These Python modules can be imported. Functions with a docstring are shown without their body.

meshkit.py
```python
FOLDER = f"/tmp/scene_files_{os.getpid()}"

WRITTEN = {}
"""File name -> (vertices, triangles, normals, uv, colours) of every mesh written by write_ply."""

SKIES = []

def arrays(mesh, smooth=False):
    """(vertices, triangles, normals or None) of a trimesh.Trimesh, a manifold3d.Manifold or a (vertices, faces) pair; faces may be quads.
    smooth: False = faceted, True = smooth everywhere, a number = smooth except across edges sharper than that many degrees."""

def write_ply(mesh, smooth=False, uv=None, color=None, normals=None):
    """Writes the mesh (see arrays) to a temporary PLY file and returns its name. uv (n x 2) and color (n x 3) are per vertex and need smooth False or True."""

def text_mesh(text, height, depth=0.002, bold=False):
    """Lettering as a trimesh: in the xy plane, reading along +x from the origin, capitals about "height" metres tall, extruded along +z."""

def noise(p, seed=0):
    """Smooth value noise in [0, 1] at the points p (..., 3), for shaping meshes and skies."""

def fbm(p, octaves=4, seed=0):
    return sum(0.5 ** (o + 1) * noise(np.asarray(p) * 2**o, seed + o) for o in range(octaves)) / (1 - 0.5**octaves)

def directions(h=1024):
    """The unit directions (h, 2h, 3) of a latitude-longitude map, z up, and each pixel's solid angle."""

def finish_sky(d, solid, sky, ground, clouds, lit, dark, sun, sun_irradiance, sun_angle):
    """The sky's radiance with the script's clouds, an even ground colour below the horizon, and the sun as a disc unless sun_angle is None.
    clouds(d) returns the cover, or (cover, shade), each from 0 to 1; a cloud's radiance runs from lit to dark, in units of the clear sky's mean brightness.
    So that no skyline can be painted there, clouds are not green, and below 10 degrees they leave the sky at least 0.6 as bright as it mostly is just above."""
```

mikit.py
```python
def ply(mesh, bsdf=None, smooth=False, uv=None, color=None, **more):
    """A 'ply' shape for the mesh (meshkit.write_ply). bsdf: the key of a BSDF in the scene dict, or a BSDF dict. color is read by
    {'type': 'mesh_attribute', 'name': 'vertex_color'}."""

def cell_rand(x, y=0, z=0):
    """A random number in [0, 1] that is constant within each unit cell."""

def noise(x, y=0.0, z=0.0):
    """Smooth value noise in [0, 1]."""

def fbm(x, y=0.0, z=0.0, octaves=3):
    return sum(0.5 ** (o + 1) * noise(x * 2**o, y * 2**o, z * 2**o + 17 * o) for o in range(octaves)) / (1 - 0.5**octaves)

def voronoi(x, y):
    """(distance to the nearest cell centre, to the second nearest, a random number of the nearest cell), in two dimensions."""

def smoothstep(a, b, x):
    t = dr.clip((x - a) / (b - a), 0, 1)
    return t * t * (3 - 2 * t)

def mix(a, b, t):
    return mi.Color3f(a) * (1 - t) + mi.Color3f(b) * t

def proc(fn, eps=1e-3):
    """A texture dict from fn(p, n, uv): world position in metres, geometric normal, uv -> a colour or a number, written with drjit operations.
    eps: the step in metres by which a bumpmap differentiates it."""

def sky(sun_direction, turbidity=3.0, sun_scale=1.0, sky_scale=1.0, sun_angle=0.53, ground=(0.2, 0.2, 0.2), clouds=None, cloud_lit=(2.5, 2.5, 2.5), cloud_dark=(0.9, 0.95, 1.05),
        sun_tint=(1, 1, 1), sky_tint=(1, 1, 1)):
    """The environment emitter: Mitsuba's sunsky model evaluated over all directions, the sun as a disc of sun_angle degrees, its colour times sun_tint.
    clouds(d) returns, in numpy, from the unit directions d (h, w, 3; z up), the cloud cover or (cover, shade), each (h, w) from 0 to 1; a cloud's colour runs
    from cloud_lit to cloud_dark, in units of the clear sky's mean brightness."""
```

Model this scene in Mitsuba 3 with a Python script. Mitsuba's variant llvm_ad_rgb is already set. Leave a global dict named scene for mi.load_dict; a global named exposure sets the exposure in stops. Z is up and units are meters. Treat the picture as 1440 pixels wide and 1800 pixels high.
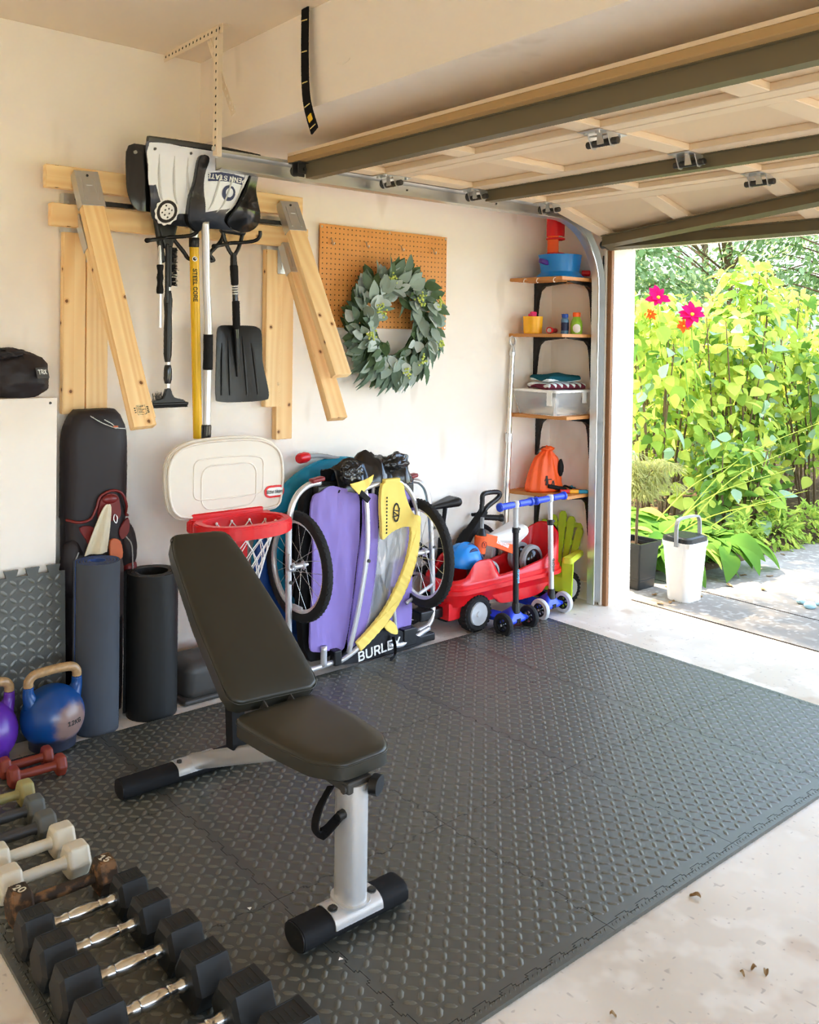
import math, random
import numpy as np, trimesh, manifold3d
import drjit as dr
import mitsuba as mi
from shapely.geometry import Polygon, Point, box as sbox, LineString
from shapely.ops import unary_union
import meshkit, mikit
from mikit import noise, fbm, voronoi, cell_rand, smoothstep, mix

scene, labels = {}, {}
T4 = mi.ScalarTransform4f
rng = np.random.default_rng(7)

# ------------------------------------------------------------------ camera, sky, exposure
exposure = 4.35
EYE = np.array([-4.2266, -3.6902, 1.5265])
YAW, PITCH, ROLL, FOCAL = 0.697167, 0.014858, 0.013981, 1582.85
_f = np.array([math.sin(YAW) * math.cos(PITCH), math.cos(YAW) * math.cos(PITCH), -math.sin(PITCH)])
_r = np.cross(_f, [0, 0, 1]); _r /= np.linalg.norm(_r); _u = np.cross(_r, _f)
_r, _u = _r * math.cos(ROLL) + _u * math.sin(ROLL), -_r * math.sin(ROLL) + _u * math.cos(ROLL)
_m = np.eye(4); _m[:3, 0], _m[:3, 1], _m[:3, 2], _m[:3, 3] = -_r, _u, _f, EYE
scene['camera'] = dict(type='perspective', fov=math.degrees(2 * math.atan(720 / FOCAL)), fov_axis='x', near_clip=0.05, far_clip=500.0,
                       principal_point_offset_y=(900 - 619.85) / 1800, to_world=T4(_m.tolist()))
def clouds(d):
    c = meshkit.fbm(d * np.array([3.0, 3.0, 6.0]), 4, 3)
    return np.clip((c - 0.36) * 4, 0, 1) * 0.5
SUN = (0.10, 0.62, 0.78)
scene['sky'] = mikit.sky(SUN, turbidity=3.0, sun_scale=0.95, sky_scale=1.9, sun_angle=1.2, ground=(0.30, 0.30, 0.26), clouds=clouds, cloud_lit=(2.2, 2.2, 2.2), sun_tint=(1.0, 0.95, 0.84))

# ------------------------------------------------------------------ helpers
def V(*a): return np.array(a, float)
def tr(x=0, y=0, z=0):
    m = np.eye(4); m[:3, 3] = x, y, z; return m
def rot(axis, deg):
    a = math.radians(deg); c, s = math.cos(a), math.sin(a)
    i, j = {'x': (1, 2), 'y': (2, 0), 'z': (0, 1)}[axis]
    m = np.eye(4); m[i, i] = m[j, j] = c; m[i, j] = -s; m[j, i] = s; return m
def sc(x, y=None, z=None):
    y = x if y is None else y; z = x if z is None else z
    return np.diag([x, y, z, 1.0])
def frame(o, x, y, z):
    m = np.eye(4); m[:3, 0], m[:3, 1], m[:3, 2], m[:3, 3] = x, y, z, o; return m
def mv(m, *Ms):
    m = m.copy()
    for M in Ms: m.apply_transform(M)
    return m
def cat(*ms):
    ms = [x for x in ms if x is not None]
    return trimesh.util.concatenate(ms) if len(ms) > 1 else ms[0]
def box(x0, x1, y0, y1, z0, z1):
    return mv(trimesh.creation.box((x1 - x0, y1 - y0, z1 - z0)), tr((x0 + x1) / 2, (y0 + y1) / 2, (z0 + z1) / 2))
_ico = trimesh.creation.icosphere(subdivisions=1).vertices
_ico2 = trimesh.creation.icosphere(subdivisions=2).vertices
def hull(pts): return trimesh.convex.convex_hull(np.asarray(pts))
def rbox(x0, x1, y0, y1, z0, z1, r=0.005, fine=False):
    s = _ico2 if fine else _ico
    r = min(r, (x1 - x0) / 2, (y1 - y0) / 2, (z1 - z0) / 2)
    return hull(np.vstack([s * r + [a, b, c] for a in (x0 + r, x1 - r) for b in (y0 + r, y1 - r) for c in (z0 + r, z1 - r)]))
def cbox(x0, x1, y0, y1, z0, z1, c=0.002):
    P = []
    for a, sa in ((x0, 1), (x1, -1)):
        for b, sb in ((y0, 1), (y1, -1)):
            for d, sd in ((z0, 1), (z1, -1)):
                P += [(a + sa * c, b + sb * c, d), (a + sa * c, b, d + sd * c), (a, b + sb * c, d + sd * c)]
    return hull(P)
def cyl(p0, p1, r0, r1=None, n=16, bev=0.0):
    p0, p1 = V(*p0), V(*p1); r1 = r0 if r1 is None else r1
    L = np.linalg.norm(p1 - p0); z = (p1 - p0) / L
    prof = [(0, 0), (r0 - bev, 0), (r0, bev), (r1, L - bev), (r1 - bev, L), (0, L)] if bev else [(0, 0), (r0, 0), (r1, L), (0, L)]
    return mv(lathe(prof, n), basis(p0, z))
def basis(o, z):
    z = V(*z); z = z / np.linalg.norm(z)
    x = np.cross([0, 0, 1], z) if abs(z[2]) < 0.95 else np.cross([0, 1, 0], z)
    x /= np.linalg.norm(x); return frame(o, x, np.cross(z, x), z)
def lathe(prof, n=24, close=False):
    prof = np.asarray(prof, float)
    if close: prof = np.vstack([prof, prof[:1]])
    a = np.arange(n) / n * 2 * np.pi; k = len(prof)
    v = np.stack([prof[:, None, 0] * np.cos(a), prof[:, None, 0] * np.sin(a), np.repeat(prof[:, 1:2], n, 1)], -1).reshape(-1, 3)
    i, j = np.meshgrid(np.arange(k - 1), np.arange(n), indexing='ij'); j2 = (j + 1) % n
    f = np.stack([i * n + j, i * n + j2, (i + 1) * n + j2, (i + 1) * n + j], -1).reshape(-1, 4)
    f = np.vstack([f[:, [0, 1, 2]], f[:, [0, 2, 3]]])
    m = trimesh.Trimesh(v, f, process=False); m.merge_vertices(); m.update_faces(m.nondegenerate_faces())
    if m.volume < 0: m.invert()
    return m
def crom(P, n=6, closed=False):
    P = np.asarray(P, float)
    if n <= 1: return P
    Q = np.vstack([P[-1:], P, P[:2]]) if closed else np.vstack([2 * P[0] - P[1], P, 2 * P[-1] - P[-2]])
    out = []
    for i in range(1, len(Q) - 2):
        p0, p1, p2, p3 = Q[i - 1:i + 3]
        for t in np.arange(n) / n:
            out.append(0.5 * (2 * p1 + (p2 - p0) * t + (2 * p0 - 5 * p1 + 4 * p2 - p3) * t * t + (3 * p1 - p0 - 3 * p2 + p3) * t ** 3))
    if not closed: out.append(P[-1])
    return np.array(out)
def tube(P, r, n=10, sm=1, closed=False, prof=None):
    """Tube along a polyline; r a number or one per point; prof: a cross-section (k x 2) instead of a circle."""
    P = np.asarray(P, float); rr = np.broadcast_to(np.asarray(r, float), (len(P),))
    if sm > 1:
        rr = crom(np.c_[rr, rr], sm, closed)[:, 0]; P = crom(P, sm, closed)
    t = (np.roll(P, -1, 0) - np.roll(P, 1, 0)) if closed else np.gradient(P, axis=0)
    t /= np.linalg.norm(t, axis=1, keepdims=True) + 1e-12
    a = np.cross(t[0], [0, 0, 1] if abs(t[0][2]) < 0.9 else [0, 1, 0]); a /= np.linalg.norm(a); A = [a]
    for i in range(1, len(P)):
        a = A[-1] - t[i] * np.dot(A[-1], t[i]); A.append(a / (np.linalg.norm(a) + 1e-12))
    A = np.array(A); B = np.cross(t, A)
    if prof is None:
        an = np.arange(n) / n * 2 * np.pi; prof = np.c_[np.cos(an), np.sin(an)]
    else:
        prof = np.asarray(prof, float); n = len(prof)
    v = (P[:, None] + rr[:, None, None] * (prof[None, :, :1] * A[:, None] + prof[None, :, 1:] * B[:, None])).reshape(-1, 3)
    k = len(P); i, j = np.meshgrid(np.arange(k if closed else k - 1), np.arange(n), indexing='ij'); j2 = (j + 1) % n; i2 = (i + 1) % k
    q = np.stack([i * n + j, i * n + j2, i2 * n + j2, i2 * n + j], -1).reshape(-1, 4)
    f = [q[:, [0, 1, 2]], q[:, [0, 2, 3]]]
    if not closed:
        v = np.vstack([v, P[0], P[-1]]); j = np.arange(n); j2 = (j + 1) % n; e = (k - 1) * n
        f += [np.stack([j * 0 + k * n, j2, j], 1), np.stack([j * 0 + k * n + 1, e + j, e + j2], 1)]
    m = trimesh.Trimesh(v, np.vstack(f), process=False)
    if m.volume < 0: m.invert()
    return m
def ext(poly, h, z0=0.0):
    if not isinstance(poly, Polygon) and not hasattr(poly, 'geoms'): poly = Polygon(poly)
    if not poly.is_valid: poly = poly.buffer(0)
    return mv(cat(*[trimesh.creation.extrude_polygon(g, h, engine='earcut') for g in getattr(poly, 'geoms', [poly])]), tr(0, 0, z0))
def bev(poly, h, b, z0=0.0):
    """Prism with stepped-bevel edges."""
    b = min(b, h * 0.3)
    if not isinstance(poly, Polygon): poly = Polygon(poly)
    return cat(ext(poly, h - 2 * b, z0 + b), ext(poly.buffer(-b * 0.35), h - b, z0 + b / 2), ext(poly.buffer(-b), h, z0))
def wall(poly, y0, y1, b=0.0):
    """Polygon in x, z, extruded from y0 to y1."""
    m = bev(poly, y1 - y0, b, y0) if b else ext(poly, y1 - y0, y0)
    m.vertices = m.vertices[:, [0, 2, 1]]; m.invert(); return m
def side(poly, x0, x1, b=0.0):
    """Polygon in y, z, extruded from x0 to x1."""
    m = bev(poly, x1 - x0, b, x0) if b else ext(poly, x1 - x0, x0)
    m.vertices = m.vertices[:, [2, 0, 1]]; return m
def bend(m, fn, edge=0.03):
    m = m.copy()
    v, f = trimesh.remesh.subdivide_to_size(m.vertices, m.faces, edge, max_iter=14)
    m = trimesh.Trimesh(v, f, process=False); m.merge_vertices()
    m.vertices = fn(m.vertices.copy()); return m
def sheet(fn, nu, nv, th):
    """Thick sheet over u, v in [0, 1]; fn(u, v) -> x, y, z arrays."""
    u, v = np.meshgrid(np.linspace(0, 1, nu), np.linspace(0, 1, nv), indexing='ij')
    p = np.stack(np.broadcast_arrays(*fn(u, v)), -1).astype(float)
    n = np.cross(np.gradient(p, axis=0), np.gradient(p, axis=1)); n /= np.linalg.norm(n, axis=-1, keepdims=True) + 1e-12
    a, b = (p + n * th / 2).reshape(-1, 3), (p - n * th / 2).reshape(-1, 3)
    i, j = np.meshgrid(np.arange(nu - 1), np.arange(nv - 1), indexing='ij')
    q = np.stack([i * nv + j, (i + 1) * nv + j, (i + 1) * nv + j + 1, i * nv + j + 1], -1).reshape(-1, 4)
    N = nu * nv; f = [q, q[:, ::-1] + N]
    ring = [(i, 0) for i in range(nu)] + [(nu - 1, j) for j in range(1, nv)] + [(i, nv - 1) for i in range(nu - 2, -1, -1)] + [(0, j) for j in range(nv - 2, 0, -1)]
    ix = np.array([i * nv + j for i, j in ring]); nx = np.roll(ix, -1)
    f.append(np.stack([nx, ix, ix + N, nx + N], 1)); f = np.vstack(f)
    m = trimesh.Trimesh(np.vstack([a, b]), np.vstack([f[:, [0, 1, 2]], f[:, [0, 2, 3]]]), process=False)
    if m.volume < 0: m.invert()
    return m
def ell(c, r, sub=3):
    return mv(trimesh.creation.icosphere(subdivisions=sub), sc(*(r if np.ndim(r) else (r, r, r))), tr(*c))
def rrect(x0, x1, y0, y1, r, n=6):
    return sbox(x0 + r, y0 + r, x1 - r, y1 - r).buffer(r, quad_segs=n)
def smp(P, n=5): return Polygon(crom(P, n, True)).buffer(0)
def text(t, h, d=0.0012, bold=True, center=True):
    m = meshkit.text_mesh(t, h, d, bold)
    if center:
        b = m.bounds; m = mv(m, tr(-(b[0][0] + b[1][0]) / 2, -(b[0][1] + b[1][1]) / 2, 0))
    return m
def onwall(x, y, z, spin=0, tilt=0):
    """Placement of flat lettering (in xy, facing +z) onto an upright face that looks towards -y."""
    return tr(x, y, z) @ rot('z', tilt) @ rot('x', 90) @ rot('z', spin)
def seg(p0, p1, w, t, up=(0, 0, 1)):
    """Board from p0 to p1: width w across (towards up), thickness t; returns (mesh, uv) with uv in metres across and along the board."""
    p0, p1 = V(*p0), V(*p1); L = np.linalg.norm(p1 - p0); y = (p1 - p0) / L
    x = np.cross(y, up); x /= np.linalg.norm(x); z = np.cross(x, y)
    return board(L, w, t, frame(p0, x, y, z))
_seed = [0]
def board(L, w, t, M, c=0.0025):
    """A chamfered board along +y from the origin; w along z, t along x. Grain coordinates in uv."""
    m = cbox(-t / 2, t / 2, 0, L, -w / 2, w / 2, c)
    v, f = trimesh.remesh.subdivide_to_size(m.vertices, m.faces, 0.25, max_iter=8)
    m = trimesh.Trimesh(v, f, process=False)
    m.unmerge_vertices()
    n = np.abs(np.repeat(m.face_normals, 3, 0)); v = m.vertices
    _seed[0] += 1; s = _seed[0] * 3.17
    u = np.where(n[:, 0] > np.maximum(n[:, 1], n[:, 2]), v[:, 2], np.where(n[:, 2] > n[:, 1], v[:, 0] + 0.3, v[:, 2] + 0.6))
    uv = np.c_[u + s, np.where(n[:, 1] > 0.6, v[:, 0] * 1.0, v[:, 1]) + s * 1.7]
    return mv(m, M), uv

# ------------------------------------------------------------------ entries
_count = {}
def numbered(k):
    n = _count.get(k, 0); _count[k] = n + 1
    return k if n == 0 else f'{k}_{n:03d}'
def tag(k, label=None, cat_=None, group=None, kind=None):
    d = {}
    if label: d['label'] = label
    if cat_: d['category'] = cat_
    if group: d['group'] = group
    if kind: d['kind'] = kind
    if d: labels[k] = d
    return k
def thing(name, label, cat_, group=None):
    return tag(numbered(name), label, cat_, group)
def put(parent, name, mesh, mat, smooth=35, label=None, kind=None, uv=None):
    k = numbered((parent + '__' if parent else '') + name)
    if isinstance(mesh, tuple): mesh, uv = mesh
    scene[k] = mikit.ply(mesh, mat, smooth=False if uv is not None else smooth, uv=uv)
    tag(k, label, None, None, kind); return k
def solo(name, mesh, mat, label, cat_, group=None, smooth=35, kind=None):
    k = put(None, name, mesh, mat, smooth); return tag(k, label, cat_, group, kind)
def struct(name, mesh, mat, label=None, smooth=False, parent=None):
    k = put(parent, name, mesh, mat, smooth); return tag(k, label, kind=None if parent else 'structure')
def clone(k, name, shape, M, label=None):
    """Another entry that shares a ply dict under its own placement."""
    k = numbered(k + '__' + name); scene[k] = {**shape, 'to_world': T4(np.asarray(M).tolist())}
    if label: tag(k, label)
    return k

# ------------------------------------------------------------------ materials
def lin(c):
    c = np.asarray(c, float) / 255
    return np.where(c < 0.04045, c / 12.92, ((c + 0.055) / 1.055) ** 2.4).tolist()
def rgb(c): return {'type': 'rgb', 'value': lin(c)}
def mat(name, c, rough=0.5, metallic=0.0, spec=0.5, two=False, **kw):
    b = dict(type='principled', base_color=rgb(c) if isinstance(c, (tuple, list)) else mikit.proc(c), roughness=float(rough), metallic=float(metallic), **kw)
    if not metallic: b['specular'] = float(spec)
    scene[name] = dict(type='twosided', bsdf=b) if two else b
    return name
def leafmat(name, c, dt=0.9, rough=0.36):
    scene[name] = dict(type='principledthin', base_color=rgb(c), roughness=float(rough), diff_trans=float(dt), spec_trans=0.0)
    return name
C3 = lambda c: mi.Color3f(*lin(c))
def wall_tex(p, n, uv):
    a = fbm(p.x * 1.3 + 4, p.y * 1.3 + 9, p.z * 1.3, 3)
    s = fbm(p.x * 9, p.y * 9 + 3, p.z * 2.2, 3)
    c = mix(C3((243, 234, 222)), C3((238, 226, 210)), smoothstep(0.35, 0.7, a))
    return mix(c, C3((205, 190, 168)), smoothstep(0.68, 0.85, s) * 0.35)
def concrete_tex(p, n, uv):
    a = fbm(p.x * 1.7, p.y * 1.7 + 5, 0, 4); b = fbm(p.x * 14, p.y * 14, 3, 3); d = noise(p.x * 70, p.y * 70, 1)
    c = mix(C3((222, 213, 198)), C3((200, 188, 170)), smoothstep(0.3, 0.75, a))
    c = mix(c, C3((232, 226, 214)), smoothstep(0.5, 0.8, b) * 0.5)
    st = fbm(p.x * 5 + 11, p.y * 5, 8, 4)
    c = mix(c, C3((176, 148, 118)), smoothstep(0.66, 0.8, st) * 0.5)
    return mix(c, C3((120, 105, 90)), smoothstep(0.88, 0.97, d) * 0.35)
def drive_tex(p, n, uv):
    a = fbm(p.x * 1.2 + 3, p.y * 1.2, 0, 3); b = noise(p.x * 45, p.y * 45, 1)
    c = mix(C3((160, 155, 148)), C3((132, 126, 118)), smoothstep(0.3, 0.7, a))
    return mix(c, C3((178, 174, 166)), smoothstep(0.6, 0.9, b) * 0.5)
def pine_tex(p, n, uv):
    u, v = uv.x, uv.y
    w = fbm(u * 9, v * 1.3, 2, 2)
    g = dr.sin((u * 160 + w * 16 + noise(u * 5, v * 0.7) * 9)) * 0.5 + 0.5
    tone = noise(dr.floor(u * 0.3155), 3, 0)
    c = mix(C3((244, 210, 156)), C3((224, 174, 110)), g * 0.4 + tone * 0.4)
    d, d2, r = voronoi(u * 9 + 0.5, v * 8)
    on = dr.select(r > 0.55, 1.0, 0.0)
    c = mix(c, C3((206, 150, 88)), smoothstep(0.14, 0.06, d) * on * 0.7)
    return mix(c, C3((104, 62, 32)), smoothstep(0.062, 0.045, d) * on * 0.9)
def dirt_tex(p, n, uv):
    a = fbm(p.x * 6, p.y * 6, 0, 4); b = noise(p.x * 40, p.y * 40, 0)
    return mix(mix(C3((92, 74, 54)), C3((58, 46, 34)), a), C3((140, 118, 88)), smoothstep(0.72, 0.9, b) * 0.7)
def grass_tex(p, n, uv):
    return mix(C3((96, 124, 52)), C3((140, 158, 80)), fbm(p.x * 3, p.y * 3, 0, 4))
def rust_tex(p, n, uv):
    a = fbm(p.x * 40, p.y * 40, p.z * 40, 4)
    return mix(C3((58, 46, 34)), C3((128, 92, 58)), smoothstep(0.45, 0.7, a))
def kettle_tex(p, n, uv):
    a = fbm(p.x * 26, p.y * 26, p.z * 26, 4)
    w = smoothstep(0.082, 0.05, dr.sqrt(dr.square(p.x + 3.072) + dr.square(p.z - 0.125)) + a * 0.04 - 0.02) * smoothstep(-0.33, -0.38, p.y)
    c = mix(C3((10, 62, 118)), C3((138, 108, 92)), w * 0.9)
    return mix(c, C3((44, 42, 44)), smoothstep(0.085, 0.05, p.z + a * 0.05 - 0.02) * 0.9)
def gripe_tex(p, n, uv):
    a = fbm(p.x * 60, p.y * 60, p.z * 60, 3)
    return mix(C3((186, 146, 96)), C3((128, 98, 66)), a)
def peg_tex(p, n, uv):
    s = 0.0254
    fx = (p.x + 1.7325) / s; fz = (2.084 - p.z) / s
    dx = fx - dr.floor(fx) - 0.5; dz = fz - dr.floor(fz) - 0.5
    h = smoothstep(0.155, 0.115, dr.sqrt(dx * dx + dz * dz))
    c = mix(C3((226, 158, 88)), C3((214, 143, 74)), fbm(p.x * 8, p.z * 8, 0, 3))
    return mix(c, C3((70, 36, 14)), h * dr.select(n.y < -0.5, 1.0, 0.0))
def bark_tex(p, n, uv):
    a = fbm(p.x * 20, p.y * 20, p.z * 4, 3)
    return mix(C3((126, 106, 82)), C3((88, 72, 56)), a)
def towel_tex(p, n, uv):
    fx = (p.x + p.z * 0.25) * 24; s = fx - dr.floor(fx)
    z = (p.z - 1.247) / 0.085
    tri = dr.abs(s - 0.5) * 2
    c = dr.select(z < 0.12 + 0.40 * (1 - tri), C3((104, 44, 58)), C3((214, 222, 222)))
    return dr.select(z > 0.66 + 0.1 * dr.sin((p.x + p.y) * 30), C3((22, 76, 88)), c)
M = dict(
    wall=mat('mat_wall', wall_tex, 0.75, spec=0.3), ceil=mat('mat_ceiling', (222, 206, 184), 0.85, spec=0.2), concrete=mat('mat_concrete', concrete_tex, 0.5, spec=0.4),
    drive=mat('mat_driveway', drive_tex, 0.85, spec=0.2), pine=mat('mat_pine', pine_tex, 0.55, spec=0.35), soil=mat('mat_soil', dirt_tex, 0.95, spec=0.1),
    lawn=mat('mat_lawn', grass_tex, 0.95, spec=0.1), rust=mat('mat_rust', rust_tex, 0.7, spec=0.3), kettle=mat('mat_kettle_blue', kettle_tex, 0.3), grip=mat('mat_kettle_grip', gripe_tex, 0.35, spec=0.7),
    peg=mat('mat_pegboard', peg_tex, 0.55, spec=0.3), bark=mat('mat_bark', bark_tex, 0.9, spec=0.1), towel=mat('mat_towel', towel_tex, 0.9, spec=0.1),
    trim=mat('mat_trim_white', (236, 230, 218), 0.55, spec=0.4), jambwood=mat('mat_jamb_wood', (142, 96, 58), 0.6), doorwood=mat('mat_door_wood', (228, 206, 176), 0.6, spec=0.3), dooredge=mat('mat_door_edge', (176, 142, 96), 0.7, spec=0.2),
    doorpanel=mat('mat_door_panel', (220, 196, 164), 0.6, spec=0.3), strut=mat('mat_strut_steel', (112, 102, 78), 0.5, metallic=0.35), galv=mat('mat_galvanized', (206, 206, 204), 0.3, metallic=0.8),
    galvdull=mat('mat_galvanized_dull', (208, 208, 202), 0.5, metallic=0.3), cream=mat('mat_cream_steel', (226, 208, 182), 0.5), dark=mat('mat_hole_shade_and_joint', (52, 44, 36), 0.9, spec=0.1),
    chrome=mat('mat_chrome', (226, 222, 214), 0.14, metallic=1.0), alu=mat('mat_aluminium', (222, 222, 222), 0.28, metallic=0.6), steelgrey=mat('mat_steel_dark', (70, 68, 64), 0.4, metallic=0.6),
    black=mat('mat_black_plastic', (17, 17, 17), 0.4), blackm=mat('mat_black_matte', (20, 19, 19), 0.7, spec=0.25), gloss=mat('mat_black_gloss', (16, 16, 17), 0.16, spec=0.6), rubber=mat('mat_rubber', (29, 30, 28), 0.55, spec=0.4),
    mat_=mat('mat_foam', (62, 62, 54), 0.42, spec=1.0, sheen=0.55), tread=mat('mat_foam_tread', (86, 86, 75), 0.40, spec=1.0, sheen=0.6), webbing=mat('mat_webbing', (22, 21, 21), 0.9, spec=0.15), yellowish=mat('mat_stitch_yellow', (222, 200, 130), 0.8), tagyellow=mat('mat_tag_yellow', (234, 192, 40), 0.6),
    white=mat('mat_white_plastic', (238, 236, 230), 0.4), offwhite=mat('mat_offwhite_board', (236, 226, 212), 0.5), ivory=mat('mat_ivory_plastic', (224, 214, 198), 0.42), red=mat('mat_red_plastic', (214, 24, 30), 0.32), deepred=mat('mat_deep_red', (126, 24, 28), 0.4),
    silver=mat('mat_silver_print', (232, 234, 238), 0.38), grey=mat('mat_grey_plastic', (150, 150, 148), 0.45), lightgrey=mat('mat_light_grey', (196, 196, 194), 0.45), darkgrey=mat('mat_dark_grey', (60, 58, 54), 0.5), navy=mat('mat_navy', (34, 44, 86), 0.5),
    yellow=mat('mat_yellow_fibreglass', (240, 190, 22), 0.35), yfabric=mat('mat_yellow_fabric', (246, 216, 112), 0.7, spec=0.25), purple=mat('mat_purple_fabric', (140, 120, 188), 0.65, spec=0.35, sheen=0.4), purpledark=mat('mat_purple_dark', (84, 66, 150), 0.7, spec=0.3),
    teal=mat('mat_teal_fabric', (16, 138, 170), 0.5), bluefabric=mat('mat_blue_fabric', (12, 62, 128), 0.55), blue=mat('mat_blue_plastic', (36, 70, 206), 0.35), skyblue=mat('mat_sky_blue', (28, 132, 212), 0.35), sea=mat('mat_label_cyan', (90, 190, 220), 0.5),
    orange=mat('mat_orange', (244, 92, 26), 0.5), lime=mat('mat_lime_plastic', (168, 190, 30), 0.42), limey=mat('mat_lime_light', (196, 206, 60), 0.42), pink=mat('mat_pink', (226, 48, 110), 0.5), violet=mat('mat_violet', (74, 30, 130), 0.4), amber=mat('mat_amber_cup', (246, 178, 26), 0.4),
    shelfwood=mat('mat_shelf_wood', (192, 128, 66), 0.5), bag=mat('mat_bag_nylon', (36, 30, 32), 0.55, spec=0.4), bagbrown=mat('mat_bag_brown', (78, 64, 62), 0.7), maroon=mat('mat_maroon_leather', (112, 30, 28), 0.35), tan=mat('mat_tan_leather', (206, 110, 70), 0.45), cloth=mat('mat_towel_cloth', (216, 204, 176), 0.95, spec=0.1),
    bluemat=mat('mat_yoga_blue', (68, 72, 78), 0.75, spec=0.3), bluecore=mat('mat_yoga_core', (62, 92, 156), 0.75), darkmat=mat('mat_yoga_dark', (24, 24, 22), 0.5, spec=0.4), kpurple=mat('mat_kettle_purple', (88, 40, 140), 0.3), redneo=mat('mat_red_neoprene', (124, 46, 28), 0.5), khaki=mat('mat_khaki', (150, 138, 84), 0.55),
    beige=mat('mat_beige_vinyl', (206, 196, 172), 0.35), vinyl=mat('mat_bench_vinyl', (42, 40, 31), 0.4, spec=0.45), oliv=mat('mat_grey_rubber', (88, 88, 80), 0.6), post=mat('mat_bench_silver', (206, 204, 200), 0.32, metallic=0.5), soilpot=mat('mat_pot_soil', (70, 56, 44), 0.95, spec=0.1),
    pot=mat('mat_pot_plastic', (34, 37, 37), 0.4), pebble=mat('mat_pebble', (170, 206, 214), 0.5), orangecap=mat('mat_orange_cap', (250, 104, 30), 0.4), green=mat('mat_green_liquid', (156, 204, 60), 0.25), bluecap=mat('mat_blue_cap', (26, 74, 170), 0.35), bluebottle=mat('mat_blue_bottle', (86, 130, 170), 0.25),
    sand=mat('mat_sand', (232, 214, 186), 0.9, spec=0.1), tiregrey=mat('mat_tyre', (38, 37, 36), 0.75, spec=0.25), cover=mat('mat_wet_cover', (26, 25, 26), 0.2, spec=0.6), ink=mat('mat_ink', (44, 38, 34), 0.8), leafdry=mat('mat_leaf_dry', (140, 112, 74), 0.8, two=True),
)
scene['mat_clear'] = dict(type='blendbsdf', weight=0.05, a=dict(type='thindielectric', int_ior=1.3), b=dict(type='twosided', bsdf=dict(type='diffuse', reflectance=rgb((224, 224, 222)))))
M['clear'] = 'mat_clear'
scene['mat_frosted'] = dict(type='blendbsdf', weight=0.17, a=dict(type='thindielectric', int_ior=1.3), b=dict(type='twosided', bsdf=dict(type='diffuse', reflectance=rgb((224, 224, 222)))))
M['frosted'] = 'mat_frosted'

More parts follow.
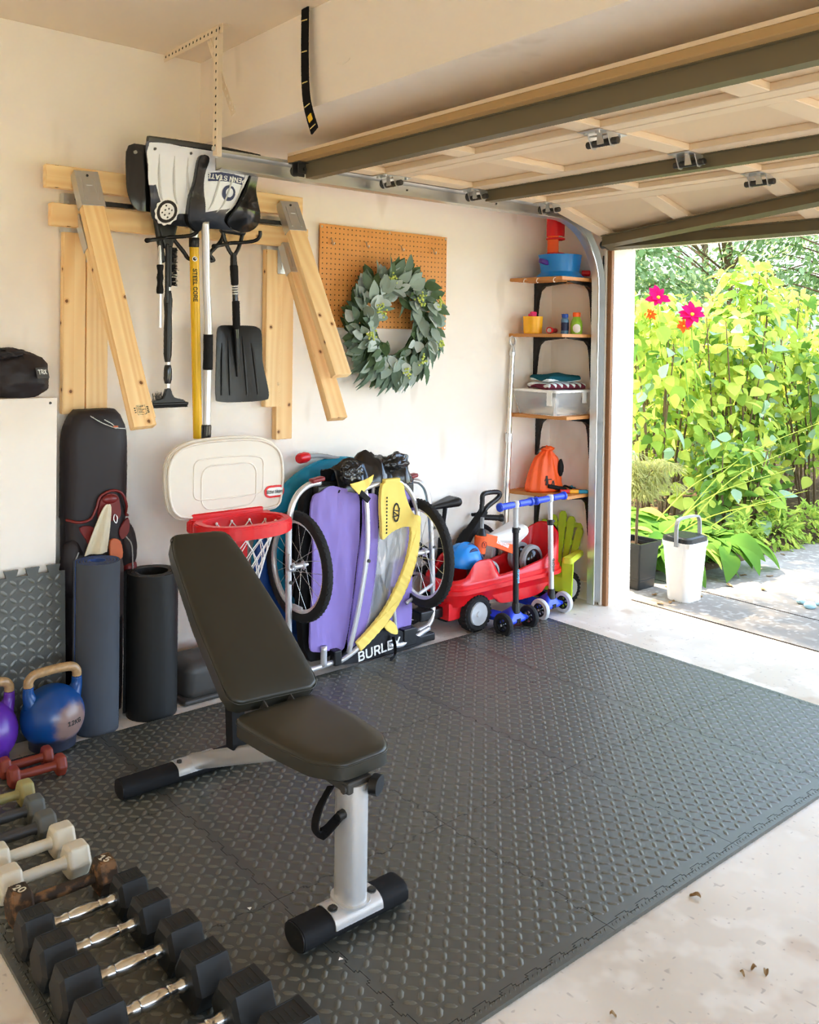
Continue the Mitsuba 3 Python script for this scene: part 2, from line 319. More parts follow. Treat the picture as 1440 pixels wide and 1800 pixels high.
# ------------------------------------------------------------------ setting
YO = -0.466                                                    # left edge of the garage opening
YR = -5.40                                                     # right edge, out of frame
HEAD = 2.075
struct('floor', box(-6.8, 0.205, -6.9, 0.0, -0.15, 0.0), M['concrete'], 'pale concrete garage floor')
struct('wall_back', box(-6.8, 0.0, 0.0, 0.14, -0.1, 2.9), M['wall'], 'cream painted drywall garage wall')
struct('wall_left', box(-6.94, -6.8, -6.4, 0.14, -0.1, 2.9), M['wall'])
struct('wall_front', wall(sbox(-6.94, -0.1, 0.2, 2.9).difference(sbox(-6.0, -0.2, -2.0, 2.15)), -6.54, -6.4), M['wall'])  # wide opening added behind the camera to let in fill daylight
struct('wall_right', side(Polygon([(-6.54, -0.1), (0.14, -0.1), (0.14, 2.9), (-6.54, 2.9)], [[(YR, -0.2 + 0.1), (YO, -0.1), (YO, HEAD), (YR, HEAD)]]).difference(sbox(YR, -0.3, YO, HEAD)), 0.0, 0.2), M['wall'], 'cream wall with the garage opening')
struct('ceiling', box(-6.94, -2.37, -6.54, 0.14, 2.74, 2.9), M['ceil'], 'tan painted ceiling')
struct('soffit', box(-2.37, 0.0, -6.4, 0.0, 2.376, 2.9), M['wall'], 'dropped cream bulkhead above the garage door')
struct('roof', box(-7.1, 0.75, -6.7, 0.5, 2.9, 3.05), M['trim'])
struct('baseboard_right', rbox(-0.014, 0.0, -0.40, 0.0, 0.0, 0.11, 0.004), M['wall'])
struct('baseboard_back', rbox(-6.8, -0.014, -0.014, 0.0, 0.0, 0.11, 0.004), M['wall'])
t1 = tag('trim_1', 'wooden door jamb boards with dark weather strip', kind='structure')
put(t1, 'jamb_board', cbox(-0.022, 0.0, YO + 0.001, YO + 0.03, 0.0, HEAD, 0.003), M['jambwood'])
put(t1, 'stop_board', cbox(-0.03, -0.001, YO + 0.032, YO + 0.05, 0.0, HEAD - 0.02, 0.003), M['trim'])
put(t1, 'weather_strip', cbox(-0.026, -0.001, YO + 0.054, YO + 0.064, 0.01, HEAD - 0.05, 0.002), M['black'])
struct('trim_2', box(0.20, 0.225, YR - 0.1, YO + 0.06, HEAD, HEAD + 0.12), M['trim'])
# outside ground
d1 = tag('driveway', 'concrete driveway slabs with cracks between them', kind='structure')
put(d1, 'slab', cbox(0.2223, 0.735, -6.97, -0.06, -0.15, -0.006, 0.006), M['drive'], False)
put(d1, 'slab', cbox(0.75, 3.8, -6.97, -0.06, -0.15, -0.010, 0.006), M['drive'], False)
put(d1, 'joint', box(0.2052, 0.2222, -6.9, YO - 0.004, -0.1, 0.0008), M['dark'], False)
put(d1, 'joint', box(0.733, 0.752, -6.9, -0.10, -0.1, -0.0085), M['dark'], False)
put(d1, 'slab', cbox(3.815, 7.0, -6.97, -0.30, -0.15, -0.010, 0.006), M['drive'], False)
put(d1, 'slab', cbox(7.015, 14.0, -6.97, -0.30, -0.15, -0.010, 0.006), M['drive'], False)
def bede(x): return -0.10 - 0.23 * smooth01((x - 0.85) / 0.4)
def smooth01(t): t = np.clip(t, 0, 1); return t * t * (3 - 2 * t)
def bedf(u, v):
    x = 0.22 + 9.8 * u; y = bede(x) + (7.2 - bede(x)) * v ** 1.3
    return x, y, -0.02 + 0.05 * smooth01(v * 40) + 0.05 * meshkit.fbm(np.stack([x * 2.5, y * 2.5, x * 0], -1), 3, 4) - 0.04
struct('garden_bed', sheet(bedf, 90, 60, 0.06), M['soil'], 'dark garden bed beside the driveway', smooth=True)
put(d1, 'slab', cbox(-9.0, 14.0, -16.0, -6.98, -0.15, -0.010, 0.006), M['drive'], False)
struct('ground', box(-12, 60, -40, 50, -0.3, -0.16), M['lawn'])

# ------------------------------------------------------------------ sectional garage door, raised
dk = tag('door_1', 'raised sectional garage door with cream wooden panels and steel struts', kind='structure')
DY0, DY1 = -0.475, -5.36
nodes = [(-2.215, 2.252), (-1.69, 2.256), (-1.155, 2.256), (-0.625, 2.246), (-0.045, 2.09)]
stiles = [DY0 - 0.045] + [DY0 - 0.61 * k for k in range(1, 8)] + [DY1 + 0.045]
TH = 0.036
def secM(i):
    a, b = V(nodes[i][0], 0, nodes[i][1]), V(nodes[i + 1][0], 0, nodes[i + 1][1])
    x = (b - a) / np.linalg.norm(b - a); y = V(0, 1, 0); z = np.cross(x, y)
    return frame(a, x, y, z), np.linalg.norm(b - a)
for i in range(4):
    Mx, L = secM(i); L -= 0.004
    s = put(dk, 'section', mv(box(0.004, L, DY1, DY0, TH - 0.009, TH + 0.004), Mx), M['doorpanel'], False)
    put(s, 'rail', mv(cbox(0.002, 0.068, DY1, DY0, 0, TH - 0.009, 0.003), Mx), M['dooredge'] if i == 0 else M['doorwood'])
    put(s, 'rail', mv(cbox(L - 0.068, L, DY1, DY0, 0, TH - 0.009, 0.003), Mx), M['doorwood'])
    for y in stiles:
        w = 0.045 if y in (stiles[0], stiles[-1]) else 0.048
        put(s, 'stile', mv(cbox(0.068, L - 0.068, y - w, y + w, 0.001, TH - 0.009, 0.003), Mx), M['doorwood'])
def ustrut(y0, y1, w=0.055, h=0.052):
    """Hat-section steel strut along y with turned lips, hanging to -z."""
    P = Polygon([(-w / 2 - 0.016, 0), (-w / 2 - 0.016, -0.003), (-w / 2, -0.003), (-w / 2 + 0.004, -h), (w / 2 - 0.004, -h), (w / 2, -0.003), (w / 2 + 0.016, -0.003), (w / 2 + 0.016, 0)])
    m = ext(P, y1 - y0, y0); m.vertices = m.vertices[:, [0, 2, 1]]; m.invert(); return m
Mx, L = secM(0); put(dk, 'strut', mv(ustrut(DY1 + 0.03, DY0 - 0.05, h=0.062), tr(0.085, 0, 0), Mx), M['strut'], False, 'long olive steel strut')
Mx, L = secM(2); put(dk, 'strut', mv(ustrut(DY1 + 0.03, DY0 - 0.07), tr(0.055, 0, 0), Mx), M['strut'], False)
Mx, L = secM(3); put(dk, 'strut', mv(ustrut(DY1 + 0.03, DY0 - 0.02), tr(L - 0.04, 0, 0), Mx), M['strut'], False)
put(dk, 'strut', mv(ustrut(-2.55, 0), tr(0, 0, -0.002), rot('z', -11.5), tr(L - 0.085, DY0 - 0.03, 0), Mx), M['strut'], False, 'slanting steel strut')
put(dk, 'bottom_seal', mv(rbox(L - 0.004, L + 0.012, DY1, DY0, 0.002, TH, 0.006), Mx), M['black'])
def hinge_mesh():
    S = 1.35
    p = cat(cbox(-0.075, -0.012, -0.03, 0.03, -0.003, 0, 0.001), cbox(0.012, 0.075, -0.03, 0.03, -0.003, 0, 0.001),
            side([(-0.012 + 0.0, 0), (0.0, 0), (0, -0.035), (-0.02, -0.035)], -0.03, -0.027))
    br = cat(*[mv(ext([(-0.03, 0), (0.03, 0), (0.022, -0.028), (0.008, -0.04), (-0.008, -0.04)], 0.003), rot('x', 90), tr(0, s, 0)) for s in (-0.026, 0.029)])
    pin = cyl((0, -0.045, -0.026), (0, 0.045, -0.026), 0.0105, n=12, bev=0.002)
    bolts = cat(*[cyl((x, y, -0.003), (x, y, -0.009), 0.006, n=6) for x in (-0.055, 0.055) for y in (-0.017, 0.017)])
    return mv(cat(p, br, bolts), sc(1.1, 1.5, 1.25)), mv(pin, sc(1.25, 1.5, 1.25))
hg, pin = hinge_mesh()
for i in range(3):
    Mx, L = secM(i)
    for y in (DY0 - 0.045, DY0 - 0.61 * 2, DY0 - 0.61 * 4, DY0 - 0.61 * 6):
        A = Mx @ tr(L + 0.002, y, -0.001)
        h = put(dk, 'hinge', mv(hg, A), M['galv'])
        put(h, 'pin', mv(pin, A), M['steelgrey'])
        if y > -0.6:
            put(h, 'roller', mv(cyl((0, 0.05, -0.024), (0, 0.068, -0.024), 0.022, n=20, bev=0.004), A), M['steelgrey'])
for i, u in ((0, 0.05), (3, 0.55)):
    Mx, L = secM(i); A = Mx @ tr(u, DY0 - 0.045, -0.001)
    h = put(dk, 'corner_bracket', mv(cat(cbox(-0.045, 0.045, -0.035, 0.04, -0.004, 0, 0.001), cbox(-0.03, 0.03, 0.03, 0.036, -0.05, 0, 0.001), cbox(-0.03, 0.03, -0.012, -0.008, -0.045, 0, 0.001), cyl((0, -0.02, -0.026), (0, 0.05, -0.026), 0.007, n=10)), A), M['steelgrey'])
    put(h, 'roller', mv(cyl((0, 0.05, -0.026), (0, 0.068, -0.026), 0.022, n=20, bev=0.004), A), M['steelgrey'])

# ------------------------------------------------------------------ roller track and its hanger
tk = thing('door_track', 'galvanized steel roller track running along the wall and curving down beside the opening', 'door track')
R = 0.40; zc = 2.228; xe = -0.075
path = [(-2.50, zc), (-1.5, zc), (xe - R - 0.05, zc)] + [(xe - R + R * math.sin(a), zc - R + R * math.cos(a)) for a in np.radians(np.arange(6, 91, 7))] + [(xe, 0.9), (xe, 0.02)]
def sweep(path, prof):
    """prof: points (a, y), a along the path's outward normal in the x-z plane."""
    P = np.array(path); t = np.gradient(P, axis=0); t /= np.linalg.norm(t, axis=1, keepdims=True)
    n = np.c_[-t[:, 1], t[:, 0]]; prof = np.array(prof); k = len(prof)
    v = np.array([[(P[i, 0] + n[i, 0] * a, y, P[i, 1] + n[i, 1] * a) for a, y in prof] for i in range(len(P))]).reshape(-1, 3)
    i, j = np.meshgrid(np.arange(len(P) - 1), np.arange(k), indexing='ij'); j2 = (j + 1) % k
    q = np.stack([i * k + j, i * k + j2, (i + 1) * k + j2, (i + 1) * k + j], -1).reshape(-1, 4)
    m = trimesh.Trimesh(v, np.vstack([q[:, [0, 1, 2]], q[:, [0, 2, 3]]]), process=False)
    if m.volume < 0: m.invert()
    return m
yw = -0.395
put(tk, 'channel', sweep(path, [(-0.032, yw - 0.040), (-0.026, yw - 0.048), (-0.032, yw - 0.048), (-0.034, yw - 0.036), (-0.034, yw), (0.026, yw), (0.034, yw - 0.012), (0.036, yw - 0.040), (0.034, yw - 0.041), (0.031, yw - 0.014), (0.024, yw - 0.003), (-0.031, yw - 0.003), (-0.031, yw - 0.036)]), M['galv'], 40)
put(tk, 'angle_iron', cat(box(-2.50, -0.62, yw, yw + 0.003, zc + 0.0, zc + 0.055), box(-2.50, -0.62, yw, yw + 0.03, zc + 0.052, zc + 0.055)), M['galvdull'], False)
for z in (0.35, 1.05, 1.75):
    b = put(tk, 'wall_bracket', cat(cbox(xe - 0.028, xe + 0.02, yw, yw + 0.004, z - 0.05, z + 0.05, 0.001), cbox(xe - 0.004, 0.0, yw + 0.001, yw + 0.03, z - 0.03, z - 0.026, 0.001), cbox(-0.004, 0.0, yw, yw + 0.055, z - 0.03, z + 0.045, 0.001)), M['galvdull'])
    put(b, 'bolt', mv(cyl((xe, yw - 0.004, z), (xe, yw - 0.014, z), 0.008, n=6)), M['steelgrey'])
for x in (-2.1, -1.5, -0.9):
    put(tk, 'rivet', cyl((x, yw - 0.002, zc + 0.004), (x, yw - 0.007, zc + 0.004), 0.005, n=8), M['steelgrey'])

hb = thing('track_hanger', 'cream perforated angle iron hanger holding the track end from the ceiling', 'bracket')
def perf(L, w=0.034, step=0.032, r=0.006):
    """Perforated strip in x (0..L), y (0..w), 3 mm thick along z, with cut round holes."""
    p = sbox(0, 0, L, w)
    for k in range(int(L / step)): p = p.difference(Point(step * (k + 0.5), w * 0.55).buffer(r, quad_segs=3))
    return ext(p, 0.003)
XH = -2.545
put(hb, 'ceiling_angle', cat(mv(perf(0.52, 0.036), frame(V(XH, -0.012, 2.704), V(0, -1, 0), V(0, 0, 1), V(-1, 0, 0))), box(XH, XH + 0.036, -0.532, -0.012, 2.736, 2.739)), M['cream'], False)
put(hb, 'drop_angle', cat(mv(perf(0.50, 0.034), frame(V(XH - 0.006, -0.475, 2.735), V(0, 0, -1), V(0, -1, 0), V(-1, 0, 0))), box(XH - 0.006, XH + 0.03, -0.475, -0.472, 2.235, 2.735)), M['cream'], False)
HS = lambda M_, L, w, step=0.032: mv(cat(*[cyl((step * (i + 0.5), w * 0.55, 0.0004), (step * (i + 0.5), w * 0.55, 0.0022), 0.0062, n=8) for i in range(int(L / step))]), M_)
put(hb, 'hole_shade_discs', cat(HS(frame(V(XH, -0.012, 2.704), V(0, -1, 0), V(0, 0, 1), V(-1, 0, 0)), 0.52, 0.036), HS(frame(V(XH - 0.006, -0.475, 2.735), V(0, 0, -1), V(0, -1, 0), V(-1, 0, 0)), 0.5, 0.034)), M['dark'], False, kind='stuff')  # dark discs set inside the cut holes as painted shade
a0, a1 = V(XH + 0.006, -0.385, 2.715), V(XH + 0.05, -0.52, 2.39)
ax = (a1 - a0) / np.linalg.norm(a1 - a0); ay = np.cross(V(-1, 0, 0), ax); ay /= np.linalg.norm(ay)
put(hb, 'brace', mv(perf(np.linalg.norm(a1 - a0), 0.028), frame(a0, ax, ay, np.cross(ax, ay))), M['cream'], False)
put(hb, 'bolt', cat(cyl((XH - 0.005, -0.49, 2.26), (XH - 0.018, -0.49, 2.26), 0.009, n=6), cyl((XH - 0.002, -0.49, 2.26), (XH + 0.05, yw + 0.0, 2.25), 0.006, n=8)), M['galvdull'])

# strap on the bulkhead
sk = thing('hanging_strap', 'black webbing strap with pale stitched bars hanging down before the bulkhead', 'strap')
sp = [(-2.395, -0.878, 2.74), (-2.40, -0.886, 2.60), (-2.405, -0.90, 2.46), (-2.41, -0.925, 2.37), (-2.412, -0.975, 2.27)]
P = crom(sp, 6)
def strapw(P, w, t):
    d = np.gradient(P, axis=0); d /= np.linalg.norm(d, axis=1, keepdims=True)
    x = np.cross(d, V(1, 0, 0)); x /= np.linalg.norm(x, axis=1, keepdims=True); nn = np.cross(x, d)
    c = [(1, 1), (1, -1), (-1, -1), (-1, 1)]
    v = np.array([[p + a * w / 2 * xx + b * t / 2 * n2 for a, b in c] for p, xx, n2 in zip(P, x, nn)]).reshape(-1, 3)
    f = []
    for i in range(len(P) - 1):
        for j in range(4): f.append((i * 4 + j, i * 4 + (j + 1) % 4, (i + 1) * 4 + (j + 1) % 4, (i + 1) * 4 + j))
    f = np.array(f + [(0, 3, 2, 1), ((len(P) - 1) * 4, (len(P) - 1) * 4 + 1, (len(P) - 1) * 4 + 2, (len(P) - 1) * 4 + 3)])
    m = trimesh.Trimesh(v, np.vstack([f[:, [0, 1, 2]], f[:, [0, 2, 3]]]), process=False)
    if m.volume < 0: m.invert()
    return m, x, d, nn
m, X_, D_, N_ = strapw(P, 0.044, 0.005)
put(sk, 'webbing', m, M['webbing'], False)
for i in (2, 7, 12, 18, 23):
    s = 0.036
    put(sk, 'stitch_bar', mv(rbox(-s / 2, s / 2, -0.002, 0.002, -0.0045, 0.0045, 0.001), frame(P[i], X_[i], D_[i], N_[i]) @ rot('z', 8)), M['yellowish'])
put(sk, 'tag', mv(rbox(-0.012, 0.012, -0.014, 0.014, -0.0055, 0.0055, 0.001), frame(P[21], X_[21], D_[21], N_[21])), M['tagyellow'], label='small yellow tag')
solo('tape_scrap', bend(mv(wall(rrect(-0.04, 0.04, -0.004, 0.004, 0.003), 0, 0.001), rot('z', 90)), lambda v: v + np.c_[v[:, 1] * 0, v[:, 1] * 0, 6 * v[:, 1] ** 2], 0.02), M['offwhite'], 'thin torn tape scrap stuck on the bulkhead beside the strap', 'tape')
k = 'tape_scrap'; scene[k]['to_world'] = T4(tr(-2.3715, -1.09, 2.495).tolist())

# ------------------------------------------------------------------ sawhorses hung on the wall
def sleeve(M_, w=0.096, t=0.046, L=0.155):
    """Folded steel leg sleeve: leg runs along -y of M_ from the origin."""
    p = cat(cbox(-t / 2, -t / 2 + 0.002, 0, L, -w / 2, w / 2, 0.0006), cbox(t / 2 - 0.002, t / 2, 0, L, -w / 2, w / 2, 0.0006), cbox(-t / 2, t / 2, 0, L, -w / 2, -w / 2 + 0.002, 0.0006), cbox(-t / 2, t / 2, 0, L, w / 2 - 0.002, w / 2, 0.0006))
    ribs = cat(*[rbox(s * (t / 2) - 0.0025, s * (t / 2) + 0.0025, 0.03, L - 0.02, z - 0.005, z + 0.005, 0.002) for s in (-1, 1) for z in (-0.026, 0.026)])
    hookp = cat(*[rbox(s * (t / 2) - 0.003, s * (t / 2) + 0.003, 0.06, 0.066, -0.012, 0.012, 0.001) for s in (-1, 1)])
    return mv(cat(p, ribs, hookp), M_), mv(cat(*[cyl((s * t / 2, 0.022, 0.0), (s * (t / 2 + 0.004), 0.022, 0.0), 0.005, n=8) for s in (-1, 1)]), M_)
def legframe(p0, p1, flat):
    """Frame with y along the leg, z across its wide face, x through its thickness (flat = the face's normal)."""
    p0, p1 = V(*p0), V(*p1); y = (p1 - p0) / np.linalg.norm(p1 - p0)
    x = V(*flat) - y * np.dot(V(*flat), y); x /= np.linalg.norm(x); return frame(p0, x, y, np.cross(x, y)), np.linalg.norm(p1 - p0)
def sawhorse(label, beam, legs):
    k = thing('sawhorse', label, 'sawhorse')
    p0, p1 = beam
    F, L = legframe(p0, p1, (0, -1, 0))
    put(k, 'beam', board(L, 0.089, 0.038, F), M['pine'])
    for a, b, flat, cut in legs:
        F, L = legframe(a, b, flat)
        put(k, 'leg', board(L, 0.089, 0.038, F), M['pine'])
        s, n = sleeve(F @ tr(0, -0.03, 0))
        br = put(k, 'bracket', s, M['galv'], 25); put(br, 'bolt', n, M['steelgrey'])
    return k
FL, WL = (0, -0.9, 0.45), (0, -1, 0)
sawhorse('upper folded pine sawhorse on the wall, its long front leg hanging before the golf bag', ((-3.07, -0.085, 2.142), (-1.89, -0.085, 2.142)),
         [((-2.925, -0.128, 2.135), (-2.862, -0.555, 1.19), FL, 0), ((-2.936, -0.03, 2.06), (-2.936, -0.03, 1.207), WL, 0),
          ((-1.985, -0.128, 2.118), (-1.943, -0.505, 1.362), FL, 0), ((-2.005, -0.03, 2.06), (-2.005, -0.03, 1.20), WL, 0)])
sawhorse('lower folded pine sawhorse on the wall, hung just under the other one', ((-3.05, -0.088, 1.995), (-1.86, -0.088, 1.995)),
         [((-2.898, -0.105, 1.97), (-2.838, -0.498, 1.21), FL, 0), ((-2.843, -0.03, 1.945), (-2.843, -0.03, 1.212), WL, 0),
          ((-1.962, -0.115, 1.93), (-1.955, -0.495, 1.174), FL, 0), ((-1.945, -0.03, 1.95), (-1.945, -0.03, 1.045), WL, 0)])

# ------------------------------------------------------------------ tool rack and the tools on it
rk = thing('tool_rack', 'black steel wall rack rail with bent double hooks between the sawhorse beams', 'tool rack')
put(rk, 'rail', cbox(-2.85, -1.96, -0.128, -0.108, 2.044, 2.062, 0.002), M['black'])
for xm, lo in ((-2.60, -2.47), (-2.305, -2.39)):
    s = 1 if lo > xm else -1
    h = put(rk, 'hook', tube([(xm + s * 0.02, -0.118, 2.05), (xm + s * 0.02, -0.14, 1.985), (xm + s * 0.035, -0.145, 1.94), (xm + s * 0.085, -0.145, 1.885), (lo - s * 0.02, -0.14, 1.858), (lo + s * 0.005, -0.14, 1.855)], 0.009, 8, 5), M['black'], True)
    put(rk, 'hook', tube([(xm + 0.10, -0.25, 1.99), (xm + 0.10, -0.245, 1.965), (xm + 0.08, -0.22, 1.945), (xm + 0.0, -0.16, 1.935), (xm - 0.04, -0.20, 1.925), (xm - 0.08, -0.235, 1.915), (xm - 0.115, -0.25, 1.908)], 0.008, 8, 5), M['black'], True)
    put(h, 'end_cap', tube([(xm - 0.112, -0.249, 1.9085), (xm - 0.128, -0.256, 1.905)], 0.0095, 8), M['blackm'], True)

# wide push shovel with a printed silver blade, blade up
sh = thing('snow_shovel', 'wide snow shovel hung blade up, silver printed blade and pale bent handle', 'snow shovel')
def curl(v):
    z = v[:, 2]; v[:, 1] += 0.16 * np.clip((2.12 - z) / 0.16, 0, 1) ** 2 * 0.35 - 0.05 * np.clip((z - 2.1) / 0.2, 0, 1) + 0.10 * ((v[:, 0] + 2.49) / 0.27) ** 2 * 0.3 - 0.03
    return v
blade = smp([(-2.745, 2.30), (-2.60, 2.302), (-2.424, 2.30), (-2.256, 2.297), (-2.252, 2.218), (-2.263, 2.16), (-2.245, 2.116), (-2.222, 2.054), (-2.227, 2.012), (-2.27, 1.985), (-2.407, 1.98), (-2.562, 1.977), (-2.636, 1.981), (-2.68, 1.988), (-2.706, 2.02), (-2.719, 2.102), (-2.737, 2.19)], 4)
put(sh, 'blade', bend(wall(blade, -0.26, -0.254, 0.0), curl, 0.025), M['gloss'], 40)
pr = smp([(-2.742, 2.284), (-2.62, 2.284), (-2.519, 2.283), (-2.40, 2.284), (-2.268, 2.283), (-2.289, 2.228), (-2.315, 2.16), (-2.338, 2.11), (-2.357, 2.071), (-2.426, 2.055), (-2.50, 2.036), (-2.597, 2.024), (-2.651, 2.030), (-2.683, 2.082), (-2.70, 2.128), (-2.727, 2.124), (-2.738, 2.199)], 2)
put(sh, 'printed_panel', bend(wall(pr, -0.2625, -0.2605), curl, 0.025), M['silver'], 40, 'silver printed panel')
put(sh, 'wear_strip', bend(wall([(-2.75, 2.288), (-2.25, 2.285), (-2.25, 2.304), (-2.75, 2.308)], -0.268, -0.248), curl, 0.04), M['steelgrey'], 30)
ribs = []
for x0, x1 in ((-2.70, -2.655), (-2.64, -2.60), (-2.585, -2.535), (-2.43, -2.475), (-2.37, -2.43), (-2.31, -2.385)):
    ribs.append(curl_rib := tube([(x0, -0.2605, 2.25), (x0 + (x1 - x0) * 0.15, -0.2605, 2.17), (x0 + (x1 - x0) * 0.5, -0.2605, 2.09), (x1, -0.2605, 2.045)], [0.002, 0.006, 0.006, 0.002], 6, 5))
for r in ribs: r.vertices = curl(r.vertices)
for r in ribs: put(sh, 'blade_rib', r, M['lightgrey'], True)
def curl_m(m): m = m.copy(); m.vertices = curl(m.vertices); return m
put(sh, 'rivet', curl_m(cat(*[cyl((x, -0.26, 2.262), (x, -0.2665, 2.262), 0.0055, n=8) for x in (-2.72, -2.575, -2.44)])), M['steelgrey'])
so = smp([(-2.546, 2.25), (-2.502, 2.252), (-2.514, 2.182), (-2.512, 2.124), (-2.498, 2.056), (-2.494, 1.968), (-2.530, 1.968), (-2.565, 2.002), (-2.570, 2.082), (-2.555, 2.153)], 4)
put(sh, 'socket', bend(wall(so, -0.285, -0.2605, 0.004), lambda v: curl(np.c_[v[:, 0], np.where(v[:, 1] < -0.27, v[:, 1] - 0.012 * np.clip((2.2 - v[:, 2]) / 0.2, 0, 1), v[:, 1]), v[:, 2]]), 0.02), M['gloss'], 50, 'black handle socket')
ls = smp([(-2.285, 2.232), (-2.252, 2.232), (-2.256, 2.16), (-2.24, 2.11), (-2.215, 2.05), (-2.222, 2.008), (-2.27, 1.978), (-2.335, 1.982), (-2.378, 2.01), (-2.355, 2.06), (-2.328, 2.11), (-2.303, 2.17)], 4)
put(sh, 'side_wing', bend(wall(ls, -0.276, -0.2625, 0.003), lambda v: curl(np.c_[v[:, 0], np.where(v[:, 1] < -0.268, v[:, 1] - 0.03 * np.exp(-(((v[:, 0] + 2.29) / 0.06) ** 2 + ((v[:, 2] - 2.05) / 0.08) ** 2)), v[:, 1]), v[:, 2]]), 0.02), M['gloss'], 50, 'bulging black side')
band = mv(ext([(-0.088, -0.014), (-0.03, -0.02), (0.03, -0.02), (0.088, -0.010), (0.084, 0.022), (0.02, 0.014), (-0.03, 0.012), (-0.086, 0.018)], 0.0012), onwall(-2.404, -0.2635, 2.186, 180))
put(sh, 'banner', curl_m(bend(band, lambda v: v, 0.02)), M['navy'], False)
tx = mv(text('PENN STATE', 0.019, 0.0012), sc(1.15, 1, 1), onwall(-2.404, -0.2648, 2.185, 180))
put(sh, 'lettering', curl_m(tx), M['white'], False)
em = ext(Point(0, 0).buffer(0.032, quad_segs=8).difference(Point(0.004, 0.003).buffer(0.019)), 0.001)
put(sh, 'emblem', curl_m(mv(em, onwall(-2.385, -0.2635, 2.128))), M['navy'], False, 'plain navy round mark')
a = np.arange(48) / 48 * 2 * np.pi
scal = Polygon(np.c_[np.cos(a), np.sin(a)] * (0.052 + 0.003 * np.cos(12 * a))[:, None])
for P_, y, mt in ((scal, -0.2632, 'white'), (Point(0, 0).buffer(0.044).difference(Point(0, 0).buffer(0.032)), -0.2642, 'ink'), (unary_union([Point(0.026 * math.cos(t) * f, 0.026 * math.sin(t) * f).buffer(0.0035) for t, f in ((0.3, 0.8), (1.1, 0.5), (1.9, 0.9), (2.6, 0.4), (3.4, 0.8), (4.2, 0.6), (5.0, 0.9), (5.7, 0.5))]), -0.2642, 'ink')):
    put(sh, 'seal', curl_m(bend(mv(ext(P_, 0.0012), sc(0.92, 1, 1), onwall(-2.645, y, 2.028)), lambda v: v, 0.02)), M[mt], False)
hp = [(-2.487, -0.285, 2.0), (-2.475, -0.27, 1.93), (-2.452, -0.235, 1.75), (-2.428, -0.21, 1.56), (-2.424, -0.20, 1.35), (-2.427, -0.20, 1.13)]
put(sh, 'handle', tube(hp, 0.0165, 14, 6), M['alu'], True, 'pale metal handle')
put(sh, 'grip_sleeve', tube([(-2.4275, -0.2085, 1.535), (-2.4245, -0.204, 1.44), (-2.4242, -0.201, 1.385)], 0.0205, 14, 4), M['blackm'], True)
put(sh, 'end_grip', cat(cyl((-2.427, -0.20, 1.15), (-2.428, -0.20, 1.06), 0.021, n=14, bev=0.003), tube([(-2.428, -0.2, 1.07), (-2.46, -0.2, 1.03), (-2.475, -0.2, 0.97), (-2.43, -0.2, 0.95), (-2.385, -0.2, 0.97), (-2.398, -0.2, 1.03)], 0.011, 8, 5, True)), M['gloss'])

# black scoop with a yellow handle behind it
s2 = thing('snow_shovel', 'glossy black snow scoop with long yellow handle behind the silver blade', 'snow shovel')
scp = smp([(-2.769, 2.29), (-2.665, 2.289), (-2.564, 2.282), (-2.40, 2.276), (-2.30, 2.272), (-2.28, 2.193), (-2.28, 2.106), (-2.30, 2.06), (-2.484, 2.03), (-2.687, 2.03), (-2.735, 2.036), (-2.765, 2.081), (-2.777, 2.153)], 4)
put(s2, 'blade', bend(wall(scp, -0.18, -0.174), lambda v: np.c_[v[:, 0], v[:, 1] + 0.35 * (v[:, 0] + 2.5) ** 2 - 0.02 + 0.9 * np.clip(2.1 - v[:, 2], 0, 1) ** 2 - 0.10 * np.exp(-((v[:, 0] + 2.70) / 0.03) ** 2) * 0.12, v[:, 2]], 0.025), M['gloss'], 40)
put(s2, 'rivet', cat(*[cyl((x, -0.172, 2.265), (x, -0.186, 2.265), 0.007, n=10) for x in (-2.745, -2.69)]), M['alu'])
put(s2, 'ferrule', tube([(-2.482, -0.185, 2.06), (-2.476, -0.165, 1.93)], 0.0185, 14), M['galv'], True)
put(s2, 'collar', tube([(-2.4765, -0.167, 1.945), (-2.4745, -0.163, 1.905)], 0.0215, 14), M['black'], True)
ya, yb = V(-2.4748, -0.164, 1.91), V(-2.424, -0.115, 1.085)
put(s2, 'handle', tube([ya, yb], 0.0195, 16), M['yellow'], True, 'yellow handle')
dz = (yb - ya) / np.linalg.norm(yb - ya)
def onhandle(z, spin):
    p = ya + dz * ((z - ya[2]) / dz[2]); n = V(-0.35, -0.94, 0); n -= dz * np.dot(n, dz); n /= np.linalg.norm(n)
    return frame(p + n * 0.0192, np.cross(dz, n) * -1, -dz, n) @ rot('z', spin)
put(s2, 'lettering', mv(text('STEEL CORE', 0.017, 0.0012), onhandle(1.745, -90)), M['ink'], False)
put(s2, 'round_logo', mv(ext(Point(0, 0).buffer(0.011), 0.0012), onhandle(1.855, 0)), M['white'], False)
put(s2, 'round_logo', mv(ext(Point(0, 0).buffer(0.007).difference(Point(0.002, 0.002).buffer(0.003)), 0.002), onhandle(1.855, 0)), M['ink'], False)

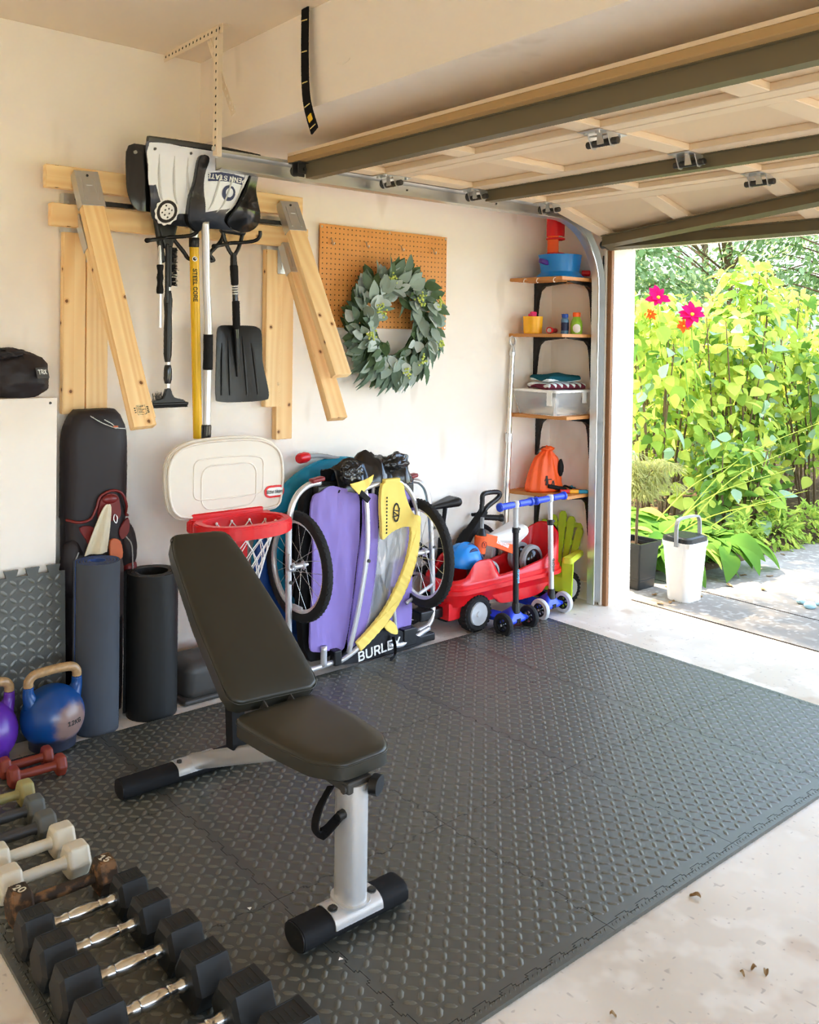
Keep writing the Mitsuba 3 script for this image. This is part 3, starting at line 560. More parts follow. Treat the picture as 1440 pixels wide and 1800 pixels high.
# snow brush with squeegee
sb_ = thing('snow_brush', 'black snow brush with bristles, hung left of the yellow handle, squeegee head at its foot', 'snow brush')
put(sb_, 'pole', tube([(-2.586, -0.15, 1.90), (-2.58, -0.15, 1.28)], 0.0105, 12), M['alu'], True)
put(sb_, 'second_pole', tube([(-2.628, -0.165, 1.90), (-2.625, -0.165, 1.56)], 0.0085, 10), M['alu'], True)
put(sb_, 'grip', lathe_grip := mv(lathe([(0, 0), (0.012, 0), (0.0145, 0.01)] + [(0.0125 + 0.002 * math.sin(i * 1.3), 0.01 + i * 0.0095) for i in range(1, 12)] + [(0.013, 0.12), (0, 0.122)], 12), tr(-2.6265, -0.165, 1.70)), M['blackm'])
put(sb_, 'head', cat(hull(np.vstack([_ico * 0.011 + p for p in ((-2.635, -0.155, 2.0), (-2.56, -0.155, 1.985), (-2.60, -0.155, 1.90), (-2.582, -0.155, 1.89))])), hull(np.vstack([_ico * 0.012 + p for p in ((-2.645, -0.16, 2.005), (-2.615, -0.163, 1.84))])), rbox(-2.603, -2.588, -0.172, -0.155, 1.66, 1.91, 0.005)), M['black'])
put(sb_, 'brush_body', rbox(-2.590, -2.576, -0.172, -0.148, 1.73, 1.90, 0.005), M['black'])
q = np.random.default_rng(5); B = []
for i in range(260):
    z = q.uniform(1.735, 1.895); y = q.uniform(-0.170, -0.150)
    B.append(cyl((-2.578, y, z), (-2.552 + q.normal(0, 0.0025), y + q.normal(0, 0.002), z + q.normal(0, 0.0025)), 0.0011, 0.0007, 4))
put(sb_, 'bristles', cat(*B), M['blackm'], False, kind='stuff')
put(sb_, 'foam_grip', mv(lathe([(0, 0), (0.011, 0.002), (0.0165, 0.03), (0.0175, 0.12), (0.015, 0.2), (0.0185, 0.26), (0.012, 0.30), (0, 0.301)], 14), tr(-2.583, -0.15, 1.415)), M['black'])
put(sb_, 'collar', mv(lathe([(0, 0), (0.0125, 0.002), (0.017, 0.02), (0.0165, 0.06), (0.0125, 0.08), (0, 0.081)], 14), tr(-2.5815, -0.15, 1.325)), M['gloss'])
put(sb_, 'squeegee', cat(wall(smp([(-2.606, 1.265), (-2.590, 1.305), (-2.572, 1.305), (-2.556, 1.27), (-2.515, 1.258), (-2.515, 1.244), (-2.645, 1.244), (-2.645, 1.256)], 3), -0.162, -0.138, 0.003), rbox(-2.655, -2.492, -0.166, -0.142, 1.236, 1.248, 0.004)), M['black'])
put(sb_, 'rubber_blade', cbox(-2.653, -2.494, -0.158, -0.155, 1.226, 1.24, 0.001), M['blackm'])
B = [cyl((x, -0.146, 1.25), (x + q.normal(0, 0.006), -0.140 + q.normal(0, 0.005), 1.285 + q.normal(0, 0.006)), 0.0012, 0.0006, 4) for x in q.uniform(-2.645, -2.595, 40)]
put(sb_, 'short_bristles', cat(*B), M['steelgrey'], False, kind='stuff')

# small black shovel
s3 = thing('snow_shovel', 'small black ribbed shovel hung by its D grip, blade down', 'snow shovel')
put(s3, 'grip', cat(tube([(-2.335, -0.15, 1.99), (-2.315, -0.15, 1.93), (-2.280, -0.15, 1.885), (-2.25, -0.15, 1.93), (-2.235, -0.15, 1.985)], 0.009, 8, 5), cyl((-2.345, -0.15, 1.992), (-2.225, -0.15, 1.988), 0.0145, n=14, bev=0.004), cyl((-2.28, -0.15, 1.895), (-2.277, -0.15, 1.835), 0.013, 0.016, 14)), M['black'])
put(s3, 'collar', cyl((-2.277, -0.15, 1.84), (-2.271, -0.15, 1.755), 0.0185, 0.0165, 14, 0.002), M['blackm'])
put(s3, 'shaft', tube([(-2.272, -0.15, 1.77), (-2.258, -0.15, 1.52)], 0.0125, 12), M['gloss'], True)
put(s3, 'label_band', cat(*[tube([(-2.2708 + 0.0005 * i, -0.15, 1.752 - i * 0.011), (-2.2704 + 0.0005 * i, -0.15, 1.746 - i * 0.011)], 0.0131, 12) for i in range(4)]), M['white'], True, 'white striped band')
put(s3, 'foam_sleeve', cyl((-2.2655, -0.15, 1.685), (-2.260, -0.15, 1.56), 0.0165, n=14, bev=0.003), M['blackm'])
def scoop3(v):
    u = np.clip((v[:, 0] + 2.245) / 0.13, -1.1, 1.1); w = np.clip((1.575 - v[:, 2]) / 0.335, 0, 1)
    v[:, 1] += 0.045 * (1 - u * u) * (1 - 0.55 * w) + 0.02 * w - 0.045 + 0.02 * (1 - w) ** 4
    return v
bl = smp([(-2.349, 1.568), (-2.31, 1.577), (-2.25, 1.577), (-2.18, 1.577), (-2.15, 1.568), (-2.139, 1.54), (-2.137, 1.42), (-2.118, 1.33), (-2.106, 1.265), (-2.125, 1.243), (-2.239, 1.237), (-2.345, 1.243), (-2.367, 1.268), (-2.371, 1.382), (-2.366, 1.53)], 4)
put(s3, 'blade', bend(wall(bl, -0.145, -0.139), scoop3, 0.02), M['black'], 45)
for x0, x1, zt in ((-2.335, -2.335, 1.50), (-2.298, -2.29, 1.53), (-2.225, -2.205, 1.53), (-2.185, -2.155, 1.50)):
    m = tube([(x0, -0.145, zt), (x0 * 0.6 + x1 * 0.4, -0.146, 1.42), (x1, -0.146, 1.27)], [0.002, 0.006, 0.004], 6, 6); m.vertices = scoop3(m.vertices)
    put(s3, 'blade_rib', m, M['black'], True)
m = tube([(-2.258, -0.16, 1.57), (-2.256, -0.152, 1.45), (-2.252, -0.147, 1.35)], [0.014, 0.012, 0.005], 10, 6); m.vertices = scoop3(m.vertices)
put(s3, 'socket', m, M['black'], True)

# ------------------------------------------------------------------ pegboard with wreath
pg = thing('pegboard', 'orange brown perforated hardboard panel screwed to the wall', 'pegboard')
put(pg, 'board', wall(sbox(-1.7355, 1.580, -0.898, 2.0875), -0.022, -0.016, 0.001), M['peg'], False)
put(pg, 'spacer', cat(*[cbox(x, x + 0.02, -0.016, -0.001, 1.59, 2.08, 0.001) for x in (-1.73, -0.925)]), M['jambwood'])
for x, z in ((-1.725, 2.074), (-1.30, 2.077), (-0.908, 2.077), (-0.908, 1.592)):
    put(pg, 'screw', mv(lathe([(0, 0), (0.006, 0.0), (0.004, 0.0025), (0, 0.003)], 10), frame(V(x, -0.022, z), V(1, 0, 0), V(0, 0, 1), V(0, -1, 0))), M['chrome'])
for x, z in ((-1.672, 2.002), (-1.458, 2.004), (-1.228, 2.004), (-1.004, 2.004)):
    put(pg, 'hook', tube([(x, -0.02, z + 0.012), (x, -0.03, z + 0.012), (x, -0.034, z), (x, -0.04, z - 0.014), (x, -0.05, z - 0.016), (x, -0.055, z - 0.004)], 0.003, 6, 4), M['chrome'], True)

wr = thing('wreath', 'round wreath of grey green eucalyptus leaves hung on the pegboard edge', 'wreath')
WC = V(-1.325, -0.085, 1.60)
put(wr, 'ring', tube([WC + V(0.215 * math.cos(t), 0.02, 0.215 * math.sin(t)) for t in np.arange(40) / 40 * 2 * np.pi], 0.012, 8, 1, True), M['bark'], True)
def leafmesh(L, W, fold=0.25, curlv=0.35, tip=1.0, n=6):
    """Leaf along +y from the origin, face up +z; fold lifts the halves, curlv bends it down."""
    s = np.linspace(0, 1, n); w = W / 2 * np.sin(np.pi * s ** 0.8) ** tip; w[0] = w[-1] = W * 0.02
    y = L * s; z = -curlv * L * s ** 2 * 0.5
    v = np.vstack([np.c_[-w, y, z + fold * w], np.c_[w * 0, y, z], np.c_[w, y, z + fold * w]])
    f = []
    for i in range(n - 1):
        f += [(i, n + i, n + i + 1), (i, n + i + 1, i + 1), (n + i, 2 * n + i, 2 * n + i + 1), (n + i, 2 * n + i + 1, n + i + 1)]
    return trimesh.Trimesh(v, np.array(f), process=False)
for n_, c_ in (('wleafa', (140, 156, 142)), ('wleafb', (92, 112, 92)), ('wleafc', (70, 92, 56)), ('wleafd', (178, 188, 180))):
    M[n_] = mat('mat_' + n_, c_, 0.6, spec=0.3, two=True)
WL_ = [mikit.ply(leafmesh(*a), M[m], smooth=True) for a, m in (((0.078, 0.050, 0.22, 0.4, 0.75), 'wleafa'), ((0.085, 0.048, 0.2, 0.5, 0.8), 'wleafb'), ((0.09, 0.046, 0.2, 0.5, 0.85), 'wleafc'), ((0.062, 0.046, 0.25, 0.25, 0.7), 'wleafd'), ((0.10, 0.024, 0.3, 0.9), 'wleafb'))]
q = np.random.default_rng(11)
def leafM(p, d, up, s=1.0, roll=0.0):
    d = d / np.linalg.norm(d); up = up - d * np.dot(up, d); up /= np.linalg.norm(up); x = np.cross(d, up)
    return frame(p, x, d, up) @ rot('y', roll) @ sc(s)
for i in range(268):
    t = i / 268 * 2 * math.pi * 4 + q.uniform(-0.15, 0.15); layer = i % 4
    r = [0.158, 0.20, 0.235, 0.25][layer] + q.normal(0, 0.014)
    rad, tan = V(math.cos(t), 0, math.sin(t)), V(-math.sin(t), 0, math.cos(t))
    p = WC + rad * r + V(0, [-0.035, -0.075, -0.055, -0.02][layer] + q.normal(0, 0.01), 0)
    low = max(0, -math.sin(t))
    d = tan * q.uniform(-0.9, -0.2) + rad * ([-0.25, 0.25, 0.8, 1.0][layer] + q.normal(0, 0.3)) + V(0, q.uniform(-0.55, -0.05), 0) + V(0, 0, -0.9) * low
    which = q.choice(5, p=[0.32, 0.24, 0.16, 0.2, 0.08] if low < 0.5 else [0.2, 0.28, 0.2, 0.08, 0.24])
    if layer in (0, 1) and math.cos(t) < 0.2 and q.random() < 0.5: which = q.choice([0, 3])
    clone(wr, 'leaf', WL_[which], leafM(p, d, V(q.normal(0, 0.35), -1, q.normal(0, 0.35) + 0.2), q.uniform(0.85, 1.3)))
inner = []
for i in range(300):
    t = q.uniform(0, 2 * math.pi); r = q.uniform(0.15, 0.26); rad, tan = V(math.cos(t), 0, math.sin(t)), V(-math.sin(t), 0, math.cos(t))
    inner.append(leafM(WC + rad * r + V(0, q.uniform(-0.03, 0.03), 0), tan * q.uniform(-1, 0.2) + rad * q.uniform(-0.3, 1.0) + V(0, q.uniform(-0.4, 0.1), 0), V(q.normal(0, 0.4), -1, q.normal(0, 0.4)), q.uniform(0.8, 1.15)))
def scatter(mesh, Ms):
    v, f = np.asarray(mesh.vertices), np.asarray(mesh.faces); Ms = np.asarray(Ms)
    vs = np.einsum('kij,nj->kni', Ms[:, :3, :3], v) + Ms[:, None, :3, 3]
    return trimesh.Trimesh(vs.reshape(-1, 3), (f[None] + (np.arange(len(Ms)) * len(v))[:, None, None]).reshape(-1, 3), process=False)
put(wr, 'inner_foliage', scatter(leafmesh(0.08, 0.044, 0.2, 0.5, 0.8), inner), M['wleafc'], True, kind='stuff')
for i in range(16):
    t = -math.pi / 2 + q.uniform(-1.0, 0.9); p = WC + V(math.cos(t) * 0.25, -0.03, math.sin(t) * 0.25)
    clone(wr, 'leaf', WL_[4], leafM(p, V(math.cos(t) * 0.5 + q.normal(0, 0.2), q.uniform(-0.2, 0.1), -1), V(q.normal(0, 0.3), -1, 0), q.uniform(1.0, 1.4)))
M['berry'] = mat('mat_berry', (196, 208, 104), 0.6)
for t, r in ((1.9, 0.23), (0.85, 0.17), (0.45, 0.26), (3.4, 0.22), (-0.35, 0.26), (-0.95, 0.22), (-1.45, 0.24), (2.75, 0.16)):
    c_ = WC + V(r * math.cos(t), -0.10, r * math.sin(t))
    put(wr, 'berry_cluster', cat(*[ell(c_ + q.normal(0, 0.012, 3) * V(1, 0.6, 1.3), 0.0055, 1) for _ in range(22)]), M['berry'], True, 'yellow green berries')

# ------------------------------------------------------------------ left end of the wall
cb = thing('white_cabinet', 'shallow white cabinet panel at the left edge, black pouch on top', 'cabinet')
put(cb, 'door', mv(rbox(-3.72, -3.035, -0.150, -0.132, 0.02, 1.283, 0.004), tr(0, 0, 0), rot('y', 0)), M['offwhite'])
put(cb, 'carcass', cbox(-3.715, -3.045, -0.131, -0.016, 0.0, 1.278, 0.003), M['offwhite'])
put(cb, 'screw', cyl((-3.062, -0.149, 1.262), (-3.062, -0.153, 1.262), 0.005, n=8), M['steelgrey'])
def lump(c, r, q, amp=0.12, fr=5.0, sub=4, zflat=None, seed=1):
    m = trimesh.creation.icosphere(subdivisions=sub); v = m.vertices
    k = 1 + amp * (meshkit.fbm(v * fr / 2 + 7 + seed, 3, seed) - 0.5) * 2
    m.vertices = v * k[:, None] * np.asarray(r) + np.asarray(c)
    if zflat is not None: m.vertices[:, 2] = np.maximum(m.vertices[:, 2], zflat)
    return m
bg = thing('drawstring_pouch', 'black drawstring pouch with a woven label, on the white cabinet', 'pouch')
put(bg, 'body', lump((-3.165, -0.095, 1.362), (0.118, 0.075, 0.098), q, 0.16, 4.0, 4, 1.2845, 3), M['bag'], True)
put(bg, 'neck', lump((-3.20, -0.095, 1.447), (0.06, 0.045, 0.026), q, 0.3, 9.0, 3, None, 5), M['bag'], True)
put(bg, 'cord', tube([(-3.17, -0.11, 1.455), (-3.22, -0.12, 1.465), (-3.28, -0.12, 1.485), (-3.34, -0.12, 1.53), (-3.42, -0.11, 1.53)], 0.004, 6, 6), M['black'], True)
Lb = tr(-3.098, -0.166, 1.378) @ rot('z', 33) @ rot('x', 90) @ rot('x', -16)
put(bg, 'label', mv(ext(rrect(-0.033, 0.033, -0.021, 0.021, 0.003), 0.002), Lb), M['darkgrey'], False)
put(bg, 'lettering', mv(text('TRX', 0.018, 0.001), tr(0, 0.004, 0.002), Lb), M['white'], False)

gb = thing('golf_bag', 'black golf bag with a hood and maroon leather trim, standing behind the rolled mats', 'golf bag')
GX, GY = -2.868, -0.088
def gsect(z):
    k = [(0.0, 0.115, 0.07), (0.1, 0.118, 0.074), (0.55, 0.122, 0.076), (0.75, 0.125, 0.078), (0.86, 0.124, 0.078), (1.0, 0.124, 0.078), (1.1, 0.124, 0.076), (1.15, 0.118, 0.074), (1.195, 0.098, 0.068), (1.218, 0.088, 0.06), (1.226, 0.075, 0.05)]
    k = np.array(k); return np.interp(z, k[:, 0], k[:, 1]), np.interp(z, k[:, 0], k[:, 2])
def gtube(z0, z1, grow=0.0, n=36, k=14, ox=lambda z: 0 * z):
    zs = np.linspace(z0, z1, k); a = np.arange(n) / n * 2 * np.pi; v = []
    for z in zs:
        w, d = gsect(z); c, s = np.cos(a), np.sin(a); e = 0.66
        wob = 1 + 0.03 * (meshkit.fbm(np.c_[c * 1.5 + 3, s * 1.5, a * 0 + z * 7], 3, 2) - 0.5)
        v.append(np.c_[GX + ox(z) + (w + grow) * np.sign(c) * np.abs(c) ** e * wob, GY + (d + grow) * np.sign(s) * np.abs(s) ** e * wob, a * 0 + z])
    v = np.vstack(v); i, j = np.meshgrid(np.arange(k - 1), np.arange(n), indexing='ij'); j2 = (j + 1) % n
    f = np.stack([i * n + j, i * n + j2, (i + 1) * n + j2, (i + 1) * n + j], -1).reshape(-1, 4)
    v = np.vstack([v, [GX + ox(z0), GY, z0], [GX + ox(z1), GY, z1]]); j = np.arange(n); j2 = (j + 1) % n; e = (k - 1) * n
    f = np.vstack([f[:, [0, 1, 2]], f[:, [0, 2, 3]], np.stack([j * 0 + k * n, j2, j], 1), np.stack([j * 0 + k * n + 1, e + j, e + j2], 1)])
    return trimesh.Trimesh(v, f, process=False)
put(gb, 'body', gtube(0.0, 0.80), M['bag'], 50)
put(gb, 'hood', gtube(0.795, 1.226, 0.004, k=20), M['bag'], 50)
FY = GY - 0.084
put(gb, 'hood_piping', tube([(GX - 0.125, GY - 0.05, 0.80), (GX - 0.09, FY - 0.004, 0.792), (GX - 0.045, FY - 0.006, 0.80), (GX - 0.022, FY - 0.006, 0.84), (GX - 0.006, FY - 0.006, 0.885), (GX + 0.04, FY - 0.006, 0.905), (GX + 0.082, FY - 0.004, 0.89), (GX + 0.105, FY + 0.002, 0.84), (GX + 0.11, GY - 0.06, 0.80), (GX + 0.126, GY - 0.045, 0.79)], 0.0055, 8, 6), M['maroon'], True)
put(gb, 'leather_flap', wall(smp([(GX - 0.01, 0.79), (GX - 0.008, 0.86), (GX + 0.015, 0.89), (GX + 0.055, 0.89), (GX + 0.072, 0.86), (GX + 0.072, 0.79)], 4), FY - 0.010, FY + 0.004, 0.003), M['maroon'])
put(gb, 'flap_roll', ell((GX + 0.032, FY - 0.010, 0.872), (0.032, 0.012, 0.018), 3), M['maroon'], True)
put(gb, 'clip', cat(tube([(GX + 0.022, FY - 0.014, 0.85), (GX + 0.022, FY - 0.018, 0.80), (GX + 0.03, FY - 0.018, 0.79)], 0.0035, 6, 4), tube([(GX + 0.05, FY - 0.014, 0.81), (GX + 0.06, FY - 0.016, 0.795), (GX + 0.055, FY - 0.018, 0.775), (GX + 0.045, FY - 0.016, 0.79)], 0.0025, 6, 4, True)), M['chrome'], True)
put(gb, 'zip', cat(tube([(GX + 0.01, GY - 0.082, 1.19), (GX + 0.04, GY - 0.083, 1.172), (GX + 0.062, GY - 0.084, 1.155), (GX + 0.105, GY - 0.07, 1.148)], 0.0022, 6, 5), tube([(GX - 0.04, GY - 0.066, 1.205), (GX + 0.0, GY - 0.083, 1.178), (GX + 0.06, GY - 0.084, 1.152)], 0.0022, 6, 5)), M['lightgrey'], True)
put(gb, 'zip_pull', rbox(GX + 0.045, GX + 0.065, GY - 0.090, GY - 0.084, 1.157, 1.164, 0.002), M['tan'])
put(gb, 'leather_patch', wall(smp([(GX - 0.085, 0.77), (GX - 0.03, 0.765), (GX - 0.045, 0.70), (GX - 0.06, 0.72)], 3), FY - 0.004, FY + 0.01, 0.002), M['maroon'])
put(gb, 'leather_patch', wall(smp([(GX + 0.115, 0.785), (GX + 0.12, 0.73), (GX + 0.09, 0.70), (GX + 0.078, 0.74)], 3), FY + 0.006, FY + 0.02, 0.002), M['maroon'])
put(gb, 'pocket', lump((GX + 0.125, GY - 0.025, 0.655), (0.045, 0.055, 0.105), q, 0.10, 3.0, 3, None, 8), M['bag'], True)
put(gb, 'pocket', lump((GX - 0.095, GY - 0.045, 0.61), (0.05, 0.045, 0.12), q, 0.12, 3.0, 3, None, 9), M['bag'], True)
put(gb, 'pocket_zip', cat(tube([(GX + 0.105, FY + 0.003, 0.71), (GX + 0.128, FY - 0.0, 0.67), (GX + 0.135, FY + 0.004, 0.56)], 0.003, 6, 4), tube([(GX - 0.09, FY - 0.007, 0.675), (GX - 0.105, FY - 0.007, 0.64)], 0.003, 6, 4)), M['grey'], True)
put(gb, 'leather_panel', wall(smp([(GX + 0.035, 0.705), (GX + 0.075, 0.70), (GX + 0.085, 0.632), (GX + 0.04, 0.628)], 3), FY - 0.014, FY + 0.004, 0.002), M['tan'], label='tan leather panel')
put(gb, 'pocket_base', lump((GX + 0.132, GY - 0.03, 0.575), (0.036, 0.05, 0.04), q, 0.05, 3.0, 3, None, 2), M['maroon'], True)
put(gb, 'front_panel', wall(smp([(GX + 0.03, 0.625), (GX + 0.085, 0.63), (GX + 0.095, 0.50), (GX + 0.09, 0.40), (GX + 0.03, 0.40)], 3), FY - 0.008, FY + 0.006, 0.002), M['bagbrown'])
tw = thing('hand_towel', 'cream towel clipped to the golf bag, hanging down to the rolled mat', 'towel')
def towf(u, v):
    w = 0.012 + 0.052 * v ** 0.6; x = GX + 0.018 - 0.045 * v + (u - 0.5) * w * 2 * 0.75
    return x, FY - 0.026 - 0.010 * np.cos(u * 9 + 0.5) * v ** 0.5 + 0.006 * v, 0.855 - 0.192 * v
put(tw, 'cloth', sheet(towf, 26, 16, 0.004), M['cloth'], True)
# grade stamp on the long front leg
y_ = V(-2.862, -0.555, 1.19) - V(-2.925, -0.128, 2.135); F, L = legframe((-2.925, -0.128, 2.135), (-2.862, -0.555, 1.19), FL)
st_ = [sbox(0, 0, 0.034, 0.036).difference(sbox(0.0012, 0.0012, 0.0328, 0.0348))] + [sbox(0.004, 0.006 + 0.006 * i, 0.004 + w, 0.0085 + 0.006 * i) for i, w in enumerate((0.022, 0.018, 0.025, 0.016, 0.022))] + [sbox(0.038, 0.005 + 0.007 * i, 0.046, 0.009 + 0.007 * i) for i in range(4)] + [sbox(-0.010, 0.008 + 0.008 * i, -0.004, 0.012 + 0.008 * i) for i in range(3)]
put('sawhorse', 'grade_stamp', mv(ext(unary_union(st_), 0.0006), F @ frame(V(0.0188, L - 0.045, -0.018), V(0, 0, 1), V(0, -1, 0), V(1, 0, 0))), M['ink'], False)

# ------------------------------------------------------------------ interlocking foam floor tiles
MX0, MX1, MY0, MY1, MT = -3.575, -0.475, -2.283, -0.357, 0.012
NX, NY, BW = 5, 3, 0.028
GXs = np.linspace(MX0 + BW, MX1 - BW, NX + 1); GYs = np.linspace(MY0 + BW, MY1 - BW, NY + 1)
def toothed(L, n=14, a=0.007):
    """Dovetail seam from 0 to L as (along, across) points."""
    P = [(0, 0)]; s = L / n
    for k in range(n):
        sg = a if k % 2 else -a
        if 0 < k < n - 1: P += [((k + 0.12) * s, sg * 0.0 if False else (-sg if False else 0)), ((k + 0.02) * s, sg), ((k + 0.98) * s, sg), ((k + 0.88) * s, 0)]
    return P + [(L, 0)]
def seamx(i, j): return [(GXs[i] + b, GYs[j] + a) for a, b in toothed(GYs[j + 1] - GYs[j])]
def seamy(i, j): return [(GXs[i] + a, GYs[j] + b) for a, b in toothed(GXs[i + 1] - GXs[i])]
def lozenges(x0, x1, y0, y1, z, pitch=0.033, wave=0.0):
    """Raised tread lozenges at 45 degrees, alternating direction, as one mesh in the plane z."""
    i, j = np.meshgrid(np.arange(math.ceil(x0 / pitch), math.floor(x1 / pitch) + 1), np.arange(math.ceil(y0 / pitch), math.floor(y1 / pitch) + 1), indexing='ij')
    i, j = i.ravel(), j.ravel(); a = np.where((i + j) % 2 == 0, np.pi / 4, -np.pi / 4)
    l, w, h = 0.0176, 0.0072, 0.0036
    base = V((-l, 0, 0), (-l * .5, -w, 0), (l * .5, -w, 0), (l, 0, 0), (l * .5, w, 0), (-l * .5, w, 0), (-l * .55, 0, h), (l * .55, 0, h))
    f = np.array([(0, 1, 6), (1, 2, 7), (1, 7, 6), (2, 3, 7), (3, 4, 7), (4, 5, 6), (4, 6, 7), (5, 0, 6)])
    c, s = np.cos(a)[:, None], np.sin(a)[:, None]
    v = np.stack([i[:, None] * pitch + base[:, 0] * c - base[:, 1] * s, j[:, None] * pitch + base[:, 0] * s + base[:, 1] * c, z + np.repeat(base[None, :, 2], len(i), 0)], -1)
    return trimesh.Trimesh(v.reshape(-1, 3), (f[None] + 8 * np.arange(len(i))[:, None, None]).reshape(-1, 3), process=False)
for i in range(NX):
    for j in range(NY):
        ring = seamy(i, j) + seamx(i + 1, j) + seamy(i, j + 1)[::-1] + seamx(i, j)[::-1]
        poly = Polygon(ring).buffer(0).buffer(-0.0008)
        k = thing('foam_tile', f"dark diamond tread foam floor tile, {['first', 'second', 'third', 'fourth', 'fifth'][i]} from the dumbbell end in the {['near', 'middle', 'wall side'][j]} row", 'foam tile', 'foam floor tiles')
        put(k, 'pad', ext(poly, MT - 0.001, 0.001), M['mat_'], False)
        put(k, 'tread', lozenges(GXs[i] + 0.011, GXs[i + 1] - 0.011, GYs[j] + 0.011, GYs[j + 1] - 0.011, MT - 0.0002), M['tread'], True, kind='stuff')
def strip(pts, out, label):
    k = thing('foam_edge_strip', label, 'foam edge', 'foam edge strips')
    poly = Polygon(pts + out).buffer(0).buffer(-0.0008)
    put(k, 'pad', ext(poly, MT - 0.001, 0.001), M['mat_'], False)
    b = poly.bounds; hx = b[2] - b[0] > b[3] - b[1]; R_ = []
    L = (b[2] - b[0]) if hx else (b[3] - b[1])
    for s in np.arange(0.012, L - 0.01, 0.016):
        c = (b[0] + s, (b[1] + b[3]) / 2) if hx else ((b[0] + b[2]) / 2, b[1] + s)
        R_.append(mv(hull([(-0.009, 0, 0), (0.009, 0, 0), (0, 0.0028, 0), (0, -0.0028, 0), (0, 0, 0.0018)]), rot('z', 55 if hx else 35), tr(c[0], c[1], MT - 0.0002)))
    put(k, 'tread', cat(*R_), M['tread'], True, kind='stuff')
nth = ['first', 'second', 'third', 'fourth', 'fifth']
for i in range(NX):
    x0 = MX0 if i == 0 else GXs[i]; x1 = MX1 if i == NX - 1 else GXs[i + 1]
    strip(seamy(i, 0), [(x1, MY0), (x0, MY0)], f'narrow foam edge strip on the near side of the mat, {nth[i]} from the dumbbells')
    strip(seamy(i, NY), [(x1, MY1), (x0, MY1)], f'narrow foam edge strip on the wall side of the mat, {nth[i]} from the dumbbells')
for j in range(NY):
    strip(seamx(0, j), [(MX0, GYs[j + 1]), (MX0, GYs[j])], f'narrow foam edge strip at the dumbbell end of the mat, {nth[j]} from the camera')
    strip(seamx(NX, j), [(MX1, GYs[j + 1]), (MX1, GYs[j])], f'narrow foam edge strip at the garage door end of the mat, {nth[j]} from the camera')
# spare tile leaning on the cabinet
k = thing('spare_foam_tile', 'dark foam tile with toothed top edge leaning upright against the white cabinet', 'foam tile')
W_ = 0.62; n = 8; s = W_ / n; top = []
for q_ in range(n):
    xq = q_ * s
    top += [(xq + 0.22 * s, 0.615), (xq + 0.12 * s, 0.642), (xq + 0.78 * s, 0.642), (xq + 0.68 * s, 0.615)]
F_ = frame(V(-3.012 - W_, -0.198, 0.001), V(1, 0, 0), V(0, math.sin(math.radians(2.5)), math.cos(math.radians(2.5))), V(0, -math.cos(math.radians(2.5)), math.sin(math.radians(2.5))))
put(k, 'pad', mv(ext([(0, 0), (W_, 0), (W_, 0.615)] + top[::-1] + [(0, 0.615)], 0.012), F_), M['mat_'], False)
put(k, 'tread', mv(lozenges(0.012, W_ - 0.012, 0.012, 0.6, 0.0118), F_), M['tread'], True, kind='stuff')

# ------------------------------------------------------------------ rolled mats
def roll(label, c, h, r_out, r_in, th, turns, m, core, lift=0.0):
    k = thing('rolled_mat', label, 'exercise mat', None)
    a = np.linspace(0, turns * 2 * np.pi, int(turns * 40)); r = np.linspace(r_in, r_out - th / 2, len(a))
    P = np.c_[np.cos(a + 2.6) * r, np.sin(a + 2.6) * r]
    t = np.gradient(P, axis=0); t /= np.linalg.norm(t, axis=1, keepdims=True); nn = np.c_[-t[:, 1], t[:, 0]]
    for nm, off, tt, mt in (('outer_layer', -0.16 * th, th * 0.66, m), ('inner_layer', 0.34 * th, th * 0.3, core)):
        A, B = P + nn * (off + tt / 2), P + nn * (off - tt / 2); ring = np.vstack([A, B[::-1]])
        nr = len(ring); vv = np.vstack([np.c_[ring, np.full(nr, 0.001)], np.c_[ring, np.full(nr, h)]])
        i = np.arange(nr); i2 = (i + 1) % nr; f = [np.stack([i, i2, i2 + nr], 1), np.stack([i, i2 + nr, i + nr], 1)]
        na = len(A); j = np.arange(na - 1)
        for o, fl in ((0, 0), (nr, 1)):
            q4 = np.stack([o + j, o + j + 1, o + nr - 2 - j, o + nr - 1 - j], 1)
            f += [q4[:, [0, 1, 2]], q4[:, [0, 2, 3]]] if fl else [q4[:, [2, 1, 0]], q4[:, [3, 2, 0]]]
        mm = trimesh.Trimesh(vv, np.vstack(f), process=False); 
        if mm.volume < 0: mm.invert()
        put(k, nm, mv(mm, tr(*c)), mt, 30)
    return k
roll('tall rolled blue grey exercise mat with blue inner side, standing left of the darker roll', (-2.916, -0.264, 0), 0.655, 0.089, 0.028, 0.0085, 5, M['bluemat'], M['bluecore'])
roll('thick rolled dark exercise mat standing between the blue grey roll and the bench', (-2.686, -0.248, 0), 0.575, 0.110, 0.062, 0.012, 3, M['darkmat'], M['darkmat'])

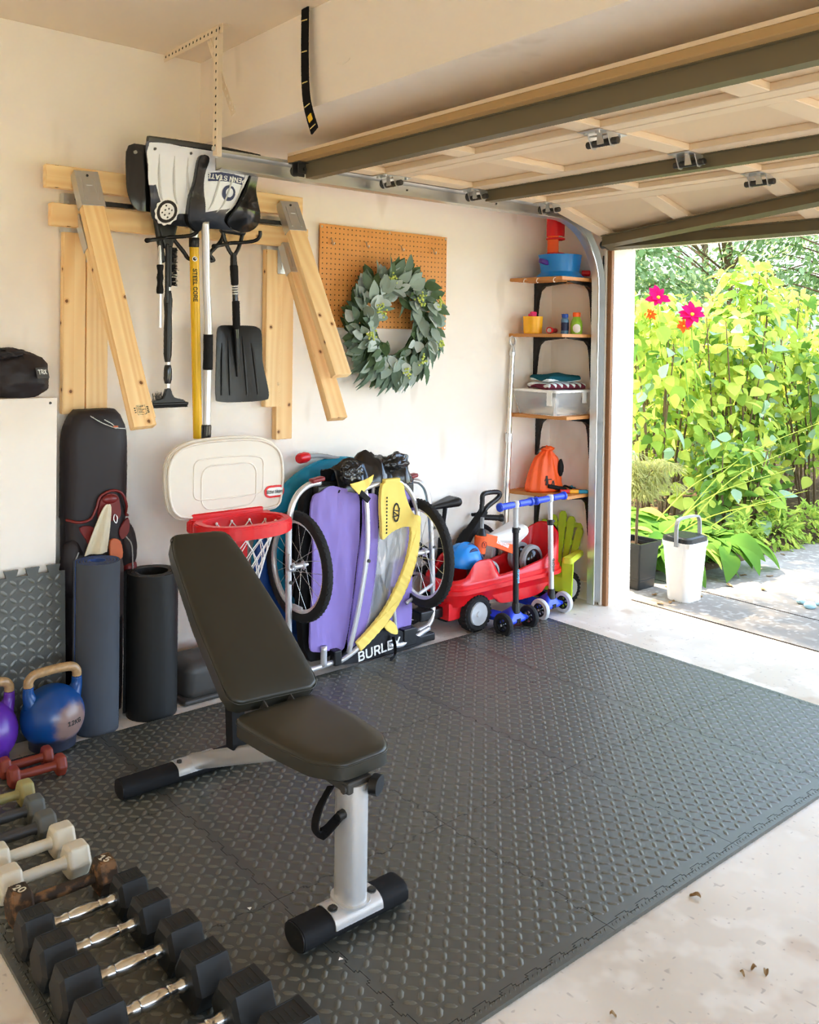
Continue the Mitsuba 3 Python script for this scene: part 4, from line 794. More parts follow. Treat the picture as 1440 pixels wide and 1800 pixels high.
# ------------------------------------------------------------------ kettlebells
def kettlebell(label, x, y, zr, body, grip, txt=None, z0=0.0):
    k = thing('kettlebell', label, 'kettlebell')
    prof = [(0, 0.0), (0.07, 0.0), (0.082, 0.006)] + [(0.112 * math.cos(a), 0.112 + 0.112 * math.sin(a)) for a in np.radians(np.linspace(-42, 88, 22))] + [(0, 0.224)]
    Z = tr(x, y, z0) @ rot('z', zr)
    put(k, 'body', mv(lathe(prof, 44), Z), body, 60)
    for s in (-1, 1):
        put(k, 'horn', mv(tube([(s * 0.072, 0, 0.168), (s * 0.088, 0, 0.205), (s * 0.0895, 0, 0.238)], [0.034, 0.021, 0.0175], 16, 5), Z), body, True)
    put(k, 'handle', mv(tube([(-0.0895, 0, 0.236), (-0.088, 0, 0.258), (-0.07, 0, 0.276), (-0.03, 0, 0.281), (0.03, 0, 0.281), (0.07, 0, 0.276), (0.088, 0, 0.258), (0.0895, 0, 0.236)], 0.0168, 16, 6), Z), grip, True, 'bare worn metal handle')
    if txt:
        def onball(t, h, th0, el):
            m = text(t, h, 0.001, True); v = m.vertices; a = th0 + v[:, 0] / 0.112; e = el + v[:, 1] / 0.112; r = 0.1122 + v[:, 2]
            m.vertices = np.c_[np.sin(a) * np.cos(e) * r, -np.cos(a) * np.cos(e) * r, 0.112 + np.sin(e) * r]; return m
        put(k, 'lettering', mv(cat(onball('12KG', 0.0165, 0.42, -0.02)), tr(x, y, z0)), M['ink'], True)
    return k
kettlebell('blue kettlebell with worn metal patch and bare handle, in front of the leaning tile', -3.106, -0.338, 4, M['kettle'], M['grip'], True, MT + 0.0025)
kettlebell('purple kettlebell cut by the left edge of the picture', -3.335, -0.312, 10, M['kpurple'], M['grip'])

# ------------------------------------------------------------------ dumbbells in a row on the mat
def hexhead(L, R, ch=0.008, inset=True):
    """Hexagonal head along x, flat side down and up."""
    a = np.radians(np.arange(6) * 60); r = R / math.cos(math.radians(30))
    pts = []
    for x, k in ((-L / 2, 1 - ch / R * 1.6), (-L / 2 + ch, 1), (L / 2 - ch, 1), (L / 2, 1 - ch / R * 1.6)):
        pts += [(x, r * k * math.cos(t), r * k * math.sin(t)) for t in a]
    return hull(pts)
def frame_top(L, R):
    w = R * 0.52; t = 0.003
    return cat(*[cbox(-L * 0.28, L * 0.28, s * w - t / 2, s * w + t / 2, R - 0.001, R + 0.0018, 0.0005) for s in (-1, 1)], *[cbox(s * L * 0.28 - t / 2, s * L * 0.28 + t / 2, -w, w, R - 0.001, R + 0.0018, 0.0005) for s in (-1, 1)])
def chromebar(x0, x1):
    L = x1 - x0; p = [(0, 0), (0.0155, 0), (0.0155, 0.012), (0.0125, 0.02), (0.0125, 0.03), (0.0145, 0.034), (0.0145, 0.042), (0.0125, 0.045), (0.0165, L * 0.38), (0.0172, L * 0.5)]
    p = p + [(r, L - z) for r, z in p[::-1][1:]]
    return mv(lathe(p, 18), frame(V(x0, 0, 0), V(0, 1, 0), V(0, 0, 1), V(1, 0, 0)))
def hexdumb(label, y, xl, xr, L, R, m, wear, num, group=None, bar='chrome', yaw=0, numcol=None):
    k = thing('dumbbell', label, 'dumbbell', group)
    z = MT + 0.002 + R; xc = (xl + xr) / 2; Z = tr(xc, y, z) @ rot('z', yaw); h = (xr - xl) / 2
    for s in (-1, 1):
        hd = put(k, 'head', mv(hexhead(L, R), Z @ tr(s * h, 0, 0)), m, 20)
        put(hd, 'rim', mv(frame_top(L, R), Z @ tr(s * h, 0, 0)), m, 20)
        if num: put(hd, 'number', mv(text(num[s > 0], min(0.026, R * 0.5), 0.0016), Z @ tr(s * h, 0, R - 0.0006) @ rot('z', -62)), numcol or m, False)
        else: put(hd, 'raised_marks', mv(cat(*[cbox(-L * 0.14 + i * L * 0.14 - 0.003, -L * 0.14 + i * L * 0.14 + 0.003, -R * 0.30, R * 0.30, R - 0.001, R + 0.0012, 0.0005) for i in range(3)]), Z @ tr(s * h, 0, 0)), m, 20)
    if bar == 'chrome': put(k, 'handle', mv(chromebar(-h + L / 2 - 0.002, h - L / 2 + 0.002), Z), M['chrome'], 30, 'knurled chrome handle')
    else: put(k, 'handle', mv(lathe([(0, 0), (0.013, 0), (0.016, (2 * h - L) / 2), (0.013, 2 * h - L), (0, 2 * h - L)], 16), Z @ frame(V(-h + L / 2, 0, 0), V(0, 1, 0), V(0, 0, 1), V(1, 0, 0))), bar, 30)
    return k
G_ = 'rubber hex dumbbells in the row'
hexdumb('black rubber hex dumbbell with chrome handle, next after the rusty one', -1.436, -3.512, -3.272, 0.078, 0.048, M['rubber'], None, None, G_)
hexdumb('black rubber hex dumbbell with chrome handle, second after the rusty one', -1.568, -3.510, -3.272, 0.084, 0.051, M['rubber'], None, None, G_, yaw=0.8)
hexdumb('black rubber hex dumbbell with chrome handle, third after the rusty one', -1.702, -3.505, -3.258, 0.09, 0.054, M['rubber'], None, None, G_, yaw=-0.7)
hexdumb('black rubber hex dumbbell with chrome handle, fourth after the rusty one', -1.846, -3.510, -3.266, 0.094, 0.057, M['rubber'], None, None, G_, yaw=0.8)
hexdumb('black rubber hex dumbbell beside the front bench foot, fifth after the rusty one', -1.994, -3.515, -3.246, 0.10, 0.060, M['rubber'], None, None, G_)
hexdumb('largest black rubber hex dumbbell at the bottom edge of the picture', -2.148, -3.515, -3.23, 0.106, 0.064, M['rubber'], None, None, G_)
hexdumb('rusty iron hex dumbbell marked 20 and 15', -1.302, -3.508, -3.287, 0.058, 0.043, M['rust'], None, ('20', '15'), None, M['rust'], yaw=-1, numcol=M['beige'])
def neodumb(label, y, xl, xr, m, R=0.038, L=0.06, group=None, barr=0.0155, yaw=0, num=None, bar=None):
    k = thing('dumbbell', label, 'dumbbell', group)
    xc = (xl + xr) / 2; h = (xr - xl) / 2; Z = tr(xc, y, MT + 0.002 + R * 0.99) @ rot('z', yaw)
    for s in (-1, 1):
        a = np.radians(np.arange(6) * 60); r = R / math.cos(math.radians(30)) - 0.012
        hd = hull(np.vstack([_ico2 * 0.012 + V(x, r * math.cos(t), r * math.sin(t)) for x in (-L / 2 + 0.012, L / 2 - 0.012) for t in a]))
        e = put(k, 'head', mv(hd, Z @ tr(s * h, 0, 0)), m, 50)
        if num: put(e, 'white_print', mv(cat(*[cbox(-0.012, 0.012, -0.010 + 0.007 * i, -0.007 + 0.007 * i, R - 0.001, R + 0.0008, 0.0003) for i in range(3)]), Z @ tr(s * h, 0, 0)), M['white'], False)
    put(k, 'handle', mv(lathe([(0, 0), (barr * 1.5, 0.0), (barr * 1.02, 0.02), (barr * 1.1, h - L / 2 + 0.01), (barr * 1.02, 2 * h - L), (barr * 1.5, 2 * h - L + 0.02), (0, 2 * h - L + 0.02)], 18), Z @ frame(V(-h + L / 2 - 0.01, 0, 0), V(0, 1, 0), V(0, 0, 1), V(1, 0, 0))), bar or m, 40)
    return k
neodumb('cream vinyl dumbbell, the one nearer the kettlebells', -1.055, -3.498, -3.318, M['beige'], 0.041, 0.062, 'cream dumbbells')
neodumb('cream vinyl dumbbell, the one beside the rusty dumbbell', -1.180, -3.502, -3.320, M['beige'], 0.041, 0.062, 'cream dumbbells', yaw=1)
neodumb('small red brown dumbbell touching the blue kettlebell', -0.478, -3.312, -3.172, M['redneo'], 0.032, 0.034, 'red brown dumbbells', 0.014)
neodumb('small red brown dumbbell, just before its twin at the kettlebell', -0.565, -3.308, -3.156, M['redneo'], 0.032, 0.034, 'red brown dumbbells', 0.014, yaw=-2)
neodumb('small khaki hex dumbbell beside the red brown pair', -0.70, -3.50, -3.312, M['khaki'], 0.036, 0.045, None, 0.014, num='8')
neodumb('dark grey dumbbell between the khaki and the cream ones, nearer the khaki one', -0.822, -3.51, -3.322, M['oliv'], 0.037, 0.052, 'dark dumbbells', 0.015, bar=M['darkgrey'])
neodumb('dark grey dumbbell between the khaki and the cream ones, nearer the cream ones', -0.942, -3.512, -3.328, M['oliv'], 0.038, 0.055, 'dark dumbbells', 0.015, bar=M['darkgrey'])

# ------------------------------------------------------------------ weight bench
bn = thing('weight_bench', 'adjustable weight bench with dark padded seat and raised back on silver legs', 'weight bench')
CX = lambda y: -2.842 + 0.045 * (y + 1.85) / 1.0
zf = MT + 0.002
ov = lambda a, b, n=32: [(a * math.copysign(abs(math.cos(t)) ** 0.8, math.cos(t)), b * math.copysign(abs(math.sin(t)) ** 0.8, math.sin(t))) for t in np.arange(n) / n * 2 * np.pi]
def foot(y, x0, x1, a=0.045, b=0.032, name='front_foot'):
    z = zf + b
    f = put(bn, name, side([(y + p, z + q_) for p, q_ in ov(a, b)], x0, x1), M['blackm'], 40, 'black oval floor tube')
    for x, d in ((x0, -0.004), (x1, 0.004)):
        put(f, 'end_cap', side([(y + p, z + q_) for p, q_ in ov(a * 0.97, b * 0.95)], min(x, x + d), max(x, x + d)), M['black'])
    return f, z
def saddle(y, xc, z, a, b, w, mat_):
    o, i_ = Polygon([(p, q_) for p, q_ in ov(a + 0.004, b + 0.004, 40)]), Polygon([(p, q_) for p, q_ in ov(a + 0.0008, b + 0.0008, 40)])
    p = o.difference(i_).intersection(sbox(-0.2, 0.0, 0.2, 0.2))
    return mv(side(p, xc - w / 2, xc + w / 2), tr(0, y, z))
f, z = foot(-1.832, -3.012, -2.688)
xc = -2.848
put(bn, 'saddle_plate', saddle(-1.832, xc, z, 0.045, 0.032, 0.15, None), M['post'], 30)
for s in (-1, 1): put(bn, 'bolt', cat(cyl((xc + s * 0.062, -1.845, z + 0.034), (xc + s * 0.062, -1.845, z + 0.042), 0.0095, n=6), cyl((xc + s * 0.062, -1.845, z + 0.034), (xc + s * 0.062, -1.845, z + 0.0375), 0.013, n=14)), M['steelgrey'])
po = mv(ext([(p, q_) for p, q_ in ov(0.036, 0.046)], 0.36 - (z + 0.03) + 0.03), tr(xc, -1.836, z + 0.03))
put(bn, 'post', po, M['post'], 40, 'silver oval post')
put(bn, 'post_collar', mv(ext(Polygon([(p, q_) for p, q_ in ov(0.045, 0.055)]), 0.006), tr(xc, -1.836, z + 0.0345)), M['post'], 40)
put(bn, 'seat_bracket', cat(rbox(xc - 0.040, xc + 0.040, -1.875, -1.60, 0.372, 0.404, 0.006), cyl((xc - 0.045, -1.858, 0.385), (xc + 0.012, -1.858, 0.385), 0.012, n=12)), M['darkgrey'])
put(bn, 'pivot_cap', mv(ext(rrect(-0.030, 0.03, -0.022, 0.022, 0.02), 0.022), frame(V(xc + 0.028, -1.885, 0.388), V(0.85, 0.5, 0) / np.linalg.norm([0.85, 0.5]), V(0, 0, 1), V(0.5, -0.85, 0) / np.linalg.norm([0.5, 0.85]))), M['black'])
def pad(poly, th, r, Z, m, name, bulge=0.006):
    """Upholstered pad: stacked insets give a rounded edge; polygon in x, y, top at +th."""
    poly = Polygon(poly) if not isinstance(poly, Polygon) else poly
    n = 72; lay = []
    prof = [(0.010, 0.0), (0.0, 0.006), (0.0, th - r)] + [(r * (1 - math.cos(a)), th - r + r * math.sin(a)) for a in np.radians((25, 50, 75))] + [(r + 0.012, th + bulge * 0.5), (r + 0.035, th + bulge)]
    vs = []
    for d, zz in prof:
        p = poly.buffer(-d, join_style=1) if d > 0 else poly
        e = p.exterior; c = V(*poly.centroid.coords[0])
        ang = np.arange(n) / n * 2 * np.pi; bb = np.array(poly.bounds); big = 2
        pts = []
        for t in ang:
            ray = LineString([c, c + big * V(math.cos(t), math.sin(t))]); x = ray.intersection(e)
            x = x if x.geom_type == 'Point' else list(x.geoms)[-1]; pts.append((x.x, x.y, zz))
        vs.append(pts)
    vs = np.array(vs); k = len(prof); v = vs.reshape(-1, 3)
    i, j = np.meshgrid(np.arange(k - 1), np.arange(n), indexing='ij'); j2 = (j + 1) % n
    f = np.stack([i * n + j, i * n + j2, (i + 1) * n + j2, (i + 1) * n + j], -1).reshape(-1, 4)
    v = np.vstack([v, [*c, 0.0], [*c, th + bulge]]); j = np.arange(n); j2 = (j + 1) % n; e = (k - 1) * n
    f = np.vstack([f[:, [0, 1, 2]], f[:, [0, 2, 3]], np.stack([j * 0 + k * n, j2, j], 1), np.stack([j * 0 + k * n + 1, e + j, e + j2], 1)])
    mm = trimesh.Trimesh(v, f, process=False)
    key_ = put(bn, name, mv(mm, Z), m, 42)
    e = np.array(poly.exterior.coords)[:-1]
    put(key_, 'piping', mv(tube(np.c_[e * 1.0, np.full(len(e), th - r * 0.9)], 0.0022, 6, 1, True), Z), m, True)
    return key_
def smooth_poly(P, r):
    return Polygon(P).buffer(-r).buffer(r, quad_segs=8)
zs = 0.404
seatP = smooth_poly([(-0.147, 0.21), (0.147, 0.21), (0.142, 0.02), (0.125, -0.14), (0.075, -0.222), (-0.075, -0.222), (-0.125, -0.14), (-0.142, 0.02)], 0.05)
put_seat = pad(seatP, 0.052, 0.012, tr(CX(-1.63), -1.645, zs) @ rot('z', 2), M['vinyl'], 'seat_pad')
hb0, hb1 = V(CX(-1.42), -1.425, 0.462), V(CX(-0.86), -0.862, 0.842)
by = (hb1 - hb0) / np.linalg.norm(hb1 - hb0); bx = V(1, 0.045, 0); bx -= by * np.dot(bx, by); bx /= np.linalg.norm(bx); bz = np.cross(bx, by)
BL_ = np.linalg.norm(hb1 - hb0)
backP = smooth_poly([(-0.152, 0.0), (0.152, 0.0), (0.146, BL_ * 0.45), (0.122, BL_ * 0.86), (0.105, BL_), (-0.105, BL_), (-0.122, BL_ * 0.86), (-0.146, BL_ * 0.45)], 0.04)
FB = frame(hb0, bx, by, bz)
pad(backP, 0.055, 0.012, FB @ tr(0, 0, -0.035), M['vinyl'], 'back_pad')
put(bn, 'back_bar', mv(rbox(-0.022, 0.022, 0.02, BL_ * 0.75, -0.075, -0.036, 0.004), FB), M['darkgrey'])
f, z2 = foot(-0.858, -3.062, -2.552, 0.038, 0.030, 'rear_foot')
xr_ = CX(-0.9) + 0.0
put(bn, 'saddle_plate', saddle(-0.858, xr_, z2, 0.038, 0.030, 0.15, None), M['post'], 30)
for s in (-1, 1): put(bn, 'bolt', cyl((xr_ + s * 0.06, -0.868, z2 + 0.031), (xr_ + s * 0.06, -0.868, z2 + 0.039), 0.0095, n=6), M['steelgrey'])
put(bn, 'main_rail', tube([(xr_, -0.85, z2 + 0.012), (CX(-1.23), -1.235, 0.225), (CX(-1.62), -1.62, 0.392)], 1.0, prof=np.array(ov(0.019, 0.028, 20))), M['post'], 40, 'silver sloping rail')
put(bn, 'back_brace', tube([hb0 + by * 0.30 - bz * 0.06, V(CX(-1.2), -1.17, 0.225)], 1.0, prof=np.array([(-0.022, -0.022), (0.022, -0.022), (0.022, 0.022), (-0.022, 0.022)])), M['blackm'], False, 'black brace')
put(bn, 'joint_plate', cat(*[side(smp([(-1.50, 0.37), (-1.38, 0.40), (-1.36, 0.47), (-1.41, 0.48), (-1.52, 0.41)], 3), CX(-1.43) + s - 0.002, CX(-1.43) + s + 0.002) for s in (-0.045, 0.045)]), M['darkgrey'])
st = crom([(xc - 0.04, -1.80, 0.37), (xc - 0.085, -1.815, 0.335), (xc - 0.105, -1.825, 0.295), (xc - 0.09, -1.835, 0.278), (xc - 0.05, -1.84, 0.302), (xc - 0.02, -1.84, 0.325)], 5)
m, *_ = strapw(st, 0.03, 0.004)
put(bn, 'strap', m, M['webbing'], False, 'black webbing loop')
put(bn, 'strap_knob', cyl((xc - 0.022, -1.848, 0.318), (xc - 0.055, -1.852, 0.316), 0.013, 0.011, 12, 0.002), M['black'])
put(bn, 'latch', mv(cbox(-0.02, 0.02, -0.004, 0.004, -0.012, 0.012, 0.002), tr(xc + 0.055, -1.79, 0.375), rot('z', 0)), M['black'])
for x, y in ((-2.955, -1.97), (-2.93, -1.915)):
    pass
# crumbs on the tiles and the slab
q = np.random.default_rng(21)
for n_, (x, y, zz, mt) in enumerate([(-3.02, -1.62, MT + 0.0015, 'offwhite'), (-2.945, -1.93, MT + 0.0015, 'offwhite'), (-3.25, -1.915, 0.17, 'khaki')][:2]):
    solo('paper_crumb', mv(ext([(-0.006, -0.004), (0.006, -0.005), (0.002, 0.006)], 0.001), rot('z', 40 + 70 * n_), tr(x, y, zz)), M[mt], ['tiny white paper crumb on the foam mat, left of the front bench foot', 'tiny white paper crumb on the foam mat, just in front of the front bench foot'][n_], 'crumb', smooth=False)
for n_, (x, y, s_) in enumerate([(-2.03, -2.325, 0.6), (-2.171, -2.576, 0.3), (-2.162, -2.603, 0.35), (-2.211, -2.569, 0.25), (-2.564, -2.455, 0.3)]):
    m = sheet(lambda u, v: ((u - 0.5) * 0.034 * s_ * np.sin(np.pi * (0.1 + 0.8 * v)), (v - 0.5) * 0.05 * s_, 0.004 + 0.010 * np.abs(u - 0.5) + 0.004 * np.sin(v * 5)), 6, 8, 0.001)
    solo('dry_leaf', mv(m, rot('z', 50 * n_ + 20), tr(x, y, 0)), M['leafdry'], ['largest brown crumpled leaf bit on the concrete, close to the mat edge'] [0] if n_ == 0 else ['', 'tiny dark leaf bit on the bare concrete, middle one of three', 'tiny dark leaf bit on the bare concrete, rightmost of three', 'tiny dark leaf bit on the bare concrete, leftmost of three', 'tiny dark leaf bit at the bottom edge of the picture, on the concrete'][n_], 'leaf', smooth=True)

# ------------------------------------------------------------------ toy basketball hoop
bh = thing('toy_basketball_hoop', 'toy basketball hoop with ivory backboard, red rim and white net behind the bench', 'basketball hoop')
BBP = smp([(-2.646, 0.93), (-2.640, 1.005), (-2.605, 1.060), (-2.52, 1.094), (-2.36, 1.102), (-2.21, 1.092), (-2.125, 1.055), (-2.088, 1.0), (-2.078, 0.92), (-2.084, 0.835), (-2.10, 0.782), (-2.155, 0.764), (-2.36, 0.757), (-2.55, 0.766), (-2.612, 0.795), (-2.636, 0.85)], 6)
b = put(bh, 'backboard', wall(BBP, -0.275, -0.235, 0.012), M['ivory'], 50)
put(b, 'rim_lip', tube([(x, -0.277, z) for x, z in np.array(BBP.buffer(-0.014).exterior.coords)[:-1:2]], 0.006, 8, 1, True), M['ivory'], True)
for g, zz in ((BBP.buffer(-0.085).intersection(sbox(-2.52, 0.78, -2.19, 1.03)).buffer(-0.03).buffer(0.03), 0), (rrect(-2.485, -2.225, 0.80, 0.985, 0.05), 0)):
    put(b, 'molded_line', tube([(x, -0.2745, z) for x, z in np.array(g.exterior.coords)[:-1]], 0.0035, 6, 1, True), M['grey' if False else 'ivory'], True)
Lg = onwall(-2.135, -0.2765, 0.848)
put(bh, 'logo_plate', mv(bev(rrect(-0.05, 0.05, -0.027, 0.027, 0.026), 0.004, 0.001), Lg), M['red'], False, 'red and white oval logo')
put(bh, 'logo_plate', mv(ext(rrect(-0.041, 0.041, -0.018, 0.018, 0.0175), 0.0052), Lg), M['white'], False)
put(bh, 'lettering', mv(text('little tikes', 0.0145, 0.0064), sc(0.92, 1, 1), Lg), M['ink'], False)
rc = V(-2.36, -0.405, 0.742)
rp = [(rc[0] + 0.185 * math.copysign(abs(math.cos(t)) ** 0.85, math.cos(t)), rc[1] + 0.125 * math.copysign(abs(math.sin(t)) ** 0.9, math.sin(t)), rc[2]) for t in np.arange(48) / 48 * 2 * np.pi]
rim = Polygon([p[:2] for p in rp]); outer = rim.buffer(0.026); inner = rim.buffer(-0.022)
put(bh, 'rim', bev(outer.union(sbox(-2.555, -0.32, -2.165, -0.277).buffer(0.0)).buffer(-0.01).buffer(0.01).difference(inner), 0.056, 0.010, 0.716), M['red'], 45, 'red ring')
put(bh, 'rim_bracket', rbox(-2.53, -2.19, -0.285, -0.262, 0.70, 0.79, 0.01), M['red'])
NS, N1 = 12, 7
def netp(i, l):
    t = (i + 0.5 * (l % 2)) / NS * 2 * np.pi; k = 1 - 0.58 * (l / (N1 - 1)) ** 0.8
    return V(rc[0] + 0.155 * k * math.cos(t), rc[1] + 0.098 * k * math.sin(t), rc[2] - 0.0 - l * 0.042 + (0.006 if l == 0 else 0))
cords = []
for i in range(NS):
    for dl in (0, -1):
        cords.append(tube([netp(i, 0) if l == 0 else netp(i + (dl * 1.0 + 0.5) * 0 + (0 if dl == 0 else -1) * ((l + 1) // 2) + (0 if dl else (l // 2)), l) for l in range(N1)], 0.0024, 5))
put(bh, 'net', cat(*cords), M['white'], True, 'white cord net')
put(bh, 'net_knots', cat(*[ell(netp(i, 0), 0.006, 1) for i in range(NS)]), M['white'], True)
put(bh, 'post', bev(rrect(-2.325, -2.235, -0.232, -0.155, 0.012), 0.80, 0.004, 0.12), M['red'], 40, 'red post')
bs = put(bh, 'base', cat(hull(np.vstack([_ico2 * 0.05 + V(x, y, z) for x in (-2.50, -2.14) for y in (-0.235, -0.12) for z in (0.052, 0.12)]))), M['darkgrey'], 50, 'dark rounded base')
put(bs, 'base_rim', hull(np.vstack([_ico * 0.012 + V(x, y, 0.014) for x in (-2.55, -2.1) for y in (-0.285, -0.075)])), M['darkgrey'], 50)

# ------------------------------------------------------------------ folded toddler trampoline behind the trailer
tp = thing('toddler_trampoline', 'round blue padded toddler trampoline standing on edge behind the bike trailer', 'trampoline')
TC = V(-1.66, -0.075, 0.475)
def torus(R, a, b, n=64, k=12):
    t = np.arange(n) / n * 2 * np.pi; s = np.arange(k) / k * 2 * np.pi
    P = [V(R * math.cos(u), 0, R * math.sin(u)) for u in t]
    v = np.array([[((R + a * math.cos(w)) * math.cos(u), b * math.sin(w), (R + a * math.cos(w)) * math.sin(u)) for w in s] for u in t]).reshape(-1, 3)
    i, j = np.meshgrid(np.arange(n), np.arange(k), indexing='ij'); j2 = (j + 1) % k; i2 = (i + 1) % n
    q4 = np.stack([i * k + j, i * k + j2, i2 * k + j2, i2 * k + j], -1).reshape(-1, 4)
    m = trimesh.Trimesh(v, np.vstack([q4[:, [0, 1, 2]], q4[:, [0, 2, 3]]]), process=False)
    if m.volume < 0: m.invert()
    return m
sk_ = torus(0.385, 0.085, 0.035, 96, 14); v = sk_.vertices; an = np.arctan2(v[:, 2], v[:, 0]); v[:, 1] *= 1 + 0.10 * np.sin(an * 31) + 0.08 * np.sin(an * 17 + 1)
up = an > math.radians(60)
put(tp, 'padded_skirt', mv(trimesh.Trimesh(v, sk_.faces, process=False), tr(*TC)), M['teal'], True, 'teal blue padded ring')
put(tp, 'jumping_mat', mv(mv(trimesh.creation.cylinder(0.31, 0.006, sections=48), rot('x', 90)), tr(*TC)), M['blackm'], 40)
put(tp, 'back_cover', mv(torus(0.42, 0.05, 0.022), tr(TC[0], TC[1] - 0.022, TC[2])).slice_plane([0, 0, 0.60], [0, 0, -1]), M['bluefabric'], True)
put(tp, 'handle_bar', tube([(-1.60, -0.075, 0.92), (-1.75, -0.08, 0.955), (-1.86, -0.10, 0.962)], 0.012, 10, 4), M['grey'], True)
put(tp, 'foam_handle', mv(lathe([(0, 0), (0.02, 0.004), (0.025, 0.015), (0.026, 0.05), (0.021, 0.07), (0, 0.075)], 18), basis(V(-1.905, -0.108, 0.955), V(1, 0.25, 0.05))), M['red'], 50, 'red foam handle end')

# ------------------------------------------------------------------ folded bike trailer
bt = thing('bike_trailer', 'folded purple and yellow child bike trailer standing on end with spoked wheels', 'bike trailer')
def wheel(parent, c, R, tire, nrm, spokes=20, mt='tiregrey', hubw=0.05, nm='wheel', rimc='alu', tread=True):
    nrm = V(*nrm) / np.linalg.norm(nrm); B_ = basis(V(*c), nrm)
    prof = [(R - tire, -tire * 0.42), (R - tire * 0.5, -tire * 0.5), (R - tire * 0.12, -tire * 0.34), (R, 0), (R - tire * 0.12, tire * 0.34), (R - tire * 0.5, tire * 0.5), (R - tire, tire * 0.42)]
    w = put(parent, nm, mv(lathe(prof + [prof[0]], 56), B_), M[mt], 40, 'black tyre')
    ri = R - tire + 0.002
    put(w, 'wheel_rim', mv(lathe([(ri, -0.011), (ri, 0.011), (ri - 0.016, 0.009), (ri - 0.018, 0), (ri - 0.016, -0.009), (ri, -0.011)], 56), B_), M[rimc], 30)
    put(w, 'hub', mv(lathe([(0, -hubw), (0.007, -hubw), (0.009, -hubw * 0.6), (0.02, -hubw * 0.55), (0.02, -hubw * 0.48), (0.011, -hubw * 0.4), (0.011, hubw * 0.4), (0.02, hubw * 0.48), (0.02, hubw * 0.55), (0.009, hubw * 0.6), (0.007, hubw), (0, hubw)], 16), B_), M['alu'], 30)
    S = []
    for i in range(spokes):
        a = i / spokes * 2 * np.pi; s = 1 if i % 2 else -1; o = 0.9 * (1 if (i // 2) % 2 else -1)
        S.append(cyl((0.019 * math.cos(a + o), 0.019 * math.sin(a + o), s * hubw * 0.5), ((ri - 0.017) * math.cos(a), (ri - 0.017) * math.sin(a), 0), 0.0011, n=5))
    put(w, 'spokes', mv(cat(*S), B_), M['chrome'], True)
    if tread:
        K = [mv(cbox(-0.004, 0.004, -tire * 0.30, tire * 0.30, -0.002, 0.0015, 0.0008), tr(0, 0, R - 0.0015), rot('y', 360 * i / 60)) for i in range(60)]
        put(w, 'tyre_blocks', mv(cat(*[mv(x, rot('x', 90)) for x in K]), B_), M[mt], False)
    return w
w1 = wheel(bt, (-2.058, -0.36, 0.522), 0.244, 0.040, (1, 0.02, 0.02), 20)
put(w1, 'reflector', mv(rbox(-0.004, 0.004, -0.035, 0.035, -0.014, 0.014, 0.006), tr(-2.058, -0.36, 0.335)), M['lightgrey'])
put(w1, 'quick_release', tube([(-2.10, -0.385, 0.522), (-2.122, -0.385, 0.522), (-2.126, -0.39, 0.556), (-2.124, -0.392, 0.59)], [0.01, 0.008, 0.006, 0.005], 8, 4), M['alu'], True)
w2 = wheel(bt, (-1.36, -0.37, 0.483), 0.264, 0.042, (1, -0.10, 0.02), 20)
def tb(pts, r=0.0125, nm='frame_tube', mt='alu', sm=5): return put(bt, nm, tube(pts, r, 12, sm), M[mt], True)
tb([(-2.10, -0.36, 0.045), (-2.105, -0.36, 0.30), (-2.11, -0.36, 0.62), (-2.105, -0.36, 0.75), (-2.07, -0.355, 0.83), (-2.00, -0.34, 0.87), (-1.93, -0.33, 0.875)], 0.014, sm=6)
tb([(-1.24, -0.16, 0.80), (-1.205, -0.18, 0.79), (-1.175, -0.20, 0.74), (-1.16, -0.215, 0.60), (-1.152, -0.23, 0.30), (-1.155, -0.24, 0.14), (-1.20, -0.26, 0.075), (-1.29, -0.275, 0.058)], 0.014, sm=6)
tb([(-1.73, -0.352, 0.82), (-1.62, -0.352, 0.842), (-1.50, -0.352, 0.842), (-1.43, -0.352, 0.80), (-1.385, -0.36, 0.72), (-1.372, -0.365, 0.64)], 0.0125)
tb([(-1.694, -0.36, 0.82), (-1.692, -0.375, 0.70), (-1.70, -0.385, 0.52), (-1.74, -0.38, 0.28), (-1.785, -0.37, 0.085)], 0.0125)
tb([(-1.63, -0.34, 0.84), (-1.63, -0.33, 0.77)], 0.009)
tb([(-1.50, -0.33, 0.33), (-1.485, -0.33, 0.18), (-1.47, -0.33, 0.05)], 0.011)
tb([(-1.41, -0.33, 0.235), (-1.36, -0.32, 0.25), (-1.25, -0.28, 0.262), (-1.165, -0.245, 0.27)], 0.009)
tb([(-2.10, -0.36, 0.05), (-1.98, -0.36, 0.048), (-1.87, -0.36, 0.055)], 0.012)
tb([(-1.83, -0.37, 0.055), (-1.76, -0.375, 0.085), (-1.70, -0.375, 0.12)], 0.012)
tb([(-1.53, -0.345, 0.055), (-1.46, -0.345, 0.045), (-1.42, -0.34, 0.05)], 0.012)
tb([(-1.355, -0.32, 0.045), (-1.28, -0.30, 0.058), (-1.22, -0.285, 0.065)], 0.012)
tb([(-1.92, -0.365, 0.14), (-1.92, -0.365, 0.05)], 0.015)
for x0, x1, y, z0, z1 in ((-2.13, -2.03, -0.365, 0.008, 0.045), (-1.87, -1.83, -0.36, 0.04, 0.11), (-1.44, -1.36, -0.33, 0.03, 0.115), (-1.34, -1.21, -0.30, 0.012, 0.05), (-1.95, -1.86, -0.325, 0.80, 0.86), (-1.36, -1.28, -0.20, 0.74, 0.80)):
    put(bt, 'joint_block', rbox(x0, x1, y - 0.022, y + 0.022, z0, z1, 0.006), M['black'])
